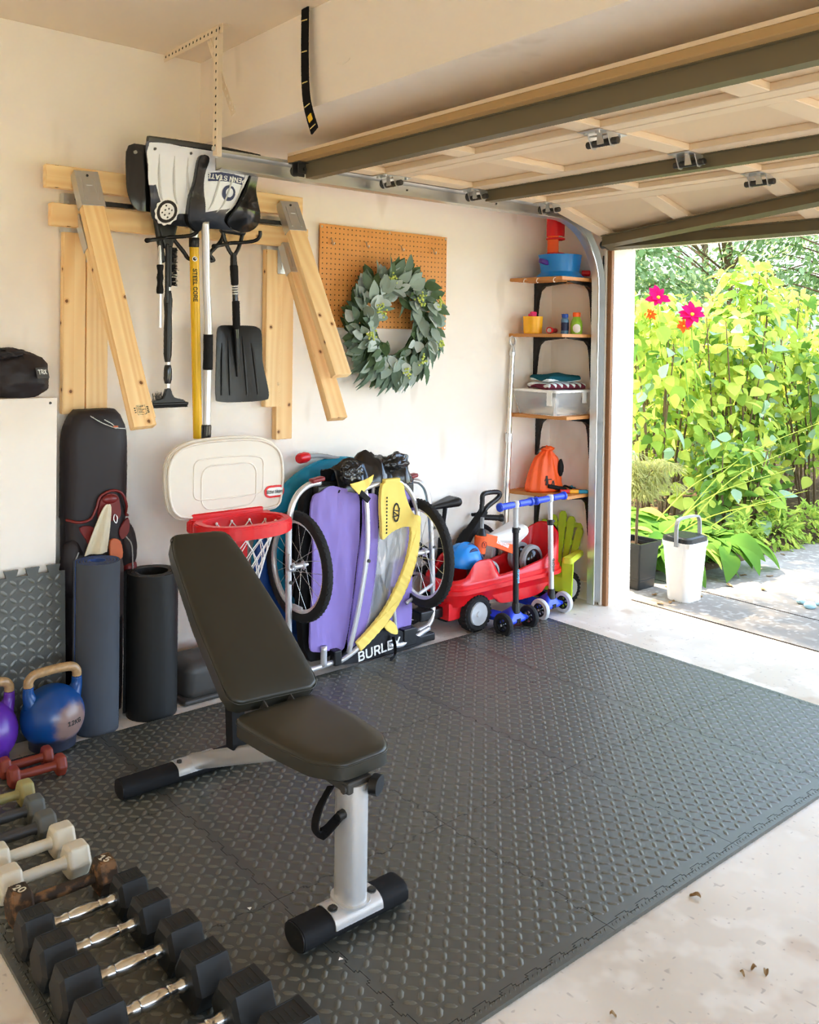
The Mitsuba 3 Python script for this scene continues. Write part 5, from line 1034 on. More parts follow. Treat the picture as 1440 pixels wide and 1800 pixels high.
for x, y, z in ((-1.955, -0.345, 0.892), (-1.255, -0.17, 0.825)):
    put(bt, 'clip', mv(rbox(-0.034, 0.034, -0.02, 0.02, -0.010, 0.010, 0.007), rot('y', -8), tr(x, y, z)), M['deepred'], 40, 'dark red clip')
put(bt, 'hinge_bolt', cat(*[cyl((x, y, z), (x, y - 0.008, z), 0.008, n=8) for x, y, z in ((-2.108, -0.373, 0.53), (-2.106, -0.373, 0.46), (-1.70, -0.398, 0.50), (-1.715, -0.365, 0.845), (-1.158, -0.243, 0.56), (-1.157, -0.245, 0.46))]), M['steelgrey'])
F_ = lambda p, y0, y1, amp=0.012, fr=3.0, sd=1: bend(wall(p, y0, y1, 0.002), lambda v: v + np.c_[v[:, 0] * 0, -amp * 2 * (meshkit.fbm(np.c_[v[:, 0] * fr * 3.2 + sd, v[:, 2] * fr + 3, v[:, 0] * 0], 3, sd) - 0.3), v[:, 0] * 0], 0.022)
pl = smp([(-1.981, 0.79), (-1.936, 0.838), (-1.88, 0.857), (-1.81, 0.84), (-1.735, 0.82), (-1.712, 0.77), (-1.715, 0.584), (-1.735, 0.401), (-1.76, 0.245), (-1.79, 0.10), (-1.862, 0.101), (-1.95, 0.115), (-1.982, 0.14), (-1.982, 0.261), (-1.972, 0.387), (-1.978, 0.543)], 4)
put(bt, 'side_panel', F_(pl, -0.340, -0.328, 0.022, 3.4, 2), M['purple'], 55, 'purple fabric panel')
pc_ = smp([(-1.70, 0.79), (-1.62, 0.79), (-1.612, 0.70), (-1.614, 0.50), (-1.628, 0.36), (-1.652, 0.235), (-1.685, 0.15), (-1.725, 0.112), (-1.783, 0.112), (-1.755, 0.271), (-1.722, 0.506), (-1.702, 0.663)], 4)
put(bt, 'side_panel', F_(pc_, -0.352, -0.341, 0.014, 3.0, 5), M['purple'], 55, 'purple fabric panel')
pr_ = smp([(-1.47, 0.822), (-1.39, 0.80), (-1.360, 0.70), (-1.356, 0.532), (-1.353, 0.333), (-1.356, 0.14), (-1.375, 0.095), (-1.471, 0.098), (-1.521, 0.111), (-1.515, 0.247), (-1.47, 0.42)], 4)
put(bt, 'side_panel', F_(pr_, -0.296, -0.285, 0.014, 3.0, 7), M['purple'], 55, 'purple fabric panel')
hd_ = smp([(-1.614, 0.845), (-1.555, 0.846), (-1.496, 0.842), (-1.478, 0.787), (-1.446, 0.715), (-1.42, 0.682), (-1.378, 0.668), (-1.378, 0.628), (-1.43, 0.622), (-1.486, 0.630), (-1.555, 0.612), (-1.612, 0.585), (-1.622, 0.65), (-1.628, 0.74)], 3)
put(bt, 'hood', F_(hd_, -0.388, -0.366, 0.010, 3.0, 3), M['yfabric'], 55, 'yellow fabric hood')
spth = crom([(-1.412, 0.662), (-1.413, 0.56), (-1.440, 0.447), (-1.497, 0.335), (-1.577, 0.232), (-1.665, 0.160), (-1.745, 0.108)], 8)
w_ = np.interp(np.linspace(0, 1, len(spth)), [0, 0.5, 1], [0.030, 0.033, 0.026]); d_ = np.gradient(spth, axis=0); d_ /= np.linalg.norm(d_, axis=1, keepdims=True); nn = np.c_[-d_[:, 1], d_[:, 0]]
stp = Polygon(np.vstack([spth + nn * w_[:, None], (spth - nn * w_[:, None])[::-1]])).buffer(0)
put(bt, 'edge_band', bend(wall(stp, -0.396, -0.378, 0.003), lambda v: v + np.c_[v[:, 0] * 0, 0.0012 * np.sin((v[:, 0] * 0.75 + v[:, 2]) * 160), v[:, 0] * 0], 0.014), M['yfabric'], 55, 'yellow folded edge band')
put(bt, 'yellow_flap', F_(smp([(-1.585, 0.165), (-1.545, 0.19), (-1.505, 0.15), (-1.50, 0.115), (-1.54, 0.125)], 2), -0.375, -0.365, 0.01, 6, 4), M['yfabric'], 50)
wi = smp([(-1.615, 0.57), (-1.555, 0.605), (-1.48, 0.622), (-1.43, 0.612), (-1.437, 0.549), (-1.46, 0.441), (-1.512, 0.339), (-1.582, 0.25), (-1.655, 0.18), (-1.70, 0.148), (-1.667, 0.231), (-1.64, 0.361), (-1.625, 0.48)], 4)
put(bt, 'window', F_(wi, -0.362, -0.358, 0.010, 4.0, 6), M['clear'], 55, 'clear plastic window')
put(bt, 'window_backing', F_(smp([(-1.62, 0.60), (-1.50, 0.64), (-1.42, 0.62), (-1.44, 0.48), (-1.52, 0.45), (-1.56, 0.40), (-1.64, 0.44)], 3), -0.325, -0.318, 0.02, 4, 9), M['lightgrey'], 55)
put(bt, 'inner_lining', F_(smp([(-1.80, 0.86), (-1.45, 0.85), (-1.37, 0.78), (-1.36, 0.20), (-1.45, 0.07), (-1.80, 0.06), (-1.98, 0.12), (-1.99, 0.80)], 3), -0.29, -0.24, 0.01, 3, 1), M['blackm'], 50)
put(bt, 'floor_panel', bend(wall(smp([(-1.82, 0.06), (-1.70, 0.13), (-1.60, 0.16), (-1.46, 0.115), (-1.325, 0.055), (-1.32, 0.02), (-1.46, 0.012), (-1.666, 0.012), (-1.83, 0.028)], 3), -0.345, -0.325, 0.004), lambda v: v, 0.05), M['cover'], 40)
put(bt, 'lettering', mv(text('BURLEY', 0.044, 0.002), sc(1.12, 1, 1), rot('z', 5), onwall(-1.585, -0.3455, 0.052)), M['white'], False)
put(bt, 'hood_emblem', mv(ext(Point(0, 0).buffer(0.026).difference(Point(0, 0).buffer(0.021)), 0.003), sc(0.72, 1.75, 1), onwall(-1.535, -0.394, 0.705)), M['ink'], False)
put(bt, 'hood_emblem', mv(text('VL', 0.032, 0.003, False), rot('z', 75), onwall(-1.535, -0.394, 0.705)), M['ink'], False)
put(bt, 'hood_print', cat(*[mv(ext(sbox(-0.003, -0.004, 0.003, 0.004), 0.003), onwall(-1.592, -0.3935, 0.78 - 0.0165 * i)) for i in range(11)]), M['ink'], False, kind='stuff')
cvm = sheet(lambda u, v: (-1.84 + 0.44 * u + 0.015 * np.sin(v * 7), -0.30 + 0.15 * (v - 0.35) + 0.018 * np.sin(u * 19 + v * 6) * np.sin(v * 5 + 1), 0.838 + 0.118 * np.sin(np.pi * np.clip(v, 0, 1)) ** 0.7 * (0.75 + 0.25 * np.sin(u * np.pi)) + 0.016 * np.sin(u * 23 + 4 * v) * (0.4 + v * 0.6) + 0.05 * (meshkit.fbm(np.stack([u * 9, v * 5, u * 0], -1), 4, 5) - 0.5) - 0.03 * np.abs(u - 0.5) + 0.03 * np.sin(u * 3.1) * v), 46, 18, 0.006)
put(bt, 'rain_cover', cvm, M['cover'], True, 'crumpled shiny black cover')
put(bt, 'rain_cover', lump((-1.76, -0.335, 0.905), (0.06, 0.04, 0.058), q, 0.42, 3.6, 4, None, 4), M['cover'], True)
put(bt, 'rain_cover', lump((-1.475, -0.315, 0.925), (0.075, 0.04, 0.048), q, 0.42, 3.6, 4, None, 6), M['cover'], True)
put(bt, 'yellow_tab', F_(Polygon([(-1.835, 0.90), (-1.815, 0.865), (-1.72, 0.875), (-1.665, 0.895), (-1.675, 0.865), (-1.745, 0.80), (-1.80, 0.85)]), -0.392, -0.384, 0.012, 6, 8), M['yfabric'], 50, 'yellow fabric tab')
put(bt, 'yellow_tab', rbox(-1.60, -1.505, -0.39, -0.36, 0.838, 0.866, 0.006), M['yfabric'])
put(bt, 'velcro_strap', mv(rbox(-0.035, 0.035, -0.004, 0.004, -0.014, 0.014, 0.003), rot('y', 40), tr(-1.725, -0.395, 0.80)), M['blackm'])
put(bt, 'loose_strap', strapw(crom([(-1.515, -0.36, 0.10), (-1.515, -0.375, 0.06), (-1.525, -0.39, 0.026), (-1.55, -0.405, 0.019), (-1.575, -0.415, 0.017)], 5), 0.022, 0.003)[0], M['webbing'], False)

# ------------------------------------------------------------------ red wagon and its load
wg = thing('toy_wagon', 'red plastic pull wagon with black folding handle and fat wheels by the scooters', 'wagon')
X0, X1, YN, YF = -1.12, -0.265, -0.345, -0.10
def rail_z(x): return np.interp(x, [-1.16, -1.10, -1.03, -0.985, -0.965, -0.87, -0.84, -0.80, -0.62, -0.42, -0.36, -0.28], [0.285, 0.29, 0.305, 0.365, 0.375, 0.372, 0.34, 0.275, 0.285, 0.315, 0.36, 0.42])
def shell(out, z0, zr=None, n=80):
    P = rrect(X0 - out, X1 + out, YN - out, YF + out, 0.09 + out, 10).exterior
    s = np.linspace(0, 1, n, endpoint=False); p = np.array([P.interpolate(t, True).coords[0] for t in s]); return p
n = 96
outb, outt, inn, innb = shell(-0.028, 0, n=n), shell(0.012, 0, n=n), shell(-0.008, 0, n=n), shell(-0.05, 0, n=n)
zt = rail_z(outt[:, 0]); back = np.clip((outt[:, 0] + 0.44) / 0.12, 0, 1); zt = zt + 0.06 * back * np.where(True, np.sin(np.clip((outt[:, 1] - YN) / (YF - YN), 0, 1) * np.pi), 0)
lip = shell(0.03, 0, n=n); zl = np.minimum(zt, np.interp(outt[:, 0], [-1.15, -0.2], [0.275, 0.275]))
rings = [np.c_[outb, np.full(n, 0.145)], np.c_[shell(-0.006, 0, n=n), zl - 0.062], np.c_[lip, zl - 0.055], np.c_[lip, zl - 0.034], np.c_[shell(0.018, 0, n=n), zl - 0.030], np.c_[shell(0.020, 0, n=n), zl - 0.010], np.c_[outt, zl - 0.003], np.c_[outt, zt], np.c_[inn, zt + 0.002], np.c_[shell(-0.014, 0, n=n), zt - 0.01], np.c_[innb, np.full(n, 0.165)]]
vv = np.vstack(rings); kk = len(rings); i, j = np.meshgrid(np.arange(kk - 1), np.arange(n), indexing='ij'); j2 = (j + 1) % n
f = np.stack([i * n + j, i * n + j2, (i + 1) * n + j2, (i + 1) * n + j], -1).reshape(-1, 4); cx, cy = (X0 + X1) / 2, (YN + YF) / 2
vv = np.vstack([vv, [cx, cy, 0.145], [cx, cy, 0.165]]); j = np.arange(n); j2 = (j + 1) % n
f = np.vstack([f[:, [0, 1, 2]], f[:, [0, 2, 3]], np.stack([j * 0 + kk * n, j2, j], 1), np.stack([j * 0 + kk * n + 1, (kk - 1) * n + j, (kk - 1) * n + j2], 1)])
tub = trimesh.Trimesh(vv, f, process=False)
if tub.volume < 0: tub.invert()
put(wg, 'tub', tub, M['red'], 50)
put(wg, 'front_apron', bev(Polygon([(-1.10, -0.30), (-0.93, -0.30), (-0.91, -0.09), (-1.10, -0.09)]), 0.095, 0.01, 0.075), M['red'], 40)
put(wg, 'side_skirt', cat(wall(smp([(-0.80, 0.20), (-0.77, 0.135), (-0.70, 0.11), (-0.45, 0.11), (-0.38, 0.15), (-0.34, 0.20)], 3), -0.325, -0.30, 0.004), wall(smp([(-0.80, 0.20), (-0.77, 0.135), (-0.70, 0.11), (-0.45, 0.11), (-0.38, 0.15), (-0.34, 0.20)], 3), -0.09, -0.065, 0.004)), M['red'], 40)
put(wg, 'axle', cyl((-0.925, -0.34, 0.095), (-0.925, -0.06, 0.095), 0.012, n=12), M['black'])
put(wg, 'axle', cyl((-0.15, -0.31, 0.093), (-0.15, -0.06, 0.093), 0.012, n=12), M['black'])
put(wg, 'tow_beam', rbox(-1.25, -0.80, -0.255, -0.17, 0.088, 0.142, 0.01), M['black'])
put(wg, 'rear_beam', rbox(-0.33, -0.13, -0.255, -0.17, 0.088, 0.15, 0.01), M['black'])
def fatwheel(c, R, w):
    B_ = frame(V(*c), V(1, 0, 0), V(0, 0, 1), V(0, -1, 0))
    tz = lathe([(0.045, -w / 2), (R * 0.86, -w / 2), (R * 0.97, -w * 0.38), (R, -w * 0.25), (R, w * 0.25), (R * 0.97, w * 0.38), (R * 0.86, w / 2), (R * 0.70, w / 2 - 0.002), (R * 0.66, w / 2 - 0.012), (0.03, w / 2 - 0.014)], 48)
    wl = put(wg, 'wheel', mv(tz, B_), M['tiregrey'], 35, 'black plastic wheel')
    put(wl, 'tread_blocks', mv(cat(*[mv(cbox(-0.006, 0.006, -w * 0.30, w * 0.42, -0.004, 0.003, 0.001), tr(0, 0, R), rot('y', 360 / 26 * i)) for i in range(26)]), rot('x', 90), B_), M['tiregrey'], False)
    put(wl, 'hubcap', mv(lathe([(0, w / 2 + 0.002), (0.014, w / 2 + 0.001), (0.016, w / 2 - 0.006), (R * 0.55, w / 2 - 0.003), (R * 0.62, w / 2 + 0.001), (R * 0.65, w / 2 - 0.005), (R * 0.66, w / 2 - 0.014), (0, w / 2 - 0.015)], 40), B_), M['lightgrey'], 30, 'light grey hubcap')
fatwheel((-0.925, -0.305, 0.095), 0.094, 0.085); fatwheel((-0.925, -0.09, 0.095), 0.094, 0.07)
fatwheel((-0.15, -0.275, 0.093), 0.092, 0.075); fatwheel((-0.15, -0.11, 0.093), 0.092, 0.07)
h0, h1 = V(-1.14, -0.195, 0.19), V(-0.715, -0.155, 0.585)
put(wg, 'handle', tube([h0, h0 * 0.5 + h1 * 0.5, h1], [1.05, 1.0, 0.75], prof=np.array([(-0.032, -0.012), (-0.030, -0.018), (0.03, -0.018), (0.032, -0.012), (0.032, 0.012), (0.03, 0.018), (-0.03, 0.018), (-0.032, 0.012)])), M['blackm'], 40, 'black pull handle')
dh = (h1 - h0) / np.linalg.norm(h1 - h0)
put(wg, 'handle_loop', tube([h1 - dh * 0.02, h1 + V(-0.012, 0, 0.055), h1 + V(-0.008, 0.0, 0.088), h1 + V(0.03, 0, 0.096), h1 + V(0.115, 0.01, 0.090), h1 + V(0.135, 0.01, 0.073), h1 + V(0.11, 0.01, 0.05), h1 + V(0.03, 0.0, 0.02)], 0.0135, 12, 5, True), M['black'], True)
put(wg, 'handle_pivot', cyl((-1.14, -0.24, 0.19), (-1.14, -0.15, 0.19), 0.018, n=14, bev=0.003), M['black'])

ro = thing('toddler_ride_on', 'orange toddler ride on bike with white seat lying in the red wagon', 'ride-on toy')
put(ro, 'frame', tube([(-0.80, -0.235, 0.455), (-0.70, -0.23, 0.425), (-0.56, -0.225, 0.37)], 1.0, prof=np.array([(-0.018, -0.030), (0.018, -0.030), (0.018, 0.03), (-0.018, 0.03)])), M['orange'], 40)
put(ro, 'white_label', mv(cat(*[ext(sbox(-0.05 + 0.013 * i, -0.010, -0.042 + 0.013 * i, 0.010), 0.002) for i in range(8)]), rot('z', -24), onwall(-0.655, -0.2475, 0.409)), M['white'], False)
put(ro, 'head_tube', cyl((-0.825, -0.235, 0.375), (-0.812, -0.235, 0.475), 0.033, n=20, bev=0.006), M['orange'], label='orange head tube')
put(ro, 'head_cap', cat(cyl((-0.811, -0.235, 0.47), (-0.807, -0.235, 0.512), 0.03, 0.018, 18, 0.006), cyl((-0.829, -0.235, 0.345), (-0.825, -0.235, 0.38), 0.025, 0.034, 18, 0.004)), M['black'])
put(ro, 'number', mv(text('3', 0.016, 0.003), onwall(-0.818, -0.2675, 0.43)), M['deepred'], False)
put(ro, 'emblem', mv(ext(Point(0, 0).buffer(0.018).difference(Point(0, 0).buffer(0.0155)), 0.003), rot('y', 0), onwall(-0.818, -0.2675, 0.43)), M['deepred'], False)
put(ro, 'stem', cyl((-0.807, -0.235, 0.505), (-0.803, -0.235, 0.57), 0.011, n=12), M['grey'])
put(ro, 'seat', mv(hull(np.vstack([_ico2 * r + V(*c) for c, r in (((-0.745, 0, 0.452), 0.02), ((-0.60, -0.03, 0.448), 0.028), ((-0.60, 0.03, 0.448), 0.028), ((-0.515, -0.045, 0.478), 0.036), ((-0.515, 0.045, 0.478), 0.036), ((-0.54, 0, 0.41), 0.026))])), tr(0, -0.215, -0.012)), M['white'], 50, 'white saddle')
for c, R in (((-0.775, -0.265, 0.275), 0.064), ((-0.775, -0.165, 0.275), 0.064), ((-0.435, -0.255, 0.295), 0.082), ((-0.435, -0.165, 0.295), 0.082)):
    B_ = frame(V(*c), V(1, 0, 0), V(0, 0, 1), V(0, -1, 0))
    w_ = put(ro, 'wheel', mv(lathe([(0, -0.02), (R * 0.9, -0.02), (R, -0.012), (R, 0.012), (R * 0.92, 0.02), (R * 0.74, 0.02), (R * 0.70, 0.012), (0, 0.012)], 40), B_), M['grey'], 35, 'grey wheel')
    put(w_, 'wheel_cap', mv(lathe([(R * 0.74, 0.012), (R * 0.66, 0.026), (R * 0.4, 0.036), (0, 0.040)], 32), B_), M['gloss'], True, 'shiny dark wheel centre')
put(ro, 'fork', cat(cyl((-0.775, -0.27, 0.262), (-0.775, -0.12, 0.262), 0.008, n=10), cyl((-0.80, -0.195, 0.28), (-0.825, -0.235, 0.35), 0.012, n=10), cyl((-0.425, -0.27, 0.285), (-0.425, -0.12, 0.285), 0.008, n=10), tube([(-0.57, -0.225, 0.37), (-0.48, -0.20, 0.32), (-0.425, -0.195, 0.285)], 0.016, 10, 4)), M['darkgrey'])

hl = thing('bike_helmet', 'sky blue child bike helmet in the front of the red wagon', 'helmet')
hm = trimesh.creation.icosphere(subdivisions=4); v = hm.vertices.copy()
v = v * V(0.115, 0.088, 0.098); v[:, 2] = np.where(v[:, 2] < -0.03, -0.03 + (v[:, 2] + 0.03) * 0.12, v[:, 2])
for yy in (-0.045, 0, 0.045): v[:, 2] += 0.006 * np.exp(-((v[:, 1] - yy) / 0.012) ** 2) * (v[:, 2] > 0.0)
HM = rot('z', 12) @ rot('y', 10)
put(hl, 'shell', mv(trimesh.Trimesh(v, hm.faces, process=False), HM, tr(-0.915, -0.215, 0.345)), M['skyblue'], True)
vents = []
for yy, x0, x1 in ((-0.024, -0.02, 0.06), (0.024, -0.02, 0.06), (-0.06, -0.05, 0.03), (0.06, -0.05, 0.03), (-0.068, 0.04, 0.08)):
    xs = np.linspace(x0, x1, 5); zz = 0.0985 * np.sqrt(np.maximum(0.02, 1 - (xs / 0.115) ** 2 - (yy / 0.088) ** 2))
    vents.append(tube(np.c_[xs, np.full(5, yy), zz - 0.003], [0.003, 0.008, 0.010, 0.008, 0.003], 8, 4))
for vt in vents: put(hl, 'vent', mv(vt, HM, tr(-0.915, -0.215, 0.345)), M['navy'], True)

# ------------------------------------------------------------------ balance bike behind the wagon
bb = thing('balance_bike', 'small black kids bike with saddle and rubber grips squeezed behind the red wagon', 'bike')
put(bb, 'saddle', mv(hull(np.vstack([_ico2 * r + V(*c) for c, r in (((-0.10, 0, -0.012), 0.013), ((0.0, -0.02, 0.0), 0.018), ((0.0, 0.02, 0.0), 0.018), ((0.065, -0.035, 0.008), 0.026), ((0.065, 0.035, 0.008), 0.026))])), rot('z', 0), tr(-0.90, -0.035 - 0.0, 0.625)), M['black'], 50)
BBY = -0.036
put(bb, 'seat_post', cyl((-0.895, BBY, 0.60), (-0.925, BBY, 0.40), 0.012, n=12), M['blackm'])
put(bb, 'frame', cat(tube([(-0.925, BBY, 0.44), (-0.935, BBY, 0.33), (-1.0, BBY, 0.30), (-1.13, BBY, 0.27)], 0.014, 10, 4), tube([(-0.93, BBY, 0.36), (-0.80, BBY, 0.36), (-0.70, BBY, 0.43), (-0.665, BBY, 0.46)], 0.02, 10, 5)), M['blackm'], True)
put(bb, 'fork', cat(cyl((-0.655, BBY, 0.50), (-0.645, BBY - 0.0, 0.28), 0.012, n=10)), M['steelgrey'])
put(bb, 'handlebar', tube([(-0.67, BBY + 0.02, 0.535), (-0.66, BBY - 0.02, 0.54), (-0.65, -0.12, 0.535)], 0.010, 10, 4), M['blackm'], True)
put(bb, 'grip', mv(lathe([(0, 0), (0.015, 0), (0.016, 0.01)] + [(0.0155 + 0.0012 * (i % 2), 0.012 + i * 0.008) for i in range(10)] + [(0.022, 0.096), (0.022, 0.108), (0, 0.11)], 16), basis(V(-0.665, -0.11, 0.535), V(0.75, -0.42, -0.05))), M['black'], 40, 'ribbed rubber grip')
wheel(bb, (-0.66, -0.045, 0.325), 0.165, 0.026, (0.06, 1, 0), 16, 'tiregrey', 0.022)
wheel(bb, (-1.14, -0.045, 0.16), 0.155, 0.026, (0.04, 1, 0), 16, 'tiregrey', 0.022)
put(bb, 'frame_plate', mv(bev(rrect(-0.09, 0.09, -0.035, 0.035, 0.02), 0.012, 0.003), rot('z', -32), onwall(-1.075, BBY - 0.012, 0.39)), M['blackm'], 40)
put(bb, 'lettering', mv(text('UR', 0.042, 0.003), rot('z', -20), onwall(-1.075, BBY - 0.0245, 0.39)), M['white'], False)

# ------------------------------------------------------------------ scooters
def scooter(label, x, y, zr, ztop, stem_low, stem_up, txt, txtc, deck, rim, lean):
    k = thing('kick_scooter', label, 'scooter')
    Z = tr(x, y, 0) @ rot('z', zr)       # local: +x across the handlebar, +y to the rear
    P = lambda nm, m, mt, sm=35, lb=None: put(k, nm, mv(m, Z), mt, sm, lb)
    b0, b1 = V(0, 0, 0.10), V(0.0, lean, ztop)
    at = lambda z: b0 + (b1 - b0) * ((z - 0.10) / (ztop - 0.10))
    P('stem', cyl(at(0.13), at(ztop * 0.80), 0.0155, n=16, bev=0.001), stem_low)
    P('upper_stem', cyl(at(ztop * 0.78), at(ztop - 0.006), 0.0135, n=16), stem_up)
    P('stem_clamp', cat(cyl(at(ztop * 0.775), at(ztop * 0.82), 0.019, n=16, bev=0.003), cyl(at(ztop * 0.80) + V(-0.01, 0, 0), at(ztop * 0.80) + V(0.035, 0, 0), 0.006, n=8)), M['black'])
    P('handlebar', cyl(at(ztop) + V(-0.14, 0, 0), at(ztop) + V(0.14, 0, 0), 0.011, n=12), M['lightgrey'])
    P('crown', cyl(at(ztop - 0.02), at(ztop + 0.02), 0.019, n=16, bev=0.004), M['lightgrey'])
    for s in (-1, 1):
        g = lathe([(0, 0), (0.0165, 0), (0.0165, 0.006)] + [(0.0165 + 0.0015 * (i % 2), 0.01 + 0.009 * i) for i in range(9)] + [(0.0165, 0.095), (0.023, 0.10), (0.023, 0.112), (0.017, 0.118), (0, 0.12)], 18)
        P('grip', mv(g, basis(at(ztop) + V(s * 0.022, 0, 0), V(s, 0, 0))), M['blue'], 35, 'blue grip')
    P('stem_base', cyl(at(0.10), at(0.155), 0.024, 0.019, 16, 0.003), M['black'])
    body = hull(np.vstack([_ico2 * r + V(*c) for c, r in (((-0.055, -0.005, 0.062), 0.016), ((0.055, -0.005, 0.062), 0.016), ((0, 0.02, 0.105), 0.026), ((0, 0.09, 0.060), 0.022), ((-0.03, 0.08, 0.052), 0.016), ((0.03, 0.08, 0.052), 0.016))]))
    P('front_block', body, deck, 50, 'blue front block')
    arms = cat(*[hull(np.vstack([_ico * 0.014 + V(s * 0.03, 0.0, 0.078), _ico * 0.012 + V(s * 0.085, -0.005, 0.062), _ico * 0.012 + V(s * 0.07, 0.04, 0.05)])) for s in (-1, 1)])
    P('wheel_arm', arms, deck, 50)
    P('grille', cat(*[rbox(-0.012 + 0.006 * i - 0.002, -0.012 + 0.006 * i + 0.002, -0.024, -0.016, 0.05, 0.072, 0.001) for i in range(5)]), M['black'])
    P('deck', bev(smooth_poly([(-0.045, 0.06), (0.045, 0.06), (0.058, 0.14), (0.055, 0.29), (0.03, 0.34), (-0.03, 0.34), (-0.055, 0.29), (-0.058, 0.14)], 0.015), 0.018, 0.004, 0.046), deck, 40, 'blue deck')
    def sw(c, R, w, nm):
        B_ = frame(V(*c), V(0, 1, 0), V(0, 0, 1), V(1, 0, 0))
        kk_ = put(k, nm, mv(lathe([(R * 0.62, -w / 2), (R * 0.92, -w / 2), (R, -w * 0.2), (R, w * 0.2), (R * 0.92, w / 2), (R * 0.62, w / 2), (R * 0.62, -w / 2)], 36), B_, Z), rim, 40)
        sp = [lathe([(R * 0.64, -w * 0.4), (R * 0.64, w * 0.4), (R * 0.52, w * 0.4), (R * 0.52, -w * 0.4), (R * 0.64, -w * 0.4)], 28), lathe([(0, -w * 0.55), (R * 0.18, -w * 0.55), (R * 0.18, w * 0.55), (0, w * 0.55)], 16)]
        sp += [cyl((R * 0.15 * math.cos(a), R * 0.15 * math.sin(a), 0), (R * 0.56 * math.cos(a), R * 0.56 * math.sin(a), 0), w * 0.2, n=6) for a in np.radians(np.arange(6) * 60)]
        put(kk_, 'wheel_core', mv(cat(*sp), B_, Z), M['black'], 40)
        put(kk_, 'axle_cap', mv(mv(cat(cyl((0, 0, -w * 0.62), (0, 0, w * 0.62), R * 0.10, n=10)), B_), Z), M['lightgrey'])
    for s in (-1, 1): sw((s * 0.108, -0.004, 0.0605), 0.060, 0.028, 'front_wheel')
    sw((0, 0.318, 0.042), 0.040, 0.03, 'rear_wheel')
    bx_ = at(ztop * 0.5)
    tm = mv(text(txt, 0.020, 0.002), rot('z', 90))
    dd = (b1 - b0) / np.linalg.norm(b1 - b0); Fx = frame(at(ztop * 0.44) + V(0, -0.0152, 0), V(1, 0, 0), dd, np.cross(V(1, 0, 0), dd))
    P('lettering', mv(tm, Fx), txtc, False)
    return k
scooter('three wheeled kick scooter with black stem and blue grips, the one nearer the bike trailer', -0.765, -0.455, 5, 0.668, M['black'], M['lightgrey'], 'micro', M['sea'], M['blue'], M['tiregrey'], 0.012)
scooter('three wheeled kick scooter with silver stem and blue grips, the one nearer the green chair', -0.415, -0.395, 5, 0.655, M['alu'], M['alu'], 'micro', M['ink'], M['blue'], M['lightgrey'], 0.02)

# ------------------------------------------------------------------ lime chair in the corner
ch = thing('kids_chair', 'lime green plastic slatted kids chair standing in the corner behind the scooters', 'chair')
CZ = tr(-0.150, -0.195, 0.001) @ rot('z', -68) @ sc(0.93, 0.90, 1.0)
def CP(nm, m, mt='lime', sm=40, lb=None): return put(ch, nm, mv(m, CZ), M[mt], sm, lb)
Bk = rot('x', -17)
for i in range(5):
    x = (i - 2) * 0.052; tp_ = 0.345 - 0.055 * abs(i - 2) ** 1.7 / 2
    tpz = [(x * 0.72 - 0.0155, 0), (x * 0.72 + 0.0155, 0), (x * 1.15 + 0.025, tp_ - 0.02), (x * 1.15 + 0.012, tp_), (x * 1.15 - 0.012, tp_ + (0.0 if i else 0)), (x * 1.15 - 0.025, tp_ - 0.02)]
    CP('back_slat', mv(wall(tpz, -0.008, 0.008, 0.003), Bk, tr(0, 0.04, 0.175)))
for zz, ww in ((0.02, 0.10), (0.15, 0.128), (0.255, 0.14)): CP('back_rail', mv(rbox(-ww, ww, 0.006, 0.016, zz, zz + 0.03, 0.003), Bk, tr(0, 0.04, 0.175)))
CP('seat', bev(smooth_poly([(-0.12, -0.19), (0.12, -0.19), (0.10, 0.05), (-0.10, 0.05)], 0.02), 0.022, 0.005, 0.165))
for s in (-1, 1):
    CP('armrest', bev(smooth_poly([(s * 0.105, -0.215), (s * 0.175, -0.215), (s * 0.165, 0.06), (s * 0.12, 0.06)], 0.02), 0.034, 0.008, 0.268), 'limey')
    CP('front_leg', mv(wall(smooth_poly([(-0.035, 0.0), (0.025, 0.0), (0.035, 0.275), (-0.035, 0.275)], 0.008), -0.012, 0.012, 0.003), tr(s * 0.137, -0.185, 0)))
    CP('rear_leg', side(smooth_poly([(-0.15, 0.15), (-0.06, 0.175), (0.12, 0.0), (0.06, 0.0)], 0.01), s * 0.10 - 0.011, s * 0.10 + 0.011, 0.003))
CP('front_apron', wall(smooth_poly([(-0.11, 0.10), (0.11, 0.10), (0.115, 0.17), (-0.115, 0.17)], 0.01), -0.195, -0.178, 0.003))

# ------------------------------------------------------------------ steel pole leaning in the corner
pk = thing('steel_pole', 'shiny steel pole with a ring end leaning against the wall beside the corner shelves', 'pole')
pa, pb = V(-0.452, -0.05, 0.0), V(-0.368, -0.026, 1.505)
at = lambda t: pa + (pb - pa) * t
put(pk, 'lower_tube', cyl(at(0), at(0.64), 0.019, n=18), M['chrome'])
put(pk, 'upper_tube', cyl(at(0.63), at(0.965), 0.0145, n=18), M['chrome'])
put(pk, 'joint_collar', cyl(at(0.62), at(0.655), 0.0215, n=18, bev=0.002), M['alu'])
put(pk, 'end_collar', cyl(at(0.955), at(0.972), 0.018, n=16, bev=0.002), M['alu'])
put(pk, 'ring_end', cat(cyl(at(0.965), at(0.995), 0.017, 0.010, 14), tube([pb + V(0.024 * math.sin(t), 0.0, 0.022 - 0.024 * math.cos(t)) for t in np.arange(16) / 16 * 2 * np.pi], 0.007, 8, 1, True)), M['alu'])

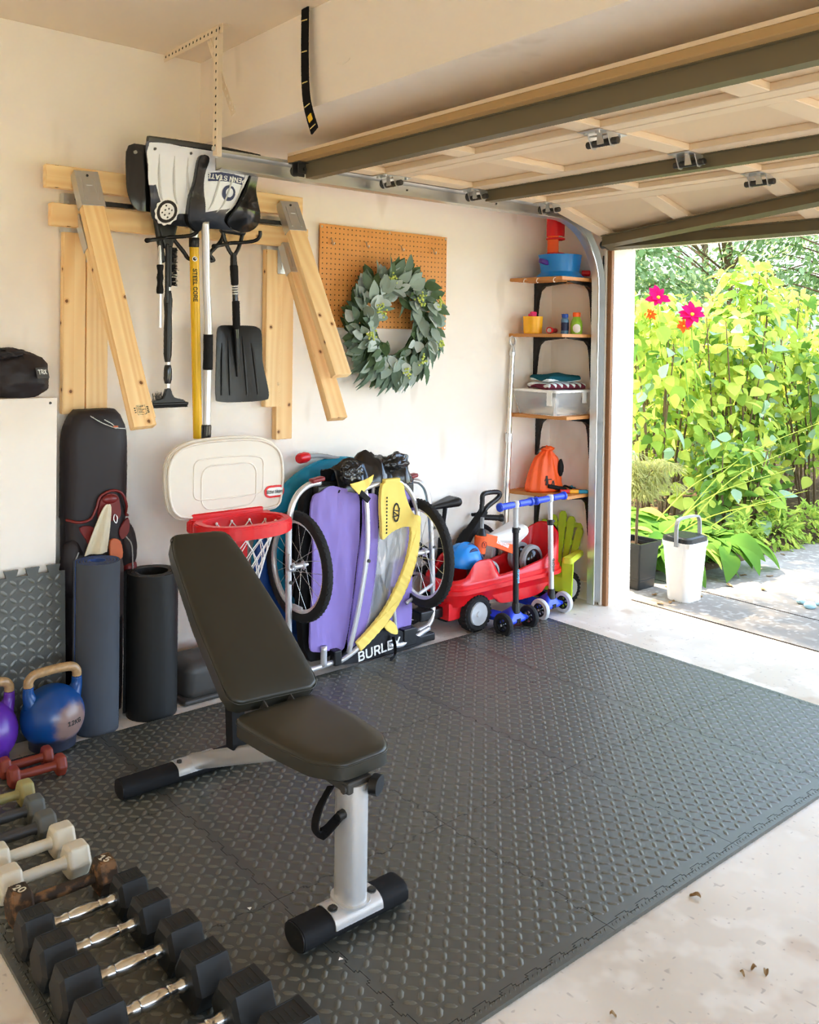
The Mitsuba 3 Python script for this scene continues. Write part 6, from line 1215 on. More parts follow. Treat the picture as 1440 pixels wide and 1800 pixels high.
# ------------------------------------------------------------------ corner shelves
SH = []
def shelf(label, z, front, brx, hooks=False):
    k = thing('corner_shelf', label, 'shelf')
    put(k, 'board', bev(Polygon([(-0.001, -0.001), (-0.375, -0.001), (-0.372, -0.05), front, (-0.001, -0.375)]), 0.019, 0.002, z - 0.019), M['shelfwood'], False)
    def br(M_, L=0.23, H=0.245):
        return mv(side([(-0.001, -H), (-0.001, 0), (-L, 0), (-L, -0.006), (-0.075, -0.022), (-0.042, -0.048), (-0.027, -0.10), (-0.010, -H)], -0.013, 0.013, 0.001), M_)
    put(k, 'bracket', br(tr(brx, 0, z - 0.019)), M['black'], 40, 'black steel bracket')
    put(k, 'bracket', br(tr(0, -0.325, z - 0.019) @ rot('z', -90)), M['black'], 40, 'black steel bracket')
    if hooks:
        a, b = V(-0.372, -0.05), V(*front)
        for t in (0.22, 0.5, 0.86):
            p = a + (b - a) * t; o = V(p[0], p[1], z - 0.008)
            put(k, 'cup_hook', tube([o + V(0.004, 0, 0), o + V(-0.012, -0.004, 0), o + V(-0.024, -0.008, -0.006), o + V(-0.028, -0.008, -0.018), o + V(-0.018, -0.006, -0.026), o + V(-0.008, -0.004, -0.022)], 0.0022, 6, 4), M['white'], True)
    return k
shelf('topmost wooden corner shelf carrying the blue toy tub', 1.892, (-0.345, -0.375), -0.15, True)
shelf('wooden corner shelf carrying the yellow cup and two bottles, second from the top', 1.569, (-0.335, -0.372), -0.15)
shelf('wooden corner shelf carrying the clear storage bin, third from the top', 1.100, (-0.285, -0.372), -0.12)
shelf('lowest wooden corner shelf carrying the orange drawstring bag', 0.648, (-0.27, -0.372), -0.12)
Z1, Z2, Z3, Z4 = 1.8925, 1.5695, 1.1005, 0.6485
tt = thing('toy_tub', 'round sky blue plastic toy tub with flared foot on the top shelf', 'toy')
put(tt, 'tub', mv(lathe([(0, 0), (0.135, 0), (0.138, 0.012), (0.118, 0.030), (0.112, 0.040), (0.113, 0.046), (0.124, 0.125), (0.128, 0.138), (0.122, 0.138), (0.108, 0.05), (0, 0.048)], 40), tr(-0.15, -0.19, Z1)), M['skyblue'], 40)
put(tt, 'spout', cyl((-0.05, -0.27, Z1 + 0.036), (-0.022, -0.312, Z1 + 0.036), 0.017, n=16, bev=0.004), M['red'], label='red knob')
put(tt, 'side_handle', mv(rbox(-0.075, 0.0, -0.014, 0.014, -0.013, 0.013, 0.006), rot('y', 10), tr(-0.25, -0.19, Z1 + 0.085)), M['violet'], 40, 'violet stick handle')
tw_ = thing('toy_tower', 'tall red plastic toy chute tower standing in the blue tub', 'toy')
def halfpipe(R, z0, z1, a0, a1, th=0.006):
    return sheet(lambda u, v: (R * np.cos(a0 + (a1 - a0) * u), R * np.sin(a0 + (a1 - a0) * u), z0 + (z1 - z0) * v), 20, 4, th)
put(tw_, 'base_tube', mv(lathe([(0, 0.0), (0.052, 0), (0.052, 0.10), (0.046, 0.10), (0.046, 0.01), (0, 0.01)], 28), tr(-0.168, -0.17, Z1 + 0.052)), M['red'], 40)
put(tw_, 'chute', mv(halfpipe(0.044, 0.10, 0.36, 0.3, 0.3 + math.pi * 1.25), tr(-0.165, -0.165, Z1 + 0.04)), M['orange'], 40, 'orange red chute')
put(tw_, 'upper_chute', mv(halfpipe(0.050, 0.21, 0.42, -1.0 + math.pi * 0.9, math.pi * 1.9), tr(-0.165, -0.165, Z1 + 0.04)), M['red'], 40)
put(tw_, 'ring', mv(torus(0.05, 0.006, 0.006, 32, 8), rot('x', 90), tr(-0.165, -0.165, Z1 + 0.235)), M['red'], True)
cp = thing('toy_cup', 'yellow plastic cup holding a pink toy on the second shelf', 'cup')
put(cp, 'cup', mv(lathe([(0, 0), (0.050, 0), (0.053, 0.004), (0.0575, 0.097), (0.059, 0.10), (0.0555, 0.10), (0.051, 0.008), (0, 0.006)], 36), tr(-0.295, -0.115, Z2)), M['amber'], 40)
solo('pink_toy', mv(cat(rbox(-0.022, 0.022, -0.018, 0.018, 0, 0.024, 0.008), rbox(-0.012, 0.03, -0.012, 0.012, 0.016, 0.036, 0.008), rbox(-0.02, 0.02, -0.016, 0.016, -0.085, 0.002, 0.004)), tr(-0.30, -0.115, Z2 + 0.093)), M['pink'], 'pink toy sticking out of the yellow cup', 'toy')
fl = thing('dark_red_torch', 'small dark red torch lying between the yellow cup and the blue bottle', 'torch')
fb = basis(V(-0.278, -0.225, Z2 + 0.020), V(1, 0.35, 0))
put(fl, 'head', mv(lathe([(0, 0.004), (0.014, 0.004), (0.017, 0), (0.019, 0.002), (0.019, 0.02), (0.014, 0.034), (0, 0.034)], 20), fb), M['red'], 40)
put(fl, 'body', mv(lathe([(0, 0.03), (0.014, 0.03), (0.0145, 0.10), (0.012, 0.104), (0, 0.104)], 18), fb), M['deepred'], 40)
put(fl, 'lens', mv(lathe([(0, 0.003), (0.0135, 0.003), (0.0135, 0.006), (0, 0.006)], 18), fb), M['lightgrey'])
b1 = thing('bottle', 'small clear blue bottle with blue cap on the second shelf', 'bottle')
put(b1, 'body', mv(lathe([(0, 0), (0.020, 0), (0.022, 0.004), (0.022, 0.082), (0.017, 0.092), (0.015, 0.096), (0, 0.096)], 24), tr(-0.163, -0.245, Z2)), M['bluebottle'], 40)
put(b1, 'cap', mv(lathe([(0, 0.095), (0.0185, 0.095), (0.0195, 0.10), (0.0195, 0.114), (0.018, 0.117), (0, 0.117)], 24), tr(-0.163, -0.245, Z2)), M['bluecap'], 35, 'blue cap')
put(b1, 'label_band', mv(lathe([(0.0222, 0.02), (0.0225, 0.022), (0.0225, 0.065), (0.0222, 0.067), (0.0218, 0.04), (0.0222, 0.02)], 24), tr(-0.163, -0.245, Z2)), M['navy'])
b2 = thing('bottle', 'plump lime green bottle with orange cap and white label on the second shelf', 'bottle')
put(b2, 'body', mv(lathe([(0, 0), (0.032, 0), (0.0345, 0.006), (0.0345, 0.058), (0.030, 0.078), (0.022, 0.09), (0.020, 0.102), (0, 0.102)], 28), tr(-0.125, -0.30, Z2)), M['green'], 45)
put(b2, 'cap', mv(lathe([(0, 0.10), (0.0215, 0.10), (0.0225, 0.104), (0.0225, 0.122), (0.020, 0.126), (0, 0.126)], 24), tr(-0.125, -0.30, Z2)), M['orangecap'], 35, 'orange cap')
lb = sheet(lambda u, v: (0.0352 * np.sin((u - 0.5) * 1.25 * np.sqrt(np.maximum(0.001, 1 - ((v - 0.5) * 1.94) ** 2)) * 1.1), -0.0352 * np.cos((u - 0.5) * 1.25 * np.sqrt(np.maximum(0.001, 1 - ((v - 0.5) * 1.94) ** 2)) * 1.1), 0.008 + 0.05 * v), 13, 12, 0.0008)
put(b2, 'label_patch', mv(lb, rot('z', -52 + 4), tr(-0.125, -0.30, Z2)), M['white'], True, 'white round label')
# storage bin and towel
bi = thing('storage_bin', 'clear plastic storage bin with white lid and sand inside, on the third shelf', 'storage bin')
BM = tr(-0.182, -0.185, Z3) @ rot('z', 0)
def binwall(x0, y0, x1, y1, g=0.035):
    a, b = V(x0, y0), V(x1, y1); nn = V(b[1] - a[1], -(b[0] - a[0])); nn /= np.linalg.norm(nn)
    return sheet(lambda u, v: (a[0] + (b[0] - a[0]) * ((u - 0.5) * (0.88 + 0.12 * v) + 0.5) + nn[0] * g * (v - 1), a[1] + (b[1] - a[1]) * ((u - 0.5) * (0.88 + 0.12 * v) + 0.5) + nn[1] * g * (v - 1), 0.003 + 0.130 * v), 4, 4, 0.0018)
bw, bd = 0.172, 0.165
for c_ in ((-bw, -bd, bw, -bd), (bw, -bd, bw, bd), (bw, bd, -bw, bd), (-bw, bd, -bw, -bd)):
    put(bi, 'clear_wall', mv(binwall(*c_), BM), M['frosted'], False)
put(bi, 'lid', mv(bev(rrect(-bw - 0.008, bw + 0.006, -bd - 0.008, bd + 0.006, 0.02), 0.013, 0.003, 0.134), BM), M['white'], 40, 'white lid')
put(bi, 'latch', mv(rbox(0.055, 0.095, -bd - 0.006, -bd - 0.001, 0.07, 0.138, 0.003), BM), M['white'])
put(bi, 'latch', mv(rbox(-bw - 0.006, -bw - 0.001, -0.14, -0.10, 0.06, 0.138, 0.003), BM), M['white'])
put(bi, 'bottom', mv(bev(rrect(-bw + 0.038, bw - 0.038, -bd + 0.038, bd - 0.038, 0.02), 0.003, 0.001, 0.0), BM), M['offwhite'], False)
sd = sheet(lambda u, v: (-0.128 + 0.256 * u, -0.122 + 0.244 * v, 0.012 + 0.016 * np.sin(u * 3) * np.sin(v * 3) + 0.006 * np.sin(u * 13 + v * 5)), 14, 14, 0.014)
solo('sand', mv(sd, BM), M['sand'], 'pale play sand on the bottom of the storage bin', 'sand', kind='stuff', smooth=True)
solo('ball', ell((-0.20, -0.20, Z3 + 0.068), 0.033, 3), M['white'], 'white ball on the sand in the storage bin', 'ball', smooth=True)
solo('toy_mould', mv(lathe([(0, 0), (0.024, 0), (0.034, 0.04), (0.031, 0.04), (0.022, 0.004), (0, 0.004)], 20), rot('x', 60), tr(-0.255, -0.10, Z3 + 0.055)), M['deepred'], 'red sand mould inside the storage bin', 'toy')
solo('toy_shovel', mv(rbox(-0.05, 0.05, -0.03, 0.03, 0, 0.03, 0.008), tr(-0.17, -0.09, Z3 + 0.04)), M['teal'], 'green teal toy inside the storage bin', 'toy')
to = thing('folded_towel', 'folded patterned towel in white, maroon and teal on the storage bin lid', 'towel')
for zz, w, d, sh in ((0.148, 0.135, 0.115, 0.0), (0.192, 0.118, 0.10, -0.012)):
    m = hull(np.vstack([_ico2 * 0.016 + V(sx * (w - 0.016), sy * (d - 0.016), 0.018) for sx in (-1, 1) for sy in (-1, 1)] + [_ico2 * 0.016 + V(0.02, 0, 0.036)]))
    m = bend(m, lambda v: v + np.c_[v[:, 0] * 0, v[:, 0] * 0, 0.004 * np.sin(v[:, 0] * 40) * np.sin(v[:, 1] * 30)], 0.02)
    put(to, 'fold', mv(m, rot('z', -14), tr(-0.165 + sh, -0.19, Z3 + zz)), M['towel'], True)
# orange bag and small things on the lowest shelf
ob = thing('drawstring_bag', 'orange drawstring backpack with a black printed figure on the lowest shelf', 'drawstring bag')
zz, aa = np.linspace(0, 1, 22), np.arange(64) / 64 * 2 * np.pi
Zg, Ag = np.meshgrid(zz, aa, indexing='ij')
wid = np.interp(Zg, [0, 0.06, 0.5, 0.8, 0.94, 1], [0.94, 1.05, 0.86, 0.58, 0.26, 0.22])
fold = 1 + (0.05 + 0.16 * Zg ** 2) * np.sin(Ag * 9 + 3 * Zg) + 0.10 * (meshkit.fbm(np.stack([np.cos(Ag) * 2 + 4, np.sin(Ag) * 2, Zg * 4], -1), 3, 6) - 0.5)
bagv = np.stack([0.112 * wid * np.cos(Ag) * fold + 0.02 * Zg, 0.062 * np.sqrt(wid) * np.sin(Ag) * fold, Zg * 0.245], -1).reshape(-1, 3)
n = 64; i_, j_ = np.meshgrid(np.arange(21), np.arange(n), indexing='ij'); j2 = (j_ + 1) % n
f = np.stack([i_ * n + j_, i_ * n + j2, (i_ + 1) * n + j2, (i_ + 1) * n + j_], -1).reshape(-1, 4); bagv = np.vstack([bagv, [0, 0, 0], [0.02, 0, 0.245]]); j_ = np.arange(n); j2 = (j_ + 1) % n
bagm = trimesh.Trimesh(bagv, np.vstack([f[:, [0, 1, 2]], f[:, [0, 2, 3]], np.stack([j_ * 0 + 22 * n, j2, j_], 1), np.stack([j_ * 0 + 22 * n + 1, 21 * n + j_, 21 * n + j2], 1)]), process=False)
OBM = tr(-0.235, -0.165, Z4) @ rot('z', -20)
put(ob, 'body', mv(bagm, OBM), M['orange'], True)
put(ob, 'neck', mv(lump((0.02, 0, 0.248), (0.042, 0.034, 0.016), q, 0.35, 8, 3, None, 3), OBM), M['orange'], True)
put(ob, 'cord', mv(tube([(0.02, -0.01, 0.25), (-0.01, -0.02, 0.262), (-0.045, -0.03, 0.25), (-0.06, -0.03, 0.225)], 0.003, 6, 5), OBM), M['black'], True)
put(ob, 'black_patch', mv(lump((0.085, -0.046, 0.14), (0.018, 0.016, 0.052), q, 0.1, 3, 3, None, 2), OBM), M['blackm'], True, 'black printed patch')
fg = [ext(Point(-0.012, 0.03).buffer(0.006), 0.002), ext([(-0.018, 0.024), (-0.006, 0.024), (-0.005, 0.006), (-0.002, -0.02), (-0.008, -0.02), (-0.011, 0.0), (-0.016, -0.02), (-0.022, -0.018), (-0.018, 0.006)], 0.002), ext([(-0.018, 0.022), (-0.028, 0.008), (-0.025, 0.006), (-0.016, 0.016)], 0.002), ext(Point(0.03, 0.026).buffer(0.006), 0.002), ext([(0.022, 0.02), (0.036, 0.02), (0.034, 0.004), (0.036, -0.02), (0.030, -0.02), (0.027, 0.0), (0.022, -0.02), (0.016, -0.02), (0.022, 0.004)], 0.002), ext([(0.022, 0.018), (-0.006, 0.016), (-0.006, 0.012), (0.022, 0.012)], 0.002)]
put(ob, 'printed_figures', mv(cat(*fg), tr(0.0, -0.062, 0.062) @ rot('x', 82), OBM), M['ink'], False, 'small black printed figures')
put(ob, 'strap_bundle', cat(mv(rbox(-0.075, 0.05, -0.012, 0.012, -0.012, 0.012, 0.010), rot('y', 12), rot('z', -18), tr(-0.195, -0.248, Z4 + 0.024)), tube([(-0.16, -0.25, Z4 + 0.02), (-0.13, -0.235, Z4 + 0.03), (-0.10, -0.24, Z4 + 0.02), (-0.08, -0.25, Z4 + 0.012)], 0.006, 8, 5)), M['blackm'], 50)
solo('teal_keyring', cat(tube([(-0.075, -0.235, Z4 + 0.005), (-0.05, -0.22, Z4 + 0.02), (-0.03, -0.215, Z4 + 0.008), (-0.015, -0.225, Z4 + 0.005)], 0.0045, 8, 5), ell((-0.062, -0.222, Z4 + 0.012), (0.012, 0.010, 0.010), 2)), M['teal'], 'small teal cord ring beside the orange bag', 'key ring', smooth=True)
cm = ['red', 'amber', 'teal']
kc = thing('toy_blocks', 'toy bar of red, yellow and teal blocks near the edge of the lowest shelf', 'toy')
for i in range(3):
    put(kc, 'block', mv(rbox(-0.028, 0.028, -0.013, 0.013, 0, 0.02, 0.004), rot('z', -38), tr(-0.185 + 0.040 * i, -0.285 - 0.034 * i + 0.0, Z4)), M[cm[i]])

# ------------------------------------------------------------------ outside: pot, pail, stones
pt = thing('planter_pot', 'square black plastic planter pot just outside the door jamb', 'plant pot')
PB = (0.405, 0.615, -0.385, -0.175)
def taper(x0, x1, y0, y1, z0, z1, g, r=0.012):
    return hull(np.vstack([np.c_[np.array(rrect(x0 + g, x1 - g, y0 + g, y1 - g, r, 4).exterior.coords), np.full(21 if False else len(rrect(x0 + g, x1 - g, y0 + g, y1 - g, r, 4).exterior.coords), z0)], np.c_[np.array(rrect(x0, x1, y0, y1, r, 4).exterior.coords), np.full(len(rrect(x0, x1, y0, y1, r, 4).exterior.coords), z1)]]))
body = manifold3d.Manifold
def tomf(m): return manifold3d.Manifold(manifold3d.Mesh(np.asarray(m.vertices, np.float32), np.asarray(m.faces, np.uint32)))
def frmf(m): q_ = m.to_mesh(); return trimesh.Trimesh(q_.vert_properties[:, :3], q_.tri_verts, process=False)
x0, x1, y0, y1 = PB
put(pt, 'body', frmf(tomf(taper(x0, x1, y0, y1, -0.005, 0.262, 0.018)) - tomf(taper(x0 + 0.008, x1 - 0.008, y0 + 0.008, y1 - 0.008, 0.01, 0.30, 0.018))), M['pot'], 30)
put(pt, 'rim', frmf(tomf(taper(x0 - 0.012, x1 + 0.012, y0 - 0.012, y1 + 0.012, 0.255, 0.285, 0.002)) - tomf(taper(x0 + 0.004, x1 - 0.004, y0 + 0.004, y1 - 0.004, 0.2, 0.32, 0.0))), M['pot'], 30)
for z in (0.045, 0.06): put(pt, 'rib', frmf(tomf(taper(x0 + 0.012, x1 - 0.012, y0 + 0.012, y1 - 0.012, z, z + 0.006, 0.0)) - tomf(taper(x0 + 0.02, x1 - 0.02, y0 + 0.02, y1 - 0.02, 0.0, 0.2, 0.0))), M['pot'], 30)
put(pt, 'potting_soil', mv(sheet(lambda u, v: (x0 + 0.012 + (x1 - x0 - 0.024) * u, y0 + 0.012 + (y1 - y0 - 0.024) * v, 0.235 + 0.012 * np.sin(u * 9) * np.sin(v * 8)), 10, 10, 0.02)), M['soilpot'], True)
LM = {}
for n_, c_ in (('lime_leaf', (200, 212, 100)), ('green_leaf', (160, 188, 84)), ('deep_leaf', (104, 140, 62)), ('blue_leaf', (166, 192, 160)), ('tree_leaf', (112, 140, 88)), ('tree_leaf_pale', (156, 178, 134)), ('lace_leaf', (176, 178, 116)), ('hosta_leaf', (104, 148, 64))):
    LM[n_] = leafmat('mat_' + n_, c_, 0.85)
def heart(L, W, n=7, fold=0.18, crv=0.45):
    s = np.linspace(0, 1, n); w = W / 2 * np.clip(np.sin(np.pi * s ** 0.62), 0, 1) ** 0.8; y = L * (s - 0.10 * np.exp(-(s / 0.12) ** 2)); z = -crv * L * s ** 2 * 0.5
    w[-1] = W * 0.01; w[0] = W * 0.12
    v = np.vstack([np.c_[-w, y - 0.1 * w * (1 - s), z + fold * w], np.c_[w * 0, y, z], np.c_[w, y - 0.1 * w * (1 - s), z + fold * w]]); f = []
    for i in range(n - 1): f += [(i, n + i, n + i + 1), (i, n + i + 1, i + 1), (n + i, 2 * n + i, 2 * n + i + 1), (n + i, 2 * n + i + 1, n + i + 1)]
    return trimesh.Trimesh(v, np.array(f), process=False)
lt = thing('lace_leaf_tree', 'small feathery pale tree with thin bare stem growing in the black pot', 'tree')
put(lt, 'trunk', tube([(0.515, -0.28, 0.235), (0.512, -0.285, 0.40), (0.53, -0.28, 0.55), (0.56, -0.27, 0.70)], [0.010, 0.009, 0.008, 0.005], 8, 5), M['bark'], True)
for dx, dy, z in ((0.16, -0.05, 0.74), (-0.10, 0.08, 0.72), (0.10, 0.12, 0.78), (-0.08, -0.10, 0.66), (0.22, 0.02, 0.66)):
    put(lt, 'branch', tube([(0.53, -0.28, 0.52), (0.545 + dx * 0.5, -0.27 + dy * 0.5, z - 0.04), (0.56 + dx, -0.27 + dy, z)], [0.006, 0.004, 0.002], 6, 4), M['bark'], True)
q = np.random.default_rng(31); Ms = []
lf = leafmesh(0.055, 0.008, 0.1, 0.6, 1.0, 4)
for i in range(40):
    d = q.normal(0, 1, 3); d[2] *= 0.9; d /= np.linalg.norm(d); c = V(0.60, -0.265, 0.70) + d * q.uniform(0.35, 1) * V(0.24, 0.18, 0.17)
    for j in range(75):
        a = q.uniform(0, 2 * np.pi); r = q.uniform(0, 1) ** 0.6
        p = c + V(0.095 * r * math.cos(a), 0.095 * r * math.sin(a), -0.03 * r * r + q.normal(0, 0.006))
        Ms.append(leafM(p, V(math.cos(a), math.sin(a), -0.35 + q.normal(0, 0.2)) + q.normal(0, 0.3, 3), V(0, 0, 1) + q.normal(0, 0.25, 3), q.uniform(0.7, 1.2)))
put(lt, 'foliage', scatter(lf, Ms), LM['lace_leaf'], True, kind='stuff')

pl_ = thing('compost_pail', 'white pail with dark lid and grey carrying handle standing just outside the door', 'pail')
x0, x1, y0, y1 = 0.405, 0.610, -0.725, -0.545
put(pl_, 'body', taper(x0 - 0.008, x1 + 0.008, y0 - 0.008, y1 + 0.008, -0.005, 0.325, 0.022, 0.045), M['white'], 30)
put(pl_, 'collar', taper(x0 - 0.014, x1 + 0.014, y0 - 0.014, y1 + 0.014, 0.318, 0.348, 0.003, 0.045), M['white'], 30)
put(pl_, 'lid', cat(taper(x0 - 0.010, x1 + 0.010, y0 - 0.010, y1 + 0.010, 0.346, 0.372, -0.0, 0.045), mv(taper(x0 + 0.012, x1 - 0.012, y0 + 0.012, y1 - 0.012, 0.371, 0.38, -0.01, 0.035))), M['pot'], 30, 'dark lid')
put(pl_, 'lid_latch', rbox((x0 + x1) / 2 - 0.12, (x0 + x1) / 2 - 0.08, y0 - 0.02, y0 - 0.012, 0.325, 0.35, 0.004), M['white'])
hy = (y0 + y1) / 2 - 0.02
put(pl_, 'handle', tube([(x0 - 0.020, hy, 0.325), (x0 - 0.020, hy, 0.42), (x0 - 0.010, hy, 0.47), (x0 + 0.03, hy, 0.487), (x1 - 0.03, hy, 0.487), (x1 + 0.010, hy, 0.47), (x1 + 0.020, hy, 0.42), (x1 + 0.020, hy, 0.325)], 1.0, sm=5, prof=np.array([(-0.006, -0.011), (0.006, -0.011), (0.006, 0.011), (-0.006, 0.011)])), M['grey'], 40, 'grey handle')
for i, (dx, dy, s) in enumerate(((0, 0, 1.0), (0.045, 0.075, 0.8), (0.11, -0.02, 1.1), (0.085, -0.10, 0.9))):
    solo('river_stone', lump((0.945 + dx, -1.19 + dy, 0.006), (0.038 * s, 0.033 * s, 0.022 * s), q, 0.08, 2, 3, -0.0095, 3 + i), M['pebble'], 'pale blue river stone in the little heap on the driveway at the right edge', 'stone', 'river stones on the driveway', True)
q = np.random.default_rng(77)
ms = [mikit.ply(mv(sheet(lambda u, v: ((u - 0.5) * 0.03 * np.sin(np.pi * (0.1 + 0.8 * v)), (v - 0.5) * 0.055, 0.003 + 0.012 * np.abs(u - 0.5) + 0.003 * np.sin(v * 6 + k)), 5, 7, 0.001)), M['leafdry'], smooth=True) for k in range(2)]
for i in range(22):
    x, y = q.uniform(0.9, 3.4), q.uniform(-1.25, -0.36)
    if i < 6: x, y = q.uniform(0.25, 0.7), q.uniform(-0.75, -0.42)
    kk = numbered('fallen_leaf'); scene[kk] = {**ms[i % 2], 'to_world': T4((tr(x, y, -0.009 if x > 0.74 else -0.005) @ rot('z', q.uniform(0, 360)) @ sc(q.uniform(0.5, 1.1))).tolist())}
    tag(kk, 'small dry leaf fallen on the driveway outside', 'leaf', 'fallen leaves on the driveway')

# ------------------------------------------------------------------ planting
HOS = [mikit.ply(heart(0.19, 0.145, 9, 0.2, 1.0), LM[m], smooth=True) for m in ('hosta_leaf', 'deep_leaf', 'lime_leaf')]
def hosta(label, x, y, n, s, seed):
    q = np.random.default_rng(seed); k = thing('hosta', label, 'plant')
    st = []
    for i in range(n):
        a = i * 2.399 + q.normal(0, 0.15); t = (i + 0.5) / n; el = math.radians(78 - 62 * t + q.normal(0, 5))
        d = V(math.cos(a) * math.cos(el), math.sin(a) * math.cos(el), math.sin(el)); l = s * (0.16 + 0.16 * t)
        p = V(x, y, 0.0) + d * l + V(0, 0, 0.03)
        st.append(tube([(x, y, 0.0), V(x, y, 0.02) + d * l * 0.5, p], 0.0035, 5))
        dd = V(math.cos(a), math.sin(a), 0.35 - 0.75 * t)
        clone(k, 'leaf', HOS[q.choice(3, p=[0.62, 0.26, 0.12])], leafM(p, dd, V(-math.cos(a) * 0.3, -math.sin(a) * 0.3, 1), s * q.uniform(0.85, 1.25), q.normal(0, 14)))
    put(k, 'stems', cat(*st), LM['hosta_leaf'], True)
    return k
hosta('hosta right behind the white pail, its broad leaves drooping over the concrete edge', 1.02, -0.20, 44, 0.98, 1)
hosta('hosta with drooping leaves reaching furthest onto the driveway right of the pail', 1.38, -0.30, 44, 0.95, 2)
hosta('hosta growing behind the black planter pot', 0.92, 0.18, 38, 1.0, 3)
hosta('hosta further back beneath the bushes, behind the drooping ones', 1.62, 0.12, 38, 1.0, 4)
hosta('taller hosta between the feathery tree and the bushes', 1.30, 0.50, 30, 1.25, 5)
sc_ = [((1.25, 0.05), (2.2, -0.45, 0.62)), ((1.45, 0.0), (2.6, -0.30, 0.75)), ((1.30, 0.2), (2.5, -0.1, 0.70)), ((1.5, -0.1), (2.3, -0.5, 0.45)), ((1.55, 0.15), (3.0, -0.35, 0.95)), ((1.2, -0.05), (1.9, -0.5, 0.42))]
for i, ((x, y), e) in enumerate(sc_):
    k = thing('flower_stalk', 'long thin pale flower stalk arching from the hostas across the bed', 'flower stalk', 'hosta flower stalks')
    e = V(*e); put(k, 'stalk', tube([(x, y, 0.15), (x + (e[0] - x) * 0.4, y + (e[1] - y) * 0.4, 0.15 + (e[2] - 0.15) * 0.62), tuple(e)], [0.005, 0.004, 0.002], 6, 6), LM['lime_leaf'], True)
    q = np.random.default_rng(50 + i); Ms = []
    for t in np.linspace(0.6, 1.0, 10):
        p = V(x, y, 0.15) * (1 - t) + e * t + V(0, 0, 0.10 * math.sin(t * 3.14))
        Ms.append(leafM(p, q.normal(0, 1, 3) + V(0, 0, -0.6), V(0, 0, 1) + q.normal(0, 0.2, 3), q.uniform(0.5, 0.9)))
    put(k, 'seed_pods', scatter(leafmesh(0.045, 0.014, 0.3, 0.3, 1.0, 4), Ms), LM['lace_leaf'], True, kind='stuff')
BL_ = {m: [mikit.ply(heart(0.125, 0.105, 7, 0.2, c), LM[m], smooth=True) for c in (0.35, 0.8)] for m in ('lime_leaf', 'green_leaf', 'deep_leaf', 'blue_leaf')}
def bush(label, x, y, h, rx, ry, nleaf, nstuff, seed, mix_=(0.5, 0.28, 0.10, 0.12), zlow=0.35):
    q = np.random.default_rng(seed); k = thing('leafy_bush', label, 'bush'); ms = ('lime_leaf', 'green_leaf', 'deep_leaf', 'blue_leaf')
    st = []
    tips = []
    for i in range(13):
        a = q.uniform(0, 2 * np.pi); r = q.uniform(0.3, 0.9); tip = V(x + rx * r * math.cos(a), y + ry * r * math.sin(a), h * q.uniform(0.72, 1.0)); tips.append(tip)
        b0 = V(x + 0.18 * math.cos(a) * r, y + 0.18 * math.sin(a) * r, 0.0)
        put(k, 'stem', tube([b0, b0 * 0.6 + tip * 0.4 + V(0, 0, h * 0.06) + q.normal(0, 0.03, 3), tip], [0.012, 0.009, 0.003], 6, 5), M['bark'], True)
    bulk = {m: [] for m in ms}
    nstuff = int(nstuff * 1.7)
    for i in range(nleaf + nstuff):
        u = q.uniform(0, 1); z = zlow + (h - zlow) * u ** 0.8
        w = math.sin(math.pi * min(1, 0.25 + 0.68 * (z / h))) ** 0.55 + 0.1
        a = q.uniform(0, 2 * np.pi); r = q.uniform(0.45, 1.0) if i < nleaf else q.uniform(0.1, 0.95)
        if i < nleaf and math.cos(a - math.atan2(EYE[1] - y, EYE[0] - x)) < -0.2: a += math.pi
        p = V(x + rx * w * r * math.cos(a), y + ry * w * r * math.sin(a), z + q.normal(0, 0.04))
        d = V(math.cos(a), math.sin(a), -0.6) + q.normal(0, 0.75, 3); up = V(math.cos(a) * 0.4, math.sin(a) * 0.4, 1) + q.normal(0, 0.55, 3)
        m = ms[q.choice(4, p=mix_)]; s = q.uniform(0.45, 1.25) if i < nleaf else q.uniform(0.35, 0.95)
        if i < nleaf: clone(k, 'leaf', BL_[m][i % 2], leafM(p, d, up, s))
        else: bulk[m].append(leafM(p, d, up, s))
    for m in ms:
        if bulk[m]: put(k, 'foliage', scatter(heart(0.125, 0.105, 5, 0.2, 0.6), bulk[m]), LM[m], True, kind='stuff')
    return k
bush('tall lime green bush nearest the door jamb, carrying the magenta flowers', 2.25, 0.78, 1.86, 0.55, 0.5, 150, 420, 101)
bush('lime green bush in the middle of the bed with bare woody stems low down', 2.95, 0.55, 1.75, 0.6, 0.5, 150, 420, 102)
bush('tallest pointed lime bush at the centre back of the garden bed', 3.35, 0.62, 2.22, 0.45, 0.45, 130, 380, 103)
bush('bush with larger greener leaves at the right edge of the picture', 3.75, 0.10, 1.62, 0.55, 0.45, 150, 400, 104, (0.38, 0.34, 0.2, 0.08))
bush('yellow green bush behind the jamb side bush', 3.05, 1.55, 1.95, 0.65, 0.6, 110, 420, 105)
bush('yellow green bush far back on the right of the bed', 4.5, 0.85, 2.05, 0.7, 0.6, 110, 420, 106)
bush('yellow green bush far back in the middle of the bed', 4.1, 1.7, 2.0, 0.7, 0.65, 80, 420, 107)
bush('bush beyond the others at the right, overhanging the driveway edge', 5.3, 0.2, 1.8, 0.75, 0.5, 80, 420, 108)
bush('low dark green bush at the foot of the tall ones, beside the driveway', 2.35, 0.10, 0.72, 0.42, 0.32, 90, 240, 109, (0.2, 0.4, 0.3, 0.1), 0.08)
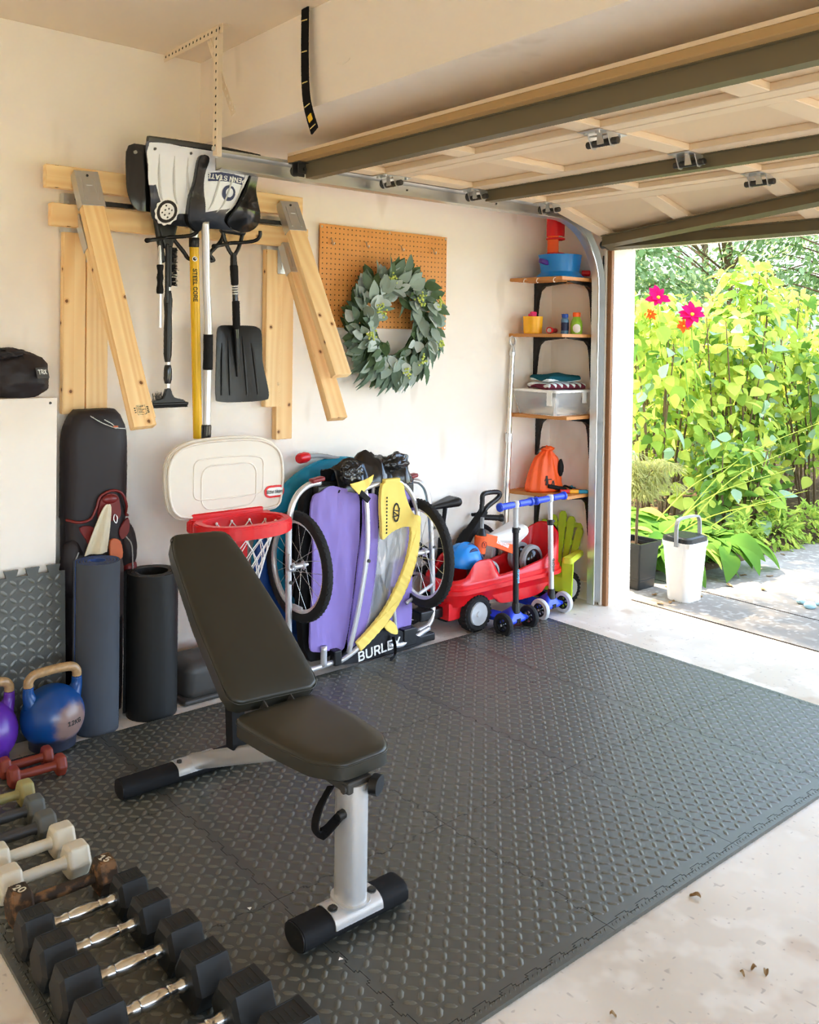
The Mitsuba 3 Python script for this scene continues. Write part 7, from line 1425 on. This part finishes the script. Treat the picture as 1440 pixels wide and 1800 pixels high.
for i, (x, y, r) in enumerate(((1.95, -0.18, 0.26), (2.35, -0.26, 0.28), (2.8, -0.28, 0.28), (3.25, -0.28, 0.28), (3.75, -0.28, 0.30))):
    q = np.random.default_rng(200 + i); k = thing('ground_cover', f'low clump of small bright green leaves edging the driveway, {nth[i]} from the hostas', 'plant')
    Ms = []
    for j in range(420):
        d = q.normal(0, 1, 3); d[2] = abs(d[2]); d /= np.linalg.norm(d); p = V(x, y, 0.0) + d * V(r, r * 0.55, 0.28) * q.uniform(0.5, 1)
        Ms.append(leafM(p, d + q.normal(0, 0.4, 3) + V(0, 0, -0.4), V(0, 0, 1) + q.normal(0, 0.3, 3), q.uniform(0.6, 1.3)))
    put(k, 'foliage', scatter(leafmesh(0.07, 0.026, 0.2, 0.6, 1.0, 4), Ms[:260]), LM['green_leaf'], True, kind='stuff')
    put(k, 'foliage', scatter(leafmesh(0.07, 0.026, 0.2, 0.6, 1.0, 4), Ms[260:]), LM['lime_leaf'], True, kind='stuff')
M['magenta'] = leafmat('mat_magenta_petal', (206, 28, 96), 0.5); M['orangepetal'] = leafmat('mat_orange_petal', (226, 96, 40), 0.5)
def flower(label, p, r, n, mt, tilt):
    k = thing('flower', label, 'flower'); p = V(*p); F = frame(p, *np.eye(3)) @ rot('z', -52) @ rot('x', 60 + tilt)
    pm = mikit.ply(leafmesh(r, r * 0.55, 0.25, 0.35, 0.7, 6), M[mt], smooth=True)
    q = np.random.default_rng(n + int(1000 * r))
    for i in range(n + 4): clone(k, 'petal', pm, F @ rot('z', 360 / n * i + q.normal(0, 9)) @ tr(0, r * 0.1, 0.006 * (i >= n)) @ rot('x', q.normal(14, 16) + 20 * (i >= n)) @ sc(q.uniform(0.75, 1.15)))
    put(k, 'centre', mv(ell((0, 0, 0.012), (r * 0.16, r * 0.16, r * 0.1), 2), F), M['amber'], True)
    put(k, 'stem', tube([p, p + V(0.05, 0.03, -0.18), p + V(0.12, 0.02, -0.6)], 0.005, 6, 4), LM['green_leaf'], True)
flower('big magenta flower highest in the bush by the jamb', (1.92, 0.56, 1.885), 0.095, 9, 'magenta', 10)
flower('big magenta flower lower right of the highest one', (1.95, 0.27, 1.745), 0.10, 9, 'magenta', -5)
flower('small orange flower left below the magenta ones', (1.96, 0.66, 1.755), 0.05, 8, 'orangepetal', 0)
flower('small orange red flower under the lower magenta flower', (1.93, 0.33, 1.655), 0.055, 8, 'orangepetal', 0)

# background trees
tl = leafmesh(0.10, 0.06, 0.15, 0.5, 1.0, 4)
def tree(label, x, y, h, r, n, seed, mats=('tree_leaf', 'tree_leaf_pale'), z0=0.6):
    q = np.random.default_rng(seed); k = thing('garden_tree', label, 'tree')
    put(k, 'trunk', tube([(x, y, -0.2), (x + 0.1, y, h * 0.4), (x - 0.05, y + 0.1, h * 0.8)], [0.09, 0.07, 0.03], 10, 4), M['bark'], True)
    cl = []
    for i in range(64):
        a = q.uniform(0, 2 * np.pi); z = z0 + (h - z0) * q.uniform(0, 1); w = r * (0.35 + 0.65 * math.sin(math.pi * min(1, max(0.05, (z - z0 * 0.3) / h))) ** 0.6)
        c = V(x + w * q.uniform(0.35, 1) * math.cos(a), y + w * q.uniform(0.35, 1) * math.sin(a), z); cl.append(c)
        put(k, 'branch', tube([(x, y, max(0.3, z * 0.75)), (x * 0.5 + c[0] * 0.5, y * 0.5 + c[1] * 0.5, z * 0.92), tuple(c)], [0.022, 0.014, 0.005], 5, 3), M['bark'], True)
    for m, part in zip(mats, (0.45, 0.55)):
        Ms = []
        for i in range(int(n * 1.5 * part)):
            c = cl[q.integers(len(cl))]; d = q.normal(0, 1, 3); d /= np.linalg.norm(d)
            p = c + d * V(0.75, 0.75, 0.28) * q.uniform(0.2, 1) ** 0.6; o = V(p[0] - x, p[1] - y, 0); o /= np.linalg.norm(o) + 1e-6
            Ms.append(leafM(p, o + q.normal(0, 0.6, 3) + V(0, 0, -0.35), V(0, 0, 1) + q.normal(0, 0.35, 3), q.uniform(0.7, 1.3)))
        put(k, 'foliage', scatter(tl, Ms), LM[m], True, kind='stuff')
tree('dense green tree standing behind the bushes, straight above the magenta flowers', 6.6, 4.6, 6.5, 2.0, 6500, 301)
tree('dense green tree behind the bushes, second from the jamb', 9.0, 4.2, 7.0, 2.3, 6500, 302)
tree('dense green tree behind the bushes at the right edge of the picture', 9.2, 1.9, 6.5, 2.2, 6500, 303)
tree('dense green tree far back, filling the gap between the nearer trees', 12.0, 6.5, 8.0, 2.8, 6500, 304)
tree('dense green tree far back on the right', 13.5, 3.4, 8.0, 2.8, 5500, 305)
tree('dense green tree close behind the jamb side bushes', 5.0, 4.3, 5.5, 1.6, 5000, 306)
tree('dense green tree far down the driveway, right of the others', 14.5, 0.4, 7.5, 2.4, 5000, 307)

# an unseen shade tree added over the bed: its crown stands above the door head and dapples the driveway
def crown(label, x, y, zc_, rx, rz, n, seed):
    q = np.random.default_rng(seed); k = thing('added_shade_tree', label, 'tree'); b0 = V(4.6, 2.6, -0.05)
    put(k, 'trunk', tube([b0, b0 * 0.6 + V(x, y, zc_) * 0.4 + V(0, 0, 0.5), (x, y, zc_)], [0.10, 0.08, 0.03], 10, 5), M['bark'], True)
    cl = []
    for i in range(40):
        d = q.normal(0, 1, 3); d /= np.linalg.norm(d); c = V(x, y, zc_) + d * V(rx, rx, rz) * q.uniform(0.3, 1); cl.append(c)
        put(k, 'branch', tube([(x, y, zc_ - 0.3), V(x, y, zc_) * 0.5 + c * 0.5, c], [0.02, 0.014, 0.005], 5, 3), M['bark'], True)
    Ms = []
    for i in range(n):
        c = cl[q.integers(len(cl))]; d = q.normal(0, 1, 3); d /= np.linalg.norm(d); p = c + d * V(0.6, 0.6, 0.28) * q.uniform(0.2, 1) ** 0.6
        Ms.append(leafM(p, d + q.normal(0, 0.5, 3) + V(0, 0, -0.4), V(0, 0, 1) + q.normal(0, 0.35, 3), q.uniform(0.8, 1.4)))
    put(k, 'foliage', scatter(tl, Ms), LM['tree_leaf'], True, kind='stuff')
crown('unseen leaning shade tree, its crown added to dapple the driveway just outside the garage', 1.9, 1.75, 5.0, 1.65, 0.8, 5600, 401)
